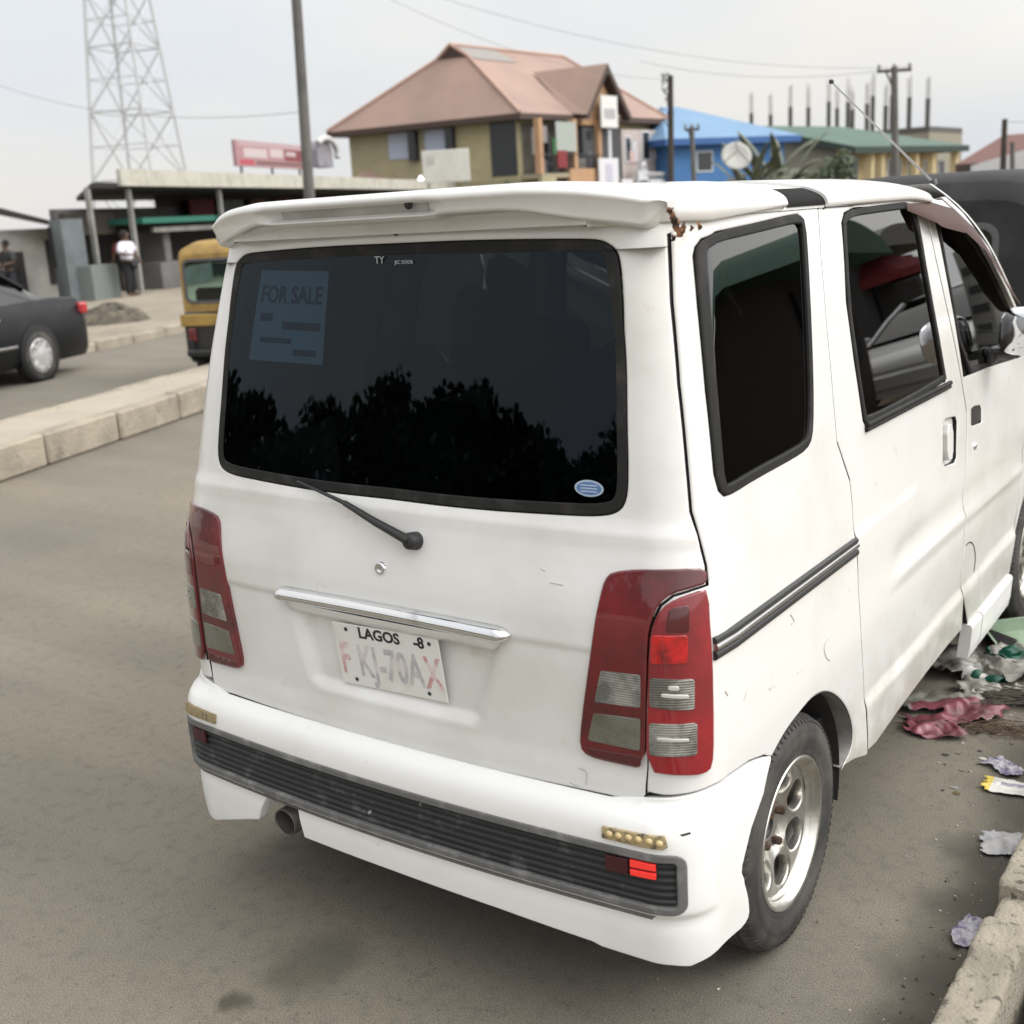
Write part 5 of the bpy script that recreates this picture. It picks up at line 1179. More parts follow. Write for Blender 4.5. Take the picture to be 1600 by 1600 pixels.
    if sticker:
        m = MB(); m.lathe([(0, -.0), (.05, -.0), (.05, .01)], 16, axis='y', c=(sticker[0], -1.262, sticker[1])); m.build('round_sticker', mat('teal_sticker', (.05, .42, .30), rough=.5), root)
    return root
YB = mat('dusty_yellow_paint', (.36, .235, .06), rough=.5, var=((.20, .13, .05), 5, .45, .7)); OR = mat('orange_paint', (.50, .22, .04), rough=.45)
BC = mat('black_canvas', (.020, .020, .023), rough=.7, spec=.3, var=((.036, .036, .039), 4, .45, .7)); GC = mat('faded_yellow_canvas', (.33, .215, .065), rough=.8, var=((.2, .13, .05), 5, .45, .7)); BKB = mat('black_body_paint', (.03, .028, .026), rough=.5)
c_ = far_at(436, 470, 14.4); tk = keke((c_[0], c_[1], 0), RZ-PI/2-.05, 'yellow and black three-wheeled taxi on the far carriageway, half hidden by the van', BKB, GC, YB, sticker=(-.12, .62), big=True); tk.scale = (.95, .95, .90)
c_ = far_at(1478, 400, 8.6); keke((c_[0], c_[1], 0), rad(98)-PI/2, 'three-wheeled taxi with dark canvas back and orange band ahead of the van', OR, BC, OR, plate=(.47, .80), wtint=(.05, .055, .055))

# ------------------------------------------------------------------ far side: stalls and sheds
def slab(name, pts_pq, z0, z1, mt, parent=None):
    m = MB(); n = len(pts_pq); vs = [PQ(p, q, z0) for p, q in pts_pq]+[PQ(p, q, z1) for p, q in pts_pq]
    m.add(vs, [tuple(range(n))[::-1], tuple(range(n, 2*n))]+[(i, (i+1) % n, n+(i+1) % n, n+i) for i in range(n)]); return m.build(name, mt, parent)
def pbox(p0, p1, q0, q1): return [(p0, q0), (p1, q0), (p1, q1), (p0, q1)]
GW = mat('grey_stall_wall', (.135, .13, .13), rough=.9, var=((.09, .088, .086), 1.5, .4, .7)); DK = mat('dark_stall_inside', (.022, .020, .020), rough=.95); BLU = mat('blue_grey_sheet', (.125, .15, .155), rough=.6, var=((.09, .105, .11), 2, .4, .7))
CREAM = mat('cream_roof_sheet', (.45, .435, .38), rough=.6, var=((.33, .315, .27), 2.5, .42, .7)); TEAL = mat('teal_tarp', (.018, .13, .095), rough=.7); BRN = mat('brown_sheet', (.055, .045, .037), rough=.9); LG = mat('light_grey_render', (.33, .325, .30), rough=.95, var=((.24, .235, .22), 1.2, .4, .7)); ZINC = mat('zinc_sheet', (.30, .30, .29), rough=.5, metal=.3, var=((.2, .19, .17), 2, .4, .7))
Q0 = 18.0
zc1 = on_q(155, 285, Q0)[1]; pc0 = on_q(112, 290, Q0)[0]
roofc = empty('stall_row', PQ(40, Q0, .1), 'long row of market stalls under a flat cream canopy', 'market stalls')
def W(o):   # parent keeping world place
    o.parent = roofc; o.matrix_parent_inverse = Matrix.Translation(roofc.location).inverted(); return o
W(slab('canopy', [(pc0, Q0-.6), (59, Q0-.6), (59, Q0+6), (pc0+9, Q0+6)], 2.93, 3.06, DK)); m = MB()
a_ = [on_q(158, 271, Q0-.65), on_q(158, 284, Q0-.65), on_q(690, 276, Q0-.65), on_q(690, 262, Q0-.65)]
W(slab('fascia', pbox(pc0+1.2, 59, Q0-.72, Q0-.6), 2.98, 3.42, CREAM))
W(slab('back_wall', pbox(pc0+3.4, 59, Q0+3.0, Q0+3.2), .1, 2.55, GW)); W(slab('back_wall', pbox(pc0+9, 59, Q0+2.9, Q0+3.0), 2.55, 2.92, BRN))
for px in (113, 178, 322, 470):
    p_ = on_q(px, 300, Q0)[0]; W(slab('post', pbox(p_-.06, p_+.06, Q0-.5, Q0-.38), .1, 2.93, ZINC))
p0, p1 = on_q(208, 345, Q0)[0], on_q(330, 345, Q0)[0]
W(slab('awning', [(p0, Q0-.3), (p1+8, Q0-.3), (p1+8, Q0+1.2), (p0, Q0+1.2)], 1.98, 2.14, TEAL))
W(slab('awning', pbox(on_q(236, 360, Q0)[0], p1+8, Q0-.1, Q0), 1.72, 1.86, ZINC))
W(slab('stall_front', pbox(p0-2.0, p0+.3, Q0+.8, Q0+1.0), 1.75, 2.35, BRN))
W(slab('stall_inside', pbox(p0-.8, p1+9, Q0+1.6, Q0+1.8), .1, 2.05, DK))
W(slab('counter', pbox(on_q(245, 440, Q0)[0], on_q(300, 440, Q0)[0]+1, Q0-.2, Q0+.5), .1, .85, GW))
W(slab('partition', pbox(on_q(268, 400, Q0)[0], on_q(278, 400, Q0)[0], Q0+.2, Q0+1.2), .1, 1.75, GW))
rnd = random.Random(5)
for i in range(9):   # goods hung along the shaded fascia
    p_ = 36+i*2.3; o = slab('hung_cloth', pbox(p_, p_+1.7, Q0+2.4, Q0+2.5), 1.7+rnd.random()*.3, 2.75, [mat('dull_red_cloth', (.12, .03, .035), rough=.9), mat('dull_grey_cloth', (.14, .14, .15), rough=.9), mat('dull_brown_cloth', (.09, .05, .035), rough=.9)][i % 3]); W(o)
# blue-grey kiosk with its lower counter box
kz = empty('kiosk', PQ(on_q(130, 470, Q0-.6)[0], Q0-.6, .1), 'blue grey sheet metal kiosk beside the man in white', 'kiosk')
def K_(o): o.parent = kz; o.matrix_parent_inverse = Matrix.Translation(kz.location).inverted(); return o
a0, a1, a2 = on_q(102, 400, Q0-.6)[0], on_q(136, 400, Q0-.6)[0], on_q(186, 470, Q0-.9)[0]
K_(slab('wall', [(a0, Q0-.6), (a1, Q0-.6), (a1+1.2, Q0+.6), (a0+1.2, Q0+.6)], .1, 2.16, BLU)); K_(slab('counter', pbox(a1-.5, a2, Q0-1.0, Q0-.4), .1, .98, mat('grey_green_sheet', (.155, .175, .17), rough=.6))); K_(slab('opening', pbox(a1+.05, a2-.3, Q0+.3, Q0+.5), .98, 2.0, DK))
# low shed on the far left
sh = empty('shed', PQ(21, 19.6, .1), 'low light grey shed with a dark eave behind the black car', 'shed')
def S_(o): o.parent = sh; o.matrix_parent_inverse = Matrix.Translation(sh.location).inverted(); return o
S_(slab('wall', pbox(on_q(0, 327, 19.6)[0]-2.2, on_q(103, 400, 20)[0], 20.0, 24), .1, 2.0, LG))
m = MB(); e0, e1 = on_q(0, 327, 19.6), on_q(97, 352, 19.6)
rz_ = lambda p: e1[1]+(e0[1]-e1[1])/(e0[0]-e1[0])*(p-e1[0]); pA = e0[0]-2.5
m.add([PQ(pA, 19.5, rz_(pA)), PQ(e1[0], 19.5, e1[1]), PQ(e1[0]+2, 24.2, e1[1]+.95), PQ(pA, 24.2, rz_(pA)+.95), PQ(pA, 19.5, rz_(pA)-.08), PQ(e1[0], 19.5, e1[1]-.10), PQ(e1[0]+2, 24.2, e1[1]+.85), PQ(pA, 24.2, rz_(pA)+.85)], [(0, 1, 2, 3), (7, 6, 5, 4), (0, 4, 5, 1), (1, 5, 6, 2), (2, 6, 7, 3), (3, 7, 4, 0)], 0)
S_(m.build('roof', mat('pale_roof_sheet', (.42, .41, .36), rough=.7, var=((.3, .29, .26), 2, .4, .7)))); m = MB(); m.add([PQ(pA, 19.44, rz_(pA)-.14), PQ(e1[0]+.05, 19.44, e1[1]-.12), PQ(e1[0]+.05, 19.44, e1[1]-.0), PQ(pA, 19.44, rz_(pA)-.02)], [(0, 1, 2, 3)]); S_(m.build('eave_board', DK))
for (pa, pb, za, zb_) in ((74, 108, 375, 445), (8, 36, 395, 462)):
    b0, b1 = on_q(pa, 400, 19.97), on_q(pb, 400, 19.97); S_(slab('doorway', pbox(b0[0], b1[0], 19.955, 19.99), on_q(pa, zb_, 19.97)[1], on_q(pa, za, 19.97)[1], DK))
# lamp glowing under the canopy edge
L0 = far_at(658, 285, 60); m = MB(); m.lathe([(0, -.19), (.13, -.14), (.19, 0), (.14, .15), (.05, .22), (.05, .3)], 16, c=tuple(L0)); o = m.build('lamp', mat('lit_lamp', (.9, .9, .9), emit=((1, 1, 1), 6))); tag(o, 'round white lamp shining under the right end of the canopy', 'lamp')
# signs standing on the canopy
def board(name, px0, py0, px1, py1, Q, mts, label, cat, bars, legs=True, fr=.06):
    (pa, zt_), (pb, zt2) = on_q(px0, py0, Q), on_q(px1, py0, Q); zb_ = on_q((px0+px1)/2, py1, Q)[1]; zt_ = (zt_+zt2)/2
    root = empty(name, PQ((pa+pb)/2, Q, zb_-.2), label, cat); W_ = pb-pa; H_ = zt_-zb_; m = MB(); Mx = Matrix(((dA[0], nA[0], 0), (dA[1], nA[1], 0), (0, 0, 1)))
    m.box((0, 0, .2+H_/2), (W_, .12, H_), 0, M=Mx); o = m.build('panel', mts[0], root); m = MB()
    for u0, u1, v0, v1, k in bars:
        q_ = [(W_*(u-.5), -.064, .2+H_*v) for u, v in ((u0, v0), (u1, v0), (u1, v1), (u0, v1))]; m.add([tuple(Mx @ Vector(v)) for v in q_], [(0, 1, 2, 3)], k)
    m.build('faded_print', mts[1:], root); m = MB()
    for u in (-.4, 0, .4): m.box(tuple(Mx @ Vector((W_*u, .1, -.1))), (.08, .08, .9), 0, M=Mx)
    m.build('post', ZINC, root); return root
rnd = random.Random(2); bars = [(.04, .96, .80, .97, 1), (.04, .22, .08, .26, 0), (.10, .40, .36, .72, 2), (.44, .62, .42, .76, 2), (.64, .92, .30, .78, 3), (.25, .9, .10, .24, 4), (.66, .80, .5, .7, 2)]
board('billboard', 364, 224, 478, 262, Q0+1.5, [mat('faded_pink_board', (.36, .20, .21), rough=.6), mat('red_print', (.42, .06, .09)), mat('pale_pink_print', (.42, .30, .31)), mat('grey_pink_print', (.50, .42, .42)), mat('maroon_print', (.20, .05, .055)), mat('brown_print', (.16, .09, .085))], 'faded pink and maroon billboard standing on the stall canopy', 'billboard', bars)
m = MB(); Mx = Matrix(((dA[0], nA[0], 0), (dA[1], nA[1], 0), (0, 0, 1))); (pa, za), (pb, zb_) = on_q(494, 215, Q0+2), on_q(530, 262, Q0+2); W_, H_ = pb-pa, za-zb_
arcp = [(0, 0), (W_*.72, 0), (W_*.72, H_*.55)]+[(W_*.36+W_*.36*math.cos(a), H_*.55+H_*.38*math.sin(a)) for a in np.linspace(.2, PI-.2, 10)]+[(0, H_*.55)]
n_ = len(arcp); m.add([PQ(pa+u, Q0+2, zb_+v) for u, v in arcp]+[PQ(pa+u, Q0+2.6, zb_+v) for u, v in arcp], [tuple(range(n_)), tuple(range(n_, 2*n_))[::-1]]+[(i, n_+i, n_+(i+1) % n_, (i+1) % n_) for i in range(n_)])
m.tube([PQ(pa+W_*.36+W_*.5*math.cos(a), Q0+1.9, zb_+H_*.5+H_*.5*math.sin(a)) for a in np.linspace(-.3, PI*.8, 14)], .14, 6, 1)
o = m.build('water_tank', [mat('grey_tank', (.26, .25, .28), rough=.6, var=((.16, .14, .15), 1, .4, .7)), mat('white_hood', (.5, .5, .49), rough=.6)]); tag(o, 'small arched grey tank with a pale hood on the canopy behind the pole', 'tank')
c_ = far_at(697, 264, 45); root = empty('sign_board', (c_[0], c_[1], .1), 'blank weathered white board on posts at the right end of the stalls', 'sign', YAW-.1); m = MB(); m.box((0, 0, c_[2]), (1.75, .08, 1.15), 0, bev=.02); m.build('panel', mat('white_board', (.60, .60, .55), rough=.6, var=((.5, .49, .45), 1.2, .4, .7)), root)
m = MB(); m.box((-.55, -.045, c_[2]+.22), (.3, .01, .3)); m.build('faded_print', mat('pale_grey_print', (.44, .44, .41)), root)
for sx in (-.7, .7): m = MB(); m.box((sx, .06, (c_[2]+.3)/2), (.08, .06, c_[2]+.3)); m.build('post', ZINC, root)
# rubbish heap on the verge
m = MB(); c_ = ground_at(172, 505, .1); rows = []
for i in range(9):
    r_ = 1.0-i/8; rows.append([(c_[0]+.95*r_*math.cos(a)*(1+.3*noise.noise(Vector((a, i*.5, 1)))), c_[1]+.8*r_*math.sin(a), .08+.36*(1-r_*r_)*(1+.4*noise.noise(Vector((a*2, i, 5))))) for a in np.linspace(0, 2*PI, 17)])
m.grid(rows, 0, True); o = m.build('rubbish_heap', mat('ash_rubbish', (.075, .065, .05), rough=1, var=((.2, .17, .12), 4, .45, .7), bump=(9, .08))); tag(o, 'dark heap of ash and rubbish on the sandy verge', 'rubbish heap')
# ------------------------------------------------------------------ houses beyond
class House:
    """walls and roof set out on an eaves corner K and two eaves directions"""
    def __init__(s, name, K, u, v, label, cat='house', loc=None):
        s.K = np.array(K); s.lu, s.lv = np.hypot(*u[:2]), np.hypot(*v[:2]); s.U = np.array((u[0], u[1], 0))/s.lu; s.V = np.array((v[0], v[1], 0))/s.lv
        s.root = empty(name, (K[0], K[1], .1), label, cat); s.ze = K[2]
    def P(s, a, b, z): v = s.K+s.U*a+s.V*b; return (float(v[0]), float(v[1]), float(z))
    def fin(s, m, name, mt): o = m.build(name, mt, s.root); o.matrix_parent_inverse = Matrix.Translation(s.root.location).inverted(); return o
    def box(s, name, a0, a1, b0, b1, z0, z1, mt, parent=None):
        m = MB(); q = [s.P(a, b, z) for z in (z0, z1) for a, b in ((a0, b0), (a1, b0), (a1, b1), (a0, b1))]
        m.add(q, [(3, 2, 1, 0), (4, 5, 6, 7), (0, 1, 5, 4), (1, 2, 6, 5), (2, 3, 7, 6), (3, 0, 4, 7)]); o = m.build(name, mt, s.root if parent is None else parent)
        if parent is None: o.matrix_parent_inverse = Matrix.Translation(s.root.location).inverted()
        return o
    def win_b(s, a0, a1, z0, z1, b, frame, pane, name='window', d=.06):      # window in a wall of constant b (facing lower b)
        o = s.box(name, a0, a1, b-d, b+.02, z0, z1, frame); t = .09; s.box('pane', a0+t, a1-t, b-d-.012, b-d+.01, z0+t, z1-t, pane, o); return o
    def win_a(s, b0, b1, z0, z1, a, frame, pane, name='window', d=.06):
        o = s.box(name, a-d, a+.02, b0, b1, z0, z1, frame); t = .09; s.box('pane', a-d-.012, a-d+.01, b0+t, b1-t, z0+t, z1-t, pane, o); return o
YEL_W = mat('dull_yellow_render', (.37, .33, .20), rough=.95, var=((.27, .25, .165), .35, .4, .68), var2=((.2, .18, .13), 1.5, .58, .75, .7))
ROOF_R = mat('faded_red_roof_sheet', (.315, .212, .172), rough=.75, var=((.255, .178, .15), .25, .4, .65), var2=((.20, .14, .118), 1.2, .6, .75, .6)); ROOF_G = mat('grey_roof_patch', (.24, .225, .21), rough=.7); FASC = mat('brown_fascia', (.065, .042, .035), rough=.8)
PANE = mat('dark_pane', (.02, .022, .025), rough=.2); WFR = mat('white_window_frame', (.55, .56, .58), rough=.6); CURT = mat('pale_blue_louvre', (.36, .40, .50), rough=.6); ORW = mat('orange_render', (.46, .28, .16), rough=.9, var=((.36, .22, .13), .8, .4, .7)); PALEW = mat('pale_pink_render', (.46, .40, .38), rough=.9, var=((.36, .31, .3), .8, .4, .7)); RAIL = mat('dark_railing', (.04, .04, .045), rough=.6)
zE = 6.4; L_, K_, R_ = ground_at(510, 207, zE), ground_at(812, 176, zE), ground_at(1046, 186, zE)
h = House('storey_house', K_, L_-K_, R_-K_, 'two storey yellow house with a faded red hipped roof and front gable'); lu, lv = h.lu, h.lv
zr = 10.3; r0, r1 = .25*lv, .915*lv; hu = lu/2; m = MB(); o_ = .0
A_, B_, C_, D_ = h.P(0, 0, zE), h.P(lu, 0, zE), h.P(lu, lv, zE), h.P(0, lv, zE); E0, E1 = h.P(hu, r0, zr), h.P(hu, r1, zr)
# the near end has a small gablet under the ridge
t_ = .84; G0, G1 = [tuple(np.array(c)*(1-t_)+np.array(E0)*t_) for c in (B_, A_)]; E0x = h.P(hu, r0*t_-.1, zr+.02)
m.add([A_, B_, G0, G1], [(0, 1, 2, 3)][:1] if False else [(1, 0, 3, 2)]); m.add([D_, A_, G1, E0x, E1], [(0, 1, 2, 3, 4)]); m.add([B_, C_, E1, E0x, G0], [(0, 1, 2, 3, 4)]); m.add([C_, D_, E1], [(0, 1, 2)])
roof_ = h.fin(m, 'roof', ROOF_R); m = MB(); m.add([tuple(np.array(G0)+(0, 0, -.02)), tuple(np.array(G1)+(0, 0, -.02)), tuple(np.array(E0x)+(0, 0, -.05))], [(0, 1, 2)]); h.fin(m, 'gablet', FASC)
m = MB()   # ridge and hip caps, fascia boards
for a, b in ((A_, G1), (B_, G0), (E0x, E1), (D_, E1), (G0, E0x), (G1, E0x)): m.tube([tuple(np.array(a)+(0, 0, .04)), tuple(np.array(b)+(0, 0, .04))], .10, 6)
h.fin(m, 'ridge_cap', mat('pale_ridge', (.40, .262, .21), rough=.7)); m = MB()
for a, b in ((A_, B_), (D_, A_), (C_, D_)): m.add([a, b, tuple(np.array(b)-(0, 0, .28)), tuple(np.array(a)-(0, 0, .28))], [(0, 1, 2, 3)])
m.add([tuple(np.array(p)-(0, 0, .27)) for p in (A_, B_, C_, D_)], [(0, 1, 2, 3)]); h.fin(m, 'fascia', FASC)
def on_face(ta, tb):  # grey replacement sheets high on the face towards the street
    lo = np.array(A_)*(1-tb)+np.array(D_)*tb; hi = np.array(E0x)*(1-tb)+np.array(E1)*tb; p = lo*(1-ta)+hi*ta; return (p[0], p[1], p[2]+.03)
m = MB(); m.add([on_face(.80, .08), on_face(.80, .42), on_face(.985, .36), on_face(.985, .05)], [(0, 1, 2, 3)]); h.fin(m, 'roof_patch', ROOF_G)
wi = .75; h.box('wall', wi, lu-wi, wi, lv-wi, .1, zE-.2, YEL_W)
for a0 in (7.0, 4.75):
    h.box('window', a0-.05, a0+1.35, wi-.05, wi, 4.75, 6.05, CURT); h.box('shutter', a0-.5, a0-.06, wi-.30, wi-.02, 4.6, 6.05, PANE)
h.box('doorway', .80, 2.25, wi-.04, wi, 3.5, 6.1, PANE); h.box('wall_band', wi-.02, lu-wi, wi-.03, wi, 3.25, 3.45, YEL_W)
# verandah side
h.box('recess', wi-.03, wi, 1.1, 6.0, 3.5, 6.0, mat('shaded_verandah', (.11, .10, .085), rough=.9))  # flat dark panel on the wall, shade of the recess put into its colour
h.box('balcony', -.45, wi, .9, 6.3, 3.28, 3.5, mat('balcony_slab', (.30, .26, .18), rough=.9)); m = MB()
for b in np.arange(.95, 6.3, .16): m.tube([h.P(-.4, b, 3.5), h.P(-.4, b, 4.4)], .018, 4)
m.tube([h.P(-.4, .95, 4.4), h.P(-.4, 6.3, 4.4)], .035, 6); m.tube([h.P(-.4, .95, 3.95), h.P(-.4, 6.3, 3.95)], .02, 6); h.fin(m, 'railing', RAIL)
for b in (1.0, 3.9, 6.1): h.box('column', -.42, -.12, b-.14, b+.14, 3.5, 6.15, ORW)
for b in (1.9, 4.6): h.win_a(b, b+1.0, 4.5, 5.8, wi-.03, WFR, PANE)
h.box('white_frame', -.46, -.42, 2.2, 3.9, 4.55, 6.0, mat('mesh_panel', (.33, .36, .33), rough=.7)); h.box('red_cloth', -.5, -.44, 2.2, 3.0, 3.75, 4.6, mat('red_cloth', (.20, .03, .035), rough=.9)); h.box('parapet', -.5, -.3, 3.2, 6.4, 2.6, 3.7, ORW)
h.box('green_cloth', -.5, -.44, 1.85, 2.15, 4.4, 5.2, mat('green_cloth', (.04, .12, .05), rough=.9)); h.box('parapet', -.5, -.3, .8, 2.0, 2.5, 3.3, YEL_W)
for i, (b, z, w_, hh, c) in enumerate(((1.1, 3.55, .5, .6, (.14, .14, .15)), (3.1, 3.6, .35, .9, (.09, .06, .05)), (4.3, 3.5, .7, .75, (.25, .24, .22)), (5.2, 3.5, .4, 1.1, (.1, .1, .11)), (1.35, 5.0, .45, .8, (.22, .2, .2)), (5.0, 5.1, .6, .5, (.3, .3, .3)))):
    h.box('clutter', -.3+.02*i, .1, b, b+w_, z, z+hh, mat('verandah_clutter_%d' % i, c, rough=.9))
for b in (2.75, 5.3): h.win_a(b, b+.7, 3.6, 5.7, wi-.03, FASC, PANE)
# cross gable
gb, gw, go, gz = .47*lv, 2.05, .75, 8.95; ga, gb0, gb1 = h.P(-go, gb, gz), h.P(-go-.05, gb-gw, zE-.05), h.P(-go-.05, gb+gw, zE-.05); back = h.P(hu*.62, gb, gz); m = MB()
m.add([gb0, ga, back, h.P(.2, gb-gw, zE+.1)], [(0, 1, 2, 3)]); m.add([gb1, h.P(.2, gb+gw, zE+.1), back, ga], [(0, 1, 2, 3)]); h.fin(m, 'gable_roof', ROOF_R); m = MB()
for e in (gb0, gb1):
    q0, q1 = np.array(e), np.array(ga); m.add([tuple(q0+(0, 0, .02)), tuple(q1+(0, 0, .02)), tuple(q1-(0, 0, .42)), tuple(q0-(0, 0, .40))], [(0, 1, 2, 3)])
    sft = np.array(h.P(-go+.55, 0, 0))-np.array(h.P(-go, 0, 0)); m.add([tuple(q0-(0, 0, .2)), tuple(q1-(0, 0, .2)), tuple(q1+sft-(0, 0, .22)), tuple(q0+sft-(0, 0, .22))], [(0, 1, 2, 3)])
h.fin(m, 'barge_board', FASC); m = MB(); m.add([h.P(-go+.5, gb-gw+.35, zE-.1), h.P(-go+.5, gb+gw-.35, zE-.1), h.P(-go+.5, gb, gz-.5)], [(0, 1, 2)]); h.fin(m, 'gable_wall', ORW)
h.box('gable_wall', -go+.52, wi, gb-gw+.35, gb+gw-.35, 5.9, zE-.1, ORW)
sg = h.box('sign_panel', -go-.02, -go+.06, gb-.75, gb+.75, 5.75, 7.35, mat('white_sign', (.62, .62, .60), rough=.6)); h.box('faded_print', -go-.035, -go-.02, gb-.5, gb+.5, 6.2, 6.7, mat('grey_sign_print', (.36, .36, .37), rough=.6), sg)
h.box('room_front', -.2, wi, gb-1.6, gb+2.0, 2.4, 5.8, mat('dark_shopfront', (.05, .05, .055), rough=.7)); h.box('pillar', -.3, -.2, gb+.6, gb+.85, 3.4, 5.7, WFR)
# right wing with posters, white shelves and banners
h.box('right_wing', -.1, wi, gb+2.1, lv-.9, 2.2, 5.75, PALEW); h.win_a(gb+4.1, gb+4.9, 4.1, 5.7, -.1, WFR, PANE); h.win_a(gb+2.4, gb+3.0, 4.0, 5.4, -.1, WFR, PANE)
rnd = random.Random(4)
for i in range(7):
    b = gb+2.2+rnd.random()*3.9; z = 3.9+rnd.random()*1.3; w_ = .35+rnd.random()*.4; h.box('poster', -.17-.004*i, -.12, b, b+w_, z, z+w_*1.2, [mat('poster_grey', (.5, .5, .52)), mat('poster_pink', (.52, .38, .38)), mat('poster_dark', (.16, .15, .17))][i % 3])
b_ = h.box('banner', -.75, -.68, gb-1.1, gb+.7, 2.3, 4.2, mat('white_banner', (.60, .60, .62), rough=.7)); h.box('red_strip', -.77, -.75, gb-1.1, gb+.7, 2.3, 2.62, mat('red_strip', (.50, .03, .05), rough=.6), b_); h.box('faded_print', -.77, -.75, gb-.5, gb+.1, 2.9, 3.9, mat('lilac_print', (.45, .44, .53)), b_)
b_ = h.box('banner', -.78, -.7, gb+.95, gb+2.0, 2.3, 3.1, _mats['white_banner']); h.box('red_strip', -.8, -.78, gb+.95, gb+2.0, 2.3, 2.55, _mats['red_strip'], b_)
for i, (b, z, w_, hh) in enumerate(((2.3, 2.3, 1.0, 1.2), (3.4, 2.3, 1.9, .75), (5.5, 2.3, .6, 1.4), (3.0, 3.2, 2.3, .22), (2.6, 3.5, .4, .5))):
    h.box('white_rack', -.95-.01*i, -.75, gb+b, gb+b+w_, z, z+hh, WFR); h.box('rack_gap', -.97-.01*i, -.95-.01*i, gb+b+.12, gb+b+w_-.12, z+hh*.25, z+hh*.6, mat('grey_gap', (.12, .12, .12)))

# lower red roof between the canopy and the yellow house
hb = House('low_house', far_at(735, 281, 63), far_at(520, 258, 64)-far_at(735, 281, 63), far_at(860, 282, 70)-far_at(735, 281, 63), 'low building whose red roof shows over the stall canopy')
zl = hb.ze; m = MB(); q = [hb.P(0, 0, zl), hb.P(hb.lu, 0, zl), hb.P(hb.lu, hb.lv, zl), hb.P(0, hb.lv, zl)]; e0, e1 = hb.P(hb.lu*.92, hb.lv*.5, far_at(522, 246, 66)[2]), hb.P(hb.lu*.6, hb.lv*.5, far_at(600, 262, 66)[2])
m.add(q+[e0, e1], [(1, 0, 5, 4), (0, 3, 5), (3, 2, 4, 5), (2, 1, 4)]); hb.fin(m, 'roof', ROOF_R); hb.box('wall', .5, hb.lu-.5, .5, hb.lv-.5, .1, zl-.02, YEL_W)

# bright blue house
BLUEW = mat('bright_blue_render', (.055, .165, .37), rough=.8, var=((.04, .125, .30), .6, .4, .7)); BLUER = mat('sky_blue_roof', (.14, .255, .40), rough=.6, var=((.12, .22, .35), .4, .4, .7)); BLUED = mat('deep_blue_fascia', (.03, .10, .28), rough=.7)
K_ = far_at(1040, 217, 68); R_ = far_at(1252, 208, 74); R_[2] = K_[2]; nrm_ = np.array((R_[1]-K_[1], -(R_[0]-K_[0]), 0)); nrm_ = -nrm_/np.linalg.norm(nrm_) if np.dot(nrm_, CAM-K_) > 0 else nrm_/np.linalg.norm(nrm_)
def hip_house(name, K, R, depth, zr, label, walls, roof, fasc, apex=(.36, .5), wi=.7, cat='house'):
    d = np.array((R[0]-K[0], R[1]-K[1], 0)); n = np.array((-d[1], d[0], 0)); n = n/np.linalg.norm(n); n = n if np.dot(n, CAM-K) < 0 else -n
    g = House(name, K, d, n*depth, label, cat); z = g.ze; m = MB(); q = [g.P(0, 0, z), g.P(g.lu, 0, z), g.P(g.lu, g.lv, z), g.P(0, g.lv, z)]; e0, e1 = g.P(g.lu*apex[0], g.lv/2, zr), g.P(g.lu*apex[1], g.lv/2, zr)
    m.add(q+[e0, e1], [(0, 1, 5, 4), (1, 2, 5), (2, 3, 4, 5), (3, 0, 4)]); g.fin(m, 'roof', roof); m = MB()
    for i in range(4): a, b = q[i], q[(i+1) % 4]; m.add([a, b, (b[0], b[1], b[2]-.35), (a[0], a[1], a[2]-.35)], [(0, 1, 2, 3)])
    m.add([(p[0], p[1], p[2]-.33) for p in q], [(0, 1, 2, 3)]); g.fin(m, 'fascia', fasc); g.box('wall', wi, g.lu-wi, wi, g.lv-wi, .1, z-.3, walls); return g
zap = far_at(1112, 167, 76)[2]; g = hip_house('blue_house', K_, R_, 9, zap, 'bright blue house with sky blue hipped roof', BLUEW, BLUER, BLUED, (.30, .42))
def aw(g, px, b=0): # distance along the front for a picture column
    d = ray(px, 240); d = d[:2]; A = np.array([d, -g.U[:2]]).T; s = np.linalg.solve(A, (g.K+g.V*b)[:2]-CAM[:2]); return float(s[1])
a0, a1 = aw(g, 1087, .7), aw(g, 1113, .7); zt_, zb_ = far_at(1100, 234, 69)[2], far_at(1100, 268, 69)[2]; g.win_b(a0, a1, zb_, zt_, .7, mat('pale_blue_frame', (.50, .55, .60)), PANE)

# cream house with a dark green gabled roof
GRN = mat('dark_green_roof', (.035, .085, .062), rough=.6, var=((.05, .105, .08), .5, .4, .7)); CRW = mat('cream_yellow_render', (.52, .42, .235), rough=.9, var=((.42, .35, .21), .8, .4, .7)); SHW = mat('grey_olive_render', (.24, .225, .175), rough=.95)
K_ = far_at(1336, 229, 80); R_ = ground_at(1515, 227, K_[2]); d = R_-K_; n = np.array((-d[1], d[0], 0)); n /= np.linalg.norm(n); n = n if np.dot(n, CAM-K_) < 0 else -n; tilt = n*12-d/np.linalg.norm(d)*6.5
g2 = House('green_roof_house', K_, d, tilt, 'cream house with dark green gabled roof and pillared front'); z = g2.ze; zr = far_at(1278, 198, 88)[2]; m = MB()
q = [g2.P(0, 0, z), g2.P(g2.lu, 0, z), g2.P(g2.lu-1, g2.lv, z), g2.P(0, g2.lv, z)]; e0, e1 = g2.P(0, g2.lv*.5, zr), g2.P(g2.lu*.74, g2.lv*.5, zr)
m.add(q+[e0, e1], [(0, 1, 5, 4), (1, 2, 5), (2, 3, 4, 5)]); m.add([tuple(np.array(p)-(0, 0, .22)) for p in q+[e0, e1]], [(0, 1, 5, 4)]); g2.fin(m, 'roof', GRN); m = MB()
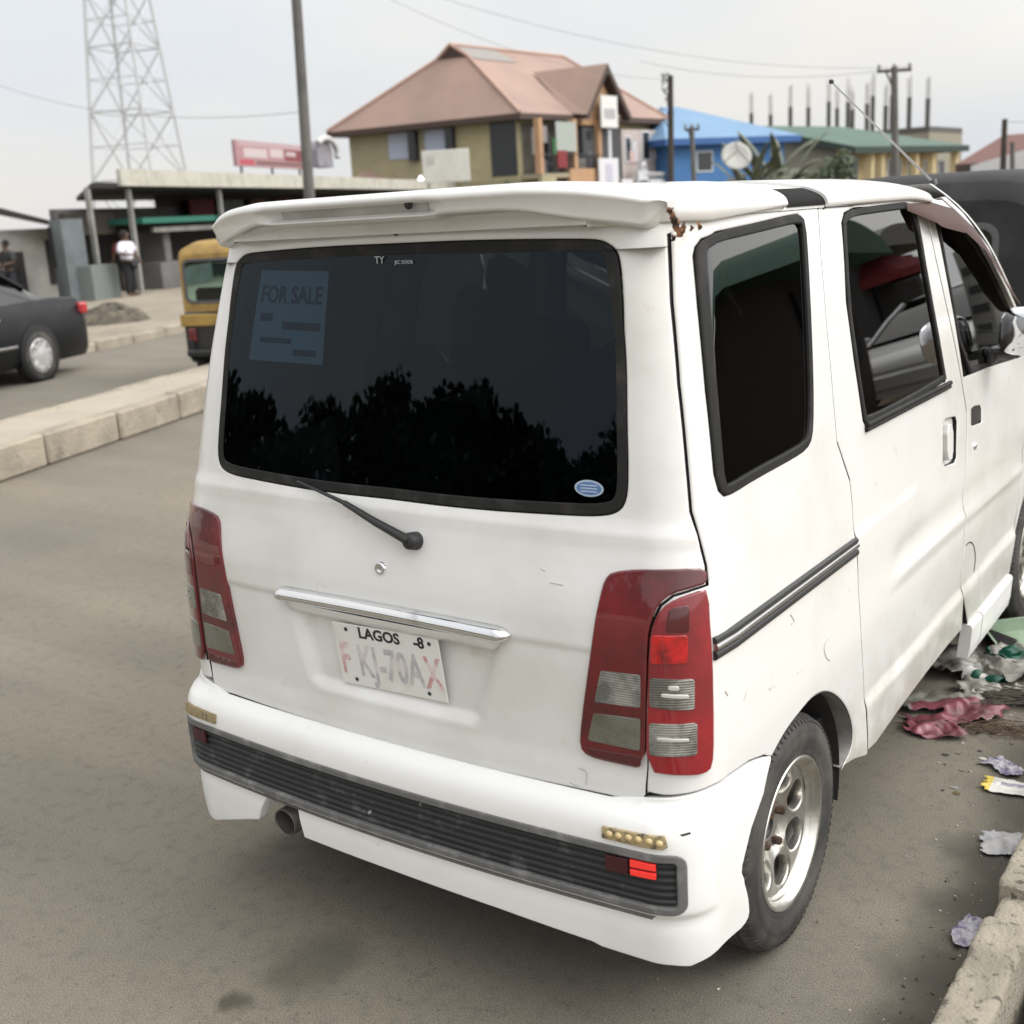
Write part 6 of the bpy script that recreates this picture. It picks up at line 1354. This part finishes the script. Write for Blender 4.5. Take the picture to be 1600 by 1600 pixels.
for a, b in ((q[0], q[1]), (q[0], e0), (e0, q[3]), (q[1], q[2])): m.add([a, b, (b[0], b[1], b[2]-.4), (a[0], a[1], a[2]-.4)], [(0, 1, 2, 3)])
g2.fin(m, 'fascia', mat('black_green_fascia', (.018, .035, .028), rough=.7)); g2.box('wall', .9, g2.lu-1.2, 1.6, g2.lv-.8, .1, z-.05, CRW); g2.box('end_wall', .80, .9, 1.6, g2.lv-.8, .1, z-.02, SHW)
m = MB(); m.add([g2.P(.82, 1.0, z-.05), g2.P(.82, g2.lv-.8, z-.05), g2.P(.82, g2.lv*.5, zr-.25)], [(0, 1, 2)]); g2.fin(m, 'gable_wall', SHW)
for px in (1362, 1378, 1432, 1458, 1494): a = aw(g2, px, .6); g2.box('pillar', a-.18, a+.18, .5, .9, .1, z-.2, CRW)
for pa, pb, tp in ((1326, 1340, 246), (1362, 1373, 248), (1386, 1398, 246), (1400, 1408, 247), (1418, 1430, 248), (1443, 1453, 246), (1466, 1476, 246)):
    a0, a1 = aw(g2, pa, 1.6), aw(g2, pb, 1.6); g2.win_b(min(a0, a1), max(a0, a1), .9, far_at(pa, tp, 84)[2], 1.6, WFR, PANE)

# unfinished concrete frame: columns with starter bars above a slab
CONF = mat('raw_concrete_columns', (.095, .09, .085), rough=.95); BAR = mat('rebar', (.12, .09, .075), rough=.9)
uf = empty('unfinished_building', far_at(1330, 270, 112)*np.array((1, 1, 0))+np.array((0, 0, .1)), 'unfinished concrete building with bare columns and starter bars above the green roof', 'building')
def U_(o): o.parent = uf; o.matrix_parent_inverse = Matrix.Translation(uf.location).inverted(); return o
a, b = far_at(1190, 205, 118), far_at(1452, 200, 112); a[2] = b[2]; dd = b-a; nn = np.array((-dd[1], dd[0], 0)); nn /= np.linalg.norm(nn); nn = nn if np.dot(nn, CAM-a) < 0 else -nn
m = MB(); s_ = [a, b, b+nn*9, a+nn*9]; z1 = far_at(1452, 197, 112)[2]
m.add([(p[0], p[1], z1-.5) for p in s_]+[(p[0], p[1], z1) for p in s_], [(3, 2, 1, 0), (4, 5, 6, 7)]+[(i, (i+1) % 4, 4+(i+1) % 4, 4+i) for i in range(4)]); U_(m.build('slab', CONF))
m = MB(); m.add([(p[0], p[1], .1) for p in s_]+[(p[0], p[1], z1-.5) for p in s_], [(i, (i+1) % 4, 4+(i+1) % 4, 4+i) for i in range(4)]); U_(m.build('wall', SHW))
for px, py, k in ((1174, 178, 0), (1204, 180, 1), (1235, 168, 0), (1263, 169, 1), (1295, 160, 0), (1308, 170, 2), (1325, 161, 0), (1332, 172, 2), (1355, 163, 0), (1364, 151, 2), (1384, 166, 0), (1394, 150, 2), (1421, 153, 0), (1450, 155, 0)):
    D = 112+(7 if k == 2 else 1.0)+3*(1450-px)/260; p = far_at(px, py, D); m = MB(); m.box((p[0], p[1], (p[2]+z1)/2-.1), (.34, .34, p[2]-z1+.3), 0, rot=.5); c = U_(m.build('column', CONF)); m = MB(); rnd = random.Random(px)
    for sx in (-1, 1):
        for sy in (-1, 1): m.tube([(p[0]+.11*sx, p[1]+.11*sy, p[2]-.1), (p[0]+.11*sx+rnd.uniform(-.05, .05), p[1]+.11*sy, p[2]+1.5+rnd.random()*.7)], .022, 4)
    o = m.build('starter_bars', BAR, c); o.matrix_parent_inverse = c.matrix_parent_inverse.copy(); o.matrix_parent_inverse = Matrix.Identity(4)
# white gabled house on the right
WH = mat('white_render', (.60, .61, .63), rough=.9, var=((.5, .5, .5), .6, .4, .7)); BR = mat('red_brown_roof', (.16, .085, .075), rough=.8)
K_ = far_at(1493, 257, 60); R_ = far_at(1740, 257, 60); R_[2] = K_[2]; g3 = hip_house('white_house', K_, R_, 5, far_at(1568, 211, 62.5)[2], 'white house with red brown roof behind the dark three-wheeled taxi', WH, BR, FASC, (.30, .7), .5)
m = MB(); K2 = far_at(1517, 259, 59); d_ = np.array((g3.U[0], g3.U[1], 0)); p0, p1 = K2, K2+d_*8; zt_ = far_at(1600, 219, 60)[2]
m.add([tuple(p0), tuple(p1), (p1[0], p1[1], zt_+.6), tuple((p0+p1)/2*np.array((1, 1, 0))+np.array((0, 0, zt_)))], [(0, 1, 2, 3)]); m.add([(p0[0], p0[1], .1), (p1[0], p1[1], .1), tuple(p1), tuple(p0)], [(0, 1, 2, 3)]); g3.fin(m, 'gable_wall', WH)
# boundary wall closing the view under the houses
wl = empty('boundary_wall', far_at(1450, 300, 50)*np.array((1, 1, 0)), 'low grey boundary wall in front of the far houses', 'wall'); m = MB(); q = [far_at(px, 300, 50) for px in (1060, 1250, 1440, 1640)]
for a, b in zip(q[:-1], q[1:]): m.tube([(a[0], a[1], .9), (b[0], b[1], .9)], .01, 4); m.add([(a[0], a[1], .0), (b[0], b[1], .0), (b[0], b[1], 1.6), (a[0], a[1], 1.6)], [(0, 1, 2, 3)])
o = m.build('wall_panel', LG, wl); o.matrix_parent_inverse = Matrix.Translation(wl.location).inverted()

# ------------------------------------------------------------------ poles, cables, pylon
CPOLE = mat('grey_concrete_pole', (.135, .13, .12), rough=.9, var=((.09, .088, .082), 2, .4, .7)); WPOLE = mat('dark_wood_pole', (.055, .045, .038), rough=.95)
def pole(px0, py0, px1, py1, D, r0, r1, mt, label, arm=None, name='utility_pole', H=None):
    b = far_at(px1, py1, D); t = far_at(px0, py0, D); dv = (t-b)/(t[2]-b[2]); base = b-dv*b[2]; top = base+dv*(H or t[2])
    root = empty(name, tuple(base), label, 'pole'); m = MB(); m.tube([(0, 0, 0), tuple((top-base)*.5), tuple(top-base)], [r0, (r0+r1)/2, r1], 10); m.build('shaft', mt, root)
    if arm:
        m = MB(); a = np.array((CR[0][0], CR[0][1], 0)); a /= np.linalg.norm(a); c = top-base-np.array((0, 0, arm[1])); m.tube([tuple(c-a*arm[0]), tuple(c+a*arm[0])], .055, 6); m.tube([tuple(c-a*arm[0]*.5), tuple(c-np.array((0, 0, .6)))], .03, 6); m.build('crossarm', WPOLE, root)
        for k in (-.9, 0, .9):
            m = MB(); q = c+a*arm[0]*k; m.lathe([(0, .22), (.05, .2), (.06, .1), (.04, .06), (.05, 0)], 8, c=tuple(q)); m.build('insulator', mat('insulator_grey', (.2, .2, .2), rough=.4), root)
    return root
pole(463, -2, 483, 300, 24, .115, .085, CPOLE, 'grey concrete pole rising out of the picture behind the rear spoiler', H=9.5)
pw = pole(1047.5, 118, 1048.5, 278, 45, .13, .10, WPOLE, 'dark wooden pole at the corner of the yellow house')
m = MB(); rnd = random.Random(6)
for i in range(16): z = 4.6+rnd.random()*1.9; a = rnd.random()*6.28; m.tube([(.1*math.cos(a), .1*math.sin(a), z), (.28*math.cos(a), .28*math.sin(a), z+.08), (.2*math.cos(a+1), .2*math.sin(a+1), z-.25)], .018, 4)
m.build('wire_loops', BLACKP, pw)
pole(1397.5, 104, 1399, 278, 42, .135, .10, CPOLE, 'grey concrete pole with a wooden crossarm in front of the green roof', arm=(.55, .12))
pole(1570, 186, 1567, 270, 46, .12, .09, WPOLE, 'dark pole beside the white house', arm=None)
pole(1081, 198, 1084, 278, 48, .11, .09, CPOLE, 'short grey post in front of the blue house', arm=(.28, .1), name='short_post')
pole(1582, 222, 1582, 272, 46, .09, .08, CPOLE, 'thin pale post right of the dark pole', name='short_post')
CAB = mat('grey_cable', (.16, .16, .165), rough=.7)
def cable(a, b, sag, r=.012, label=None):
    a, b = np.array(a), np.array(b); m = MB(); m.tube([tuple(a*(1-t)+b*t-np.array((0, 0, sag*4*t*(1-t)))) for t in np.linspace(0, 1, 17)], r, 4); o = m.build('power_cable', CAB); tag(o, label, 'cable', 'overhead cables')
cable(far_at(1379, 110, 42), far_at(1000, 96, 44), .35, .007, 'overhead cable running left from the crossarm of the far concrete pole')
cable(far_at(600, -6, 34), far_at(1048, 124, 45), .5, .006, 'uppermost overhead cable sloping down to the wooden pole')
cable(far_at(680, -6, 33), far_at(1420, 104, 42), .6, .006, 'long overhead cable from the top edge to the crossarm')
cable(far_at(-40, 118, 40), far_at(470, 175, 24), .5, .006, 'lower overhead cable crossing the pylon')
cable(far_at(1570, 190, 46), far_at(1700, 178, 46), .1, .009, 'short overhead cable at the right beside the white house')
# transmission tower
GALV = mat('hazed_galvanised_steel', (.47, .485, .50), rough=.6)  # steel grey lightened to carry the haze in front of the tower
D = 128; bl_, br_ = far_at(150, 270, D), far_at(287, 270, D); tl_, tr_ = far_at(137, 0, D), far_at(236, 0, D); ctr = (bl_+br_)/2; w1, w0_ = 6.5, 4.4; zb_, zt_ = bl_[2], tl_[2]
tx = ((tl_+tr_)/2-ctr); slope = (w1-w0_)/(zt_-zb_); root = empty('pylon', (ctr[0], ctr[1], 0), 'pale steel lattice transmission tower rising behind the stalls', 'pylon')
def tw(z): return max(.9, w1+slope*(zb_-z)) if z < zt_+9 else 1.6
ang = YAW+rad(29)
def tp(k, z): a = ang+k*PI/2; r_ = tw(z)*.707; return (r_*math.cos(a), r_*math.sin(a), z)
lev = [0, 7, 13.5, 19.5, 24.5, 29, 33, 36.5, 40, 43]; m = MB()
for k in range(4):
    for z0, z1 in zip(lev[:-1], lev[1:]): m.tube([tp(k, z0), tp(k, z1)], .19, 4)
m.build('leg', GALV, root); m = MB()
for k in range(4):
    for z0, z1 in zip(lev[:-1], lev[1:]):
        m.tube([tp(k, z0), tp(k+1, z1)], .085, 4); m.tube([tp(k+1, z0), tp(k, z1)], .085, 4); m.tube([tp(k, z1), tp(k+1, z1)], .085, 4)
        zm = (z0+z1)/2; q = [tp(k, z0), tp(k+1, z1)]; c_ = tuple((np.array(tp(k, z0))+np.array(tp(k+1, z0))+np.array(tp(k, z1))+np.array(tp(k+1, z1)))/4); m.tube([tp(k, zm), c_], .055, 4); m.tube([tp(k+1, zm), c_], .055, 4)
m.build('bracing', GALV, root); m = MB()
for z in (33, 37.5, 42):
    for s in (-1, 1):
        tip = (s*6*math.cos(ang+PI/4), s*6*math.sin(ang+PI/4), z+.3)
        for k in range(4): m.tube([tp(k, z), tip], .07, 4)
m.build('crossarm', GALV, root)

# ------------------------------------------------------------------ plants
def leaf_mat(n, c): return mat(n, c, rough=.55, var=(tuple(v*.55 for v in c), 1.7, .4, .65))
LEAF = leaf_mat('dull_green_leaf', (.055, .085, .035)); LEAF2 = leaf_mat('banana_leaf', (.15, .165, .11)); BARK = mat('grey_bark', (.10, .08, .06), rough=.95)
def tree(loc, H, Rr, label, seed, n=2600, cat='tree', name='tree', trunk=True, leaf=None, ls=.16):
    rnd = random.Random(seed); root = empty(name, loc, label, cat); m = MB(); cl = []
    m.tube([(0, 0, 0), (.08, .05, H*.25), (.0, .1, H*.55)], [H*.028, H*.02, H*.012], 8)
    for i in range(11):
        a = rnd.random()*6.28; r_ = Rr*(.25+.65*rnd.random()); z = H*(.42+.5*rnd.random()); r_ *= math.sqrt(max(.15, 1-((z-H*.66)/(H*.40))**2)); c = (r_*math.cos(a), r_*math.sin(a), z); cl.append((c, Rr*(.28+.2*rnd.random()))); m.tube([(0, .05, H*.3), (c[0]*.5, c[1]*.5, H*.3+(z-H*.3)*.6), c], [H*.011, H*.007, H*.003], 6)
    if trunk: m.build('trunk', BARK, root)
    m = MB()
    for i in range(n):
        c, r_ = rnd.choice(cl); v = Vector((rnd.gauss(0, 1), rnd.gauss(0, 1), rnd.gauss(0, .8))).normalized()*(r_*(rnd.random()**.45)*1.1); p = Vector(c)+v
        d = Vector((rnd.gauss(0, 1), rnd.gauss(0, 1), rnd.gauss(-.2, .6))).normalized(); e = d.orthogonal().normalized()*ls*.45; s_ = ls*(.7+.7*rnd.random())
        m.add([tuple(p), tuple(p+d*s_*.5+e), tuple(p+d*s_), tuple(p+d*s_*.5-e)], [(0, 1, 2, 3)])
    m.build('crown', leaf or LEAF, root); return root
def banana(loc, H, label, seed):
    rnd = random.Random(seed); root = empty('banana_plant', loc, label, 'banana plant'); m = MB(); m.tube([(0, 0, 0), (.05, 0, H*.45)], [.14, .09], 8); m.build('stem', mat('green_stem', (.10, .12, .06), rough=.8), root)
    for i in range(13):
        a = i*2.4+rnd.random(); L = H*(.55+.2*rnd.random()); rows = []; up = .95+.75*rnd.random()
        for j in range(9):
            t = j/8; r_ = L*t*.75; z = H*.42+L*(up*t-.75*t*t*(1.2-.3*up)); w_ = .19*math.sin(PI*min(1, t*.92+.08))**.7; c, s = math.cos(a), math.sin(a); rows.append([(r_*c-w_*s, r_*s+w_*c, z-.10), (r_*c, r_*s, z), (r_*c+w_*s, r_*s-w_*c, z-.10)])
        m = MB(); m.grid(rows, 0, True); m.build('leaf', LEAF2, root)
c_ = far_at(1195, 290, 56); banana((c_[0], c_[1], .1), 4.1, 'tall banana plant in front of the blue house', 2); c_ = far_at(1222, 290, 57); banana((c_[0], c_[1], .1), 3.9, 'banana plant between the blue house and the green roof', 5); c_ = far_at(1168, 290, 55); banana((c_[0], c_[1], .1), 3.4, 'smaller banana plant beside the satellite dish', 8)
c_ = far_at(1303, 290, 60); tree((c_[0], c_[1], .1), 3.6, 1.1, 'round green bush against the end of the cream house', 4, 700, 'bush', 'bush', ls=.2); c_ = far_at(1275, 292, 58); tree((c_[0], c_[1], .1), 2.9, .9, 'low dark bush beside the banana plants', 9, 500, 'bush', 'bush', ls=.2)
c_ = far_at(806, 300, 50); tree((c_[0], c_[1], .1), 2.6, 1.3, 'low shrub at the foot of the yellow house', 19, 500, 'shrub', 'shrub', ls=.2)
# satellite dish
c_ = far_at(1150, 246, 54); root = empty('satellite_dish', (c_[0], c_[1], .1), 'large pale mesh satellite dish by the banana plants', 'satellite dish'); m = MB(); k = MB(); k.lathe([(0, 0), (.25, .02), (.5, .08), (.66, .145), (.66, .155), (.5, .09), (0, .02)], 24); Rm = Matrix.Rotation(rad(62), 3, Vector((CR[0][0], CR[0][1], 0))); hh = c_[2]-.1
m.add([tuple(Rm @ Vector(v)+Vector((0, 0, hh))) for v in k.v], k.f, 0, True); m.build('bowl', mat('pale_dish', (.42, .42, .39), rough=.6), root); m = MB(); m.tube([(0, 0, 0), (0, 0, hh-.05)], .05, 8)
m.build('mast', RAIL, root); m = MB(); f0 = Rm @ Vector((0, 0, .55)); 
for a in (0, 2.1, 4.2): m.tube([tuple(Rm @ Vector((.62*math.cos(a), .62*math.sin(a), .14))+Vector((0, 0, hh))), tuple(f0+Vector((0, 0, hh)))], .02, 5)
m.build('feed_arm', RAIL, root)

# ------------------------------------------------------------------ the near side of the road, ahead and behind: seen in the van's glass
for x, y, H, Rr, sd, lb in ((-20.8, -26.2, 5.9, 3.0, 11, 'spreading roadside tree farthest back along the road behind the camera'), (-16.8, -29.2, 6.5, 3.6, 12, 'tall roadside tree behind the camera, middle of the three'), (-9, -31, 5.6, 4.2, 13, 'broad roadside tree behind the camera, nearest the near verge')):
    tree((x, y, 0), H, Rr, lb, sd, 6500, ls=.34)
root = empty('hedge', (-11.5, -20.5, 0), 'long overgrown hedge closing the road behind the camera', 'hedge', math.atan2(-9, 17)); m = MB(); rnd = random.Random(77)
for i in range(15000):
    x = rnd.uniform(-15, 15); y = rnd.gauss(0, .7); z = rnd.random()**.8*(3.6+.45*math.sin(x*.8)+.35*math.sin(x*2.1)); p = Vector((x, y, z)); d = Vector((rnd.gauss(0, 1), rnd.gauss(0, 1), rnd.gauss(0, .6))).normalized(); e = d.orthogonal().normalized()*.16
    m.add([tuple(p), tuple(p+d*.2+e), tuple(p+d*.4), tuple(p+d*.2-e)], [(0, 1, 2, 3)])
m.build('foliage', LEAF, root); m = MB()
for i in range(24): x = -16+i*1.4; m.tube([(x, 0, 0), (x+.2, .1, 1.6)], [.05, .03], 5)
m.build('stem', BARK, root)
def stall(loc, rz, label, roofm, wallm, W_=3.2, D_=2.2, H=2.3):
    root = empty('kiosk', loc, label, 'kiosk', rz); m = MB(); m.box((0, 0, H/2), (W_, D_, H)); m.build('wall', wallm, root); m = MB(); rows = [[(x, y, H+.55*math.sqrt(max(0, 1-(x/(W_/2+.3))**2))) for x in np.linspace(-W_/2-.28, W_/2+.28, 15)] for y in (-D_/2-.5, D_/2+.2)]; m.grid(rows, 0, True); m.add(rows[0], [tuple(range(15))[::-1]]); m.build('roof', roofm, root)
    m = MB(); m.box((0, -D_/2-.02, 1.35), (W_*.72, .04, 1.0)); m.build('hatch', DK, root); return root
stall((4.7, 8.4, .06), rad(80)+PI, 'kiosk with arched green roof on the near verge ahead', mat('green_kiosk_roof', (.05, .12, .09), rough=.7), mat('brown_kiosk_wall', (.05, .04, .036), rough=.9), H=2.0)
stall((6.4, 15.6, .06), rad(84)+PI, 'kiosk with arched grey roof farther along the near verge', mat('grey_kiosk_roof', (.2, .2, .18), rough=.7), mat('dark_kiosk_wall', (.07, .07, .07), rough=.9), 4.2, 2.4, 2.4)
sedan((3.5, 12.6, .06), rad(6)+PI, 'white saloon car parked on the near verge ahead of the van', mat('white_car_paint', (.72, .72, .71), rough=.3, coat=.5))
root = empty('sign_stand', (2.35, 8.8, .06), 'plain white upright signboard standing on the near verge', 'sign', rad(60)); m = MB(); m.box((0, 0, 1.0), (.7, .05, 1.5), 0, bev=.01); m.build('panel', _mats['white_board'], root); m = MB(); m.box((0, .0, .12), (.6, .35, .06)); m.build('foot', RAIL, root); m = MB(); [m.box((0, .028, 1.5-.22*i), (.5-.08*(i % 2), .006, .09)) for i in range(5)]; [m.box((0, -.028, 1.5-.22*i), (.5-.08*(i % 2), .006, .09)) for i in range(5)]; m.build('faded_print', mat('dark_sign_print', (.1, .11, .12)), root)
# market umbrella, red
root = empty('market_umbrella', (5.2, 14.6, .06), 'red market umbrella by the grey-roofed kiosk', 'umbrella'); m = MB(); m.lathe([(0, 2.45), (.5, 2.3), (1.0, 2.0), (1.0, 1.86)], 8, smooth=False); m.build('canopy', mat('red_umbrella', (.19, .02, .024), rough=.8), root); m = MB(); m.tube([(0, 0, 0), (0, 0, 2.4)], .022, 8); m.build('pole', RAIL, root)
# ------------------------------------------------------------------ light
w = bpy.data.worlds.new('World'); SC.world = w; w.use_nodes = True; nt = w.node_tree; N, L = nt.nodes, nt.links
bg = N['Background']; bg.inputs['Strength'].default_value = 0.10
SUN_EL, SUN_AZ = rad(40), rad(38)     # high, right and slightly behind the camera
sky = N.new('ShaderNodeTexSky'); sky.sky_type = 'NISHITA'; sky.sun_disc = False; sky.sun_elevation = SUN_EL; sky.dust_density = 4; sky.air_density = 1.2
SC.view_settings.exposure = -0.06
dirv = Vector((math.cos(SUN_EL)*math.cos(rad(22)), math.cos(SUN_EL)*math.sin(rad(22)), math.sin(SUN_EL)))
sky.sun_rotation = math.atan2(dirv.x, dirv.y)
tc = N.new('ShaderNodeTexCoord'); sp = N.new('ShaderNodeSeparateXYZ'); L.new(tc.outputs['Generated'], sp.inputs['Vector'])
# overcast cloud layer: brightness rises from horizon to zenith, broken by soft banks
mr = N.new('ShaderNodeMapRange'); mr.inputs['From Min'].default_value = 0.0; mr.inputs['From Max'].default_value = 1.0; mr.inputs['To Min'].default_value = 9.4; mr.inputs['To Max'].default_value = 14.5
L.new(sp.outputs['Z'], mr.inputs['Value'])
mp = N.new('ShaderNodeMapping'); mp.inputs['Scale'].default_value = (1, 1, 2.6); L.new(tc.outputs['Generated'], mp.inputs['Vector'])
ns = N.new('ShaderNodeTexNoise'); ns.inputs['Scale'].default_value = 2.3; ns.inputs['Detail'].default_value = 5; ns.inputs['Roughness'].default_value = .5; L.new(mp.outputs['Vector'], ns.inputs['Vector'])
rp = N.new('ShaderNodeValToRGB'); rp.color_ramp.elements[0].position = .36; rp.color_ramp.elements[0].color = (.91, .94, .985, 1); rp.color_ramp.elements[1].position = .64; rp.color_ramp.elements[1].color = (1.06, 1.03, .97, 1)
L.new(ns.outputs['Fac'], rp.inputs['Fac'])
ml = N.new('ShaderNodeVectorMath'); ml.operation = 'SCALE'; L.new(rp.outputs['Color'], ml.inputs[0]); L.new(mr.outputs['Result'], ml.inputs['Scale'])
# brighter veil of cloud around the hidden sun
dp = N.new('ShaderNodeVectorMath'); dp.operation = 'DOT_PRODUCT'; dp.inputs[1].default_value = dirv; L.new(tc.outputs['Generated'], dp.inputs[0])
gl = N.new('ShaderNodeMapRange'); gl.interpolation_type = 'SMOOTHSTEP'; gl.inputs['From Min'].default_value = .1; gl.inputs['From Max'].default_value = 1; gl.inputs['To Min'].default_value = 1; gl.inputs['To Max'].default_value = 2.5; L.new(dp.outputs['Value'], gl.inputs['Value'])
m2 = N.new('ShaderNodeVectorMath'); m2.operation = 'SCALE'; L.new(ml.outputs['Vector'], m2.inputs[0]); L.new(gl.outputs['Result'], m2.inputs['Scale']); ml = m2
mx = N.new('ShaderNodeMix'); mx.data_type = 'RGBA'; mx.inputs['Factor'].default_value = .86
L.new(sky.outputs['Color'], mx.inputs['A']); L.new(ml.outputs['Vector'], mx.inputs['B']); L.new(mx.outputs['Result'], bg.inputs['Color'])
sl = bpy.data.lights.new('sun', 'SUN'); so_ = bpy.data.objects.new('sun', sl); COL.objects.link(so_); sl.energy = 1.5; sl.angle = rad(25); sl.color = (1, .96, .9)
so_.rotation_euler = dirv.to_track_quat('Z', 'Y').to_euler(); so_.location = (5, -5, 12)
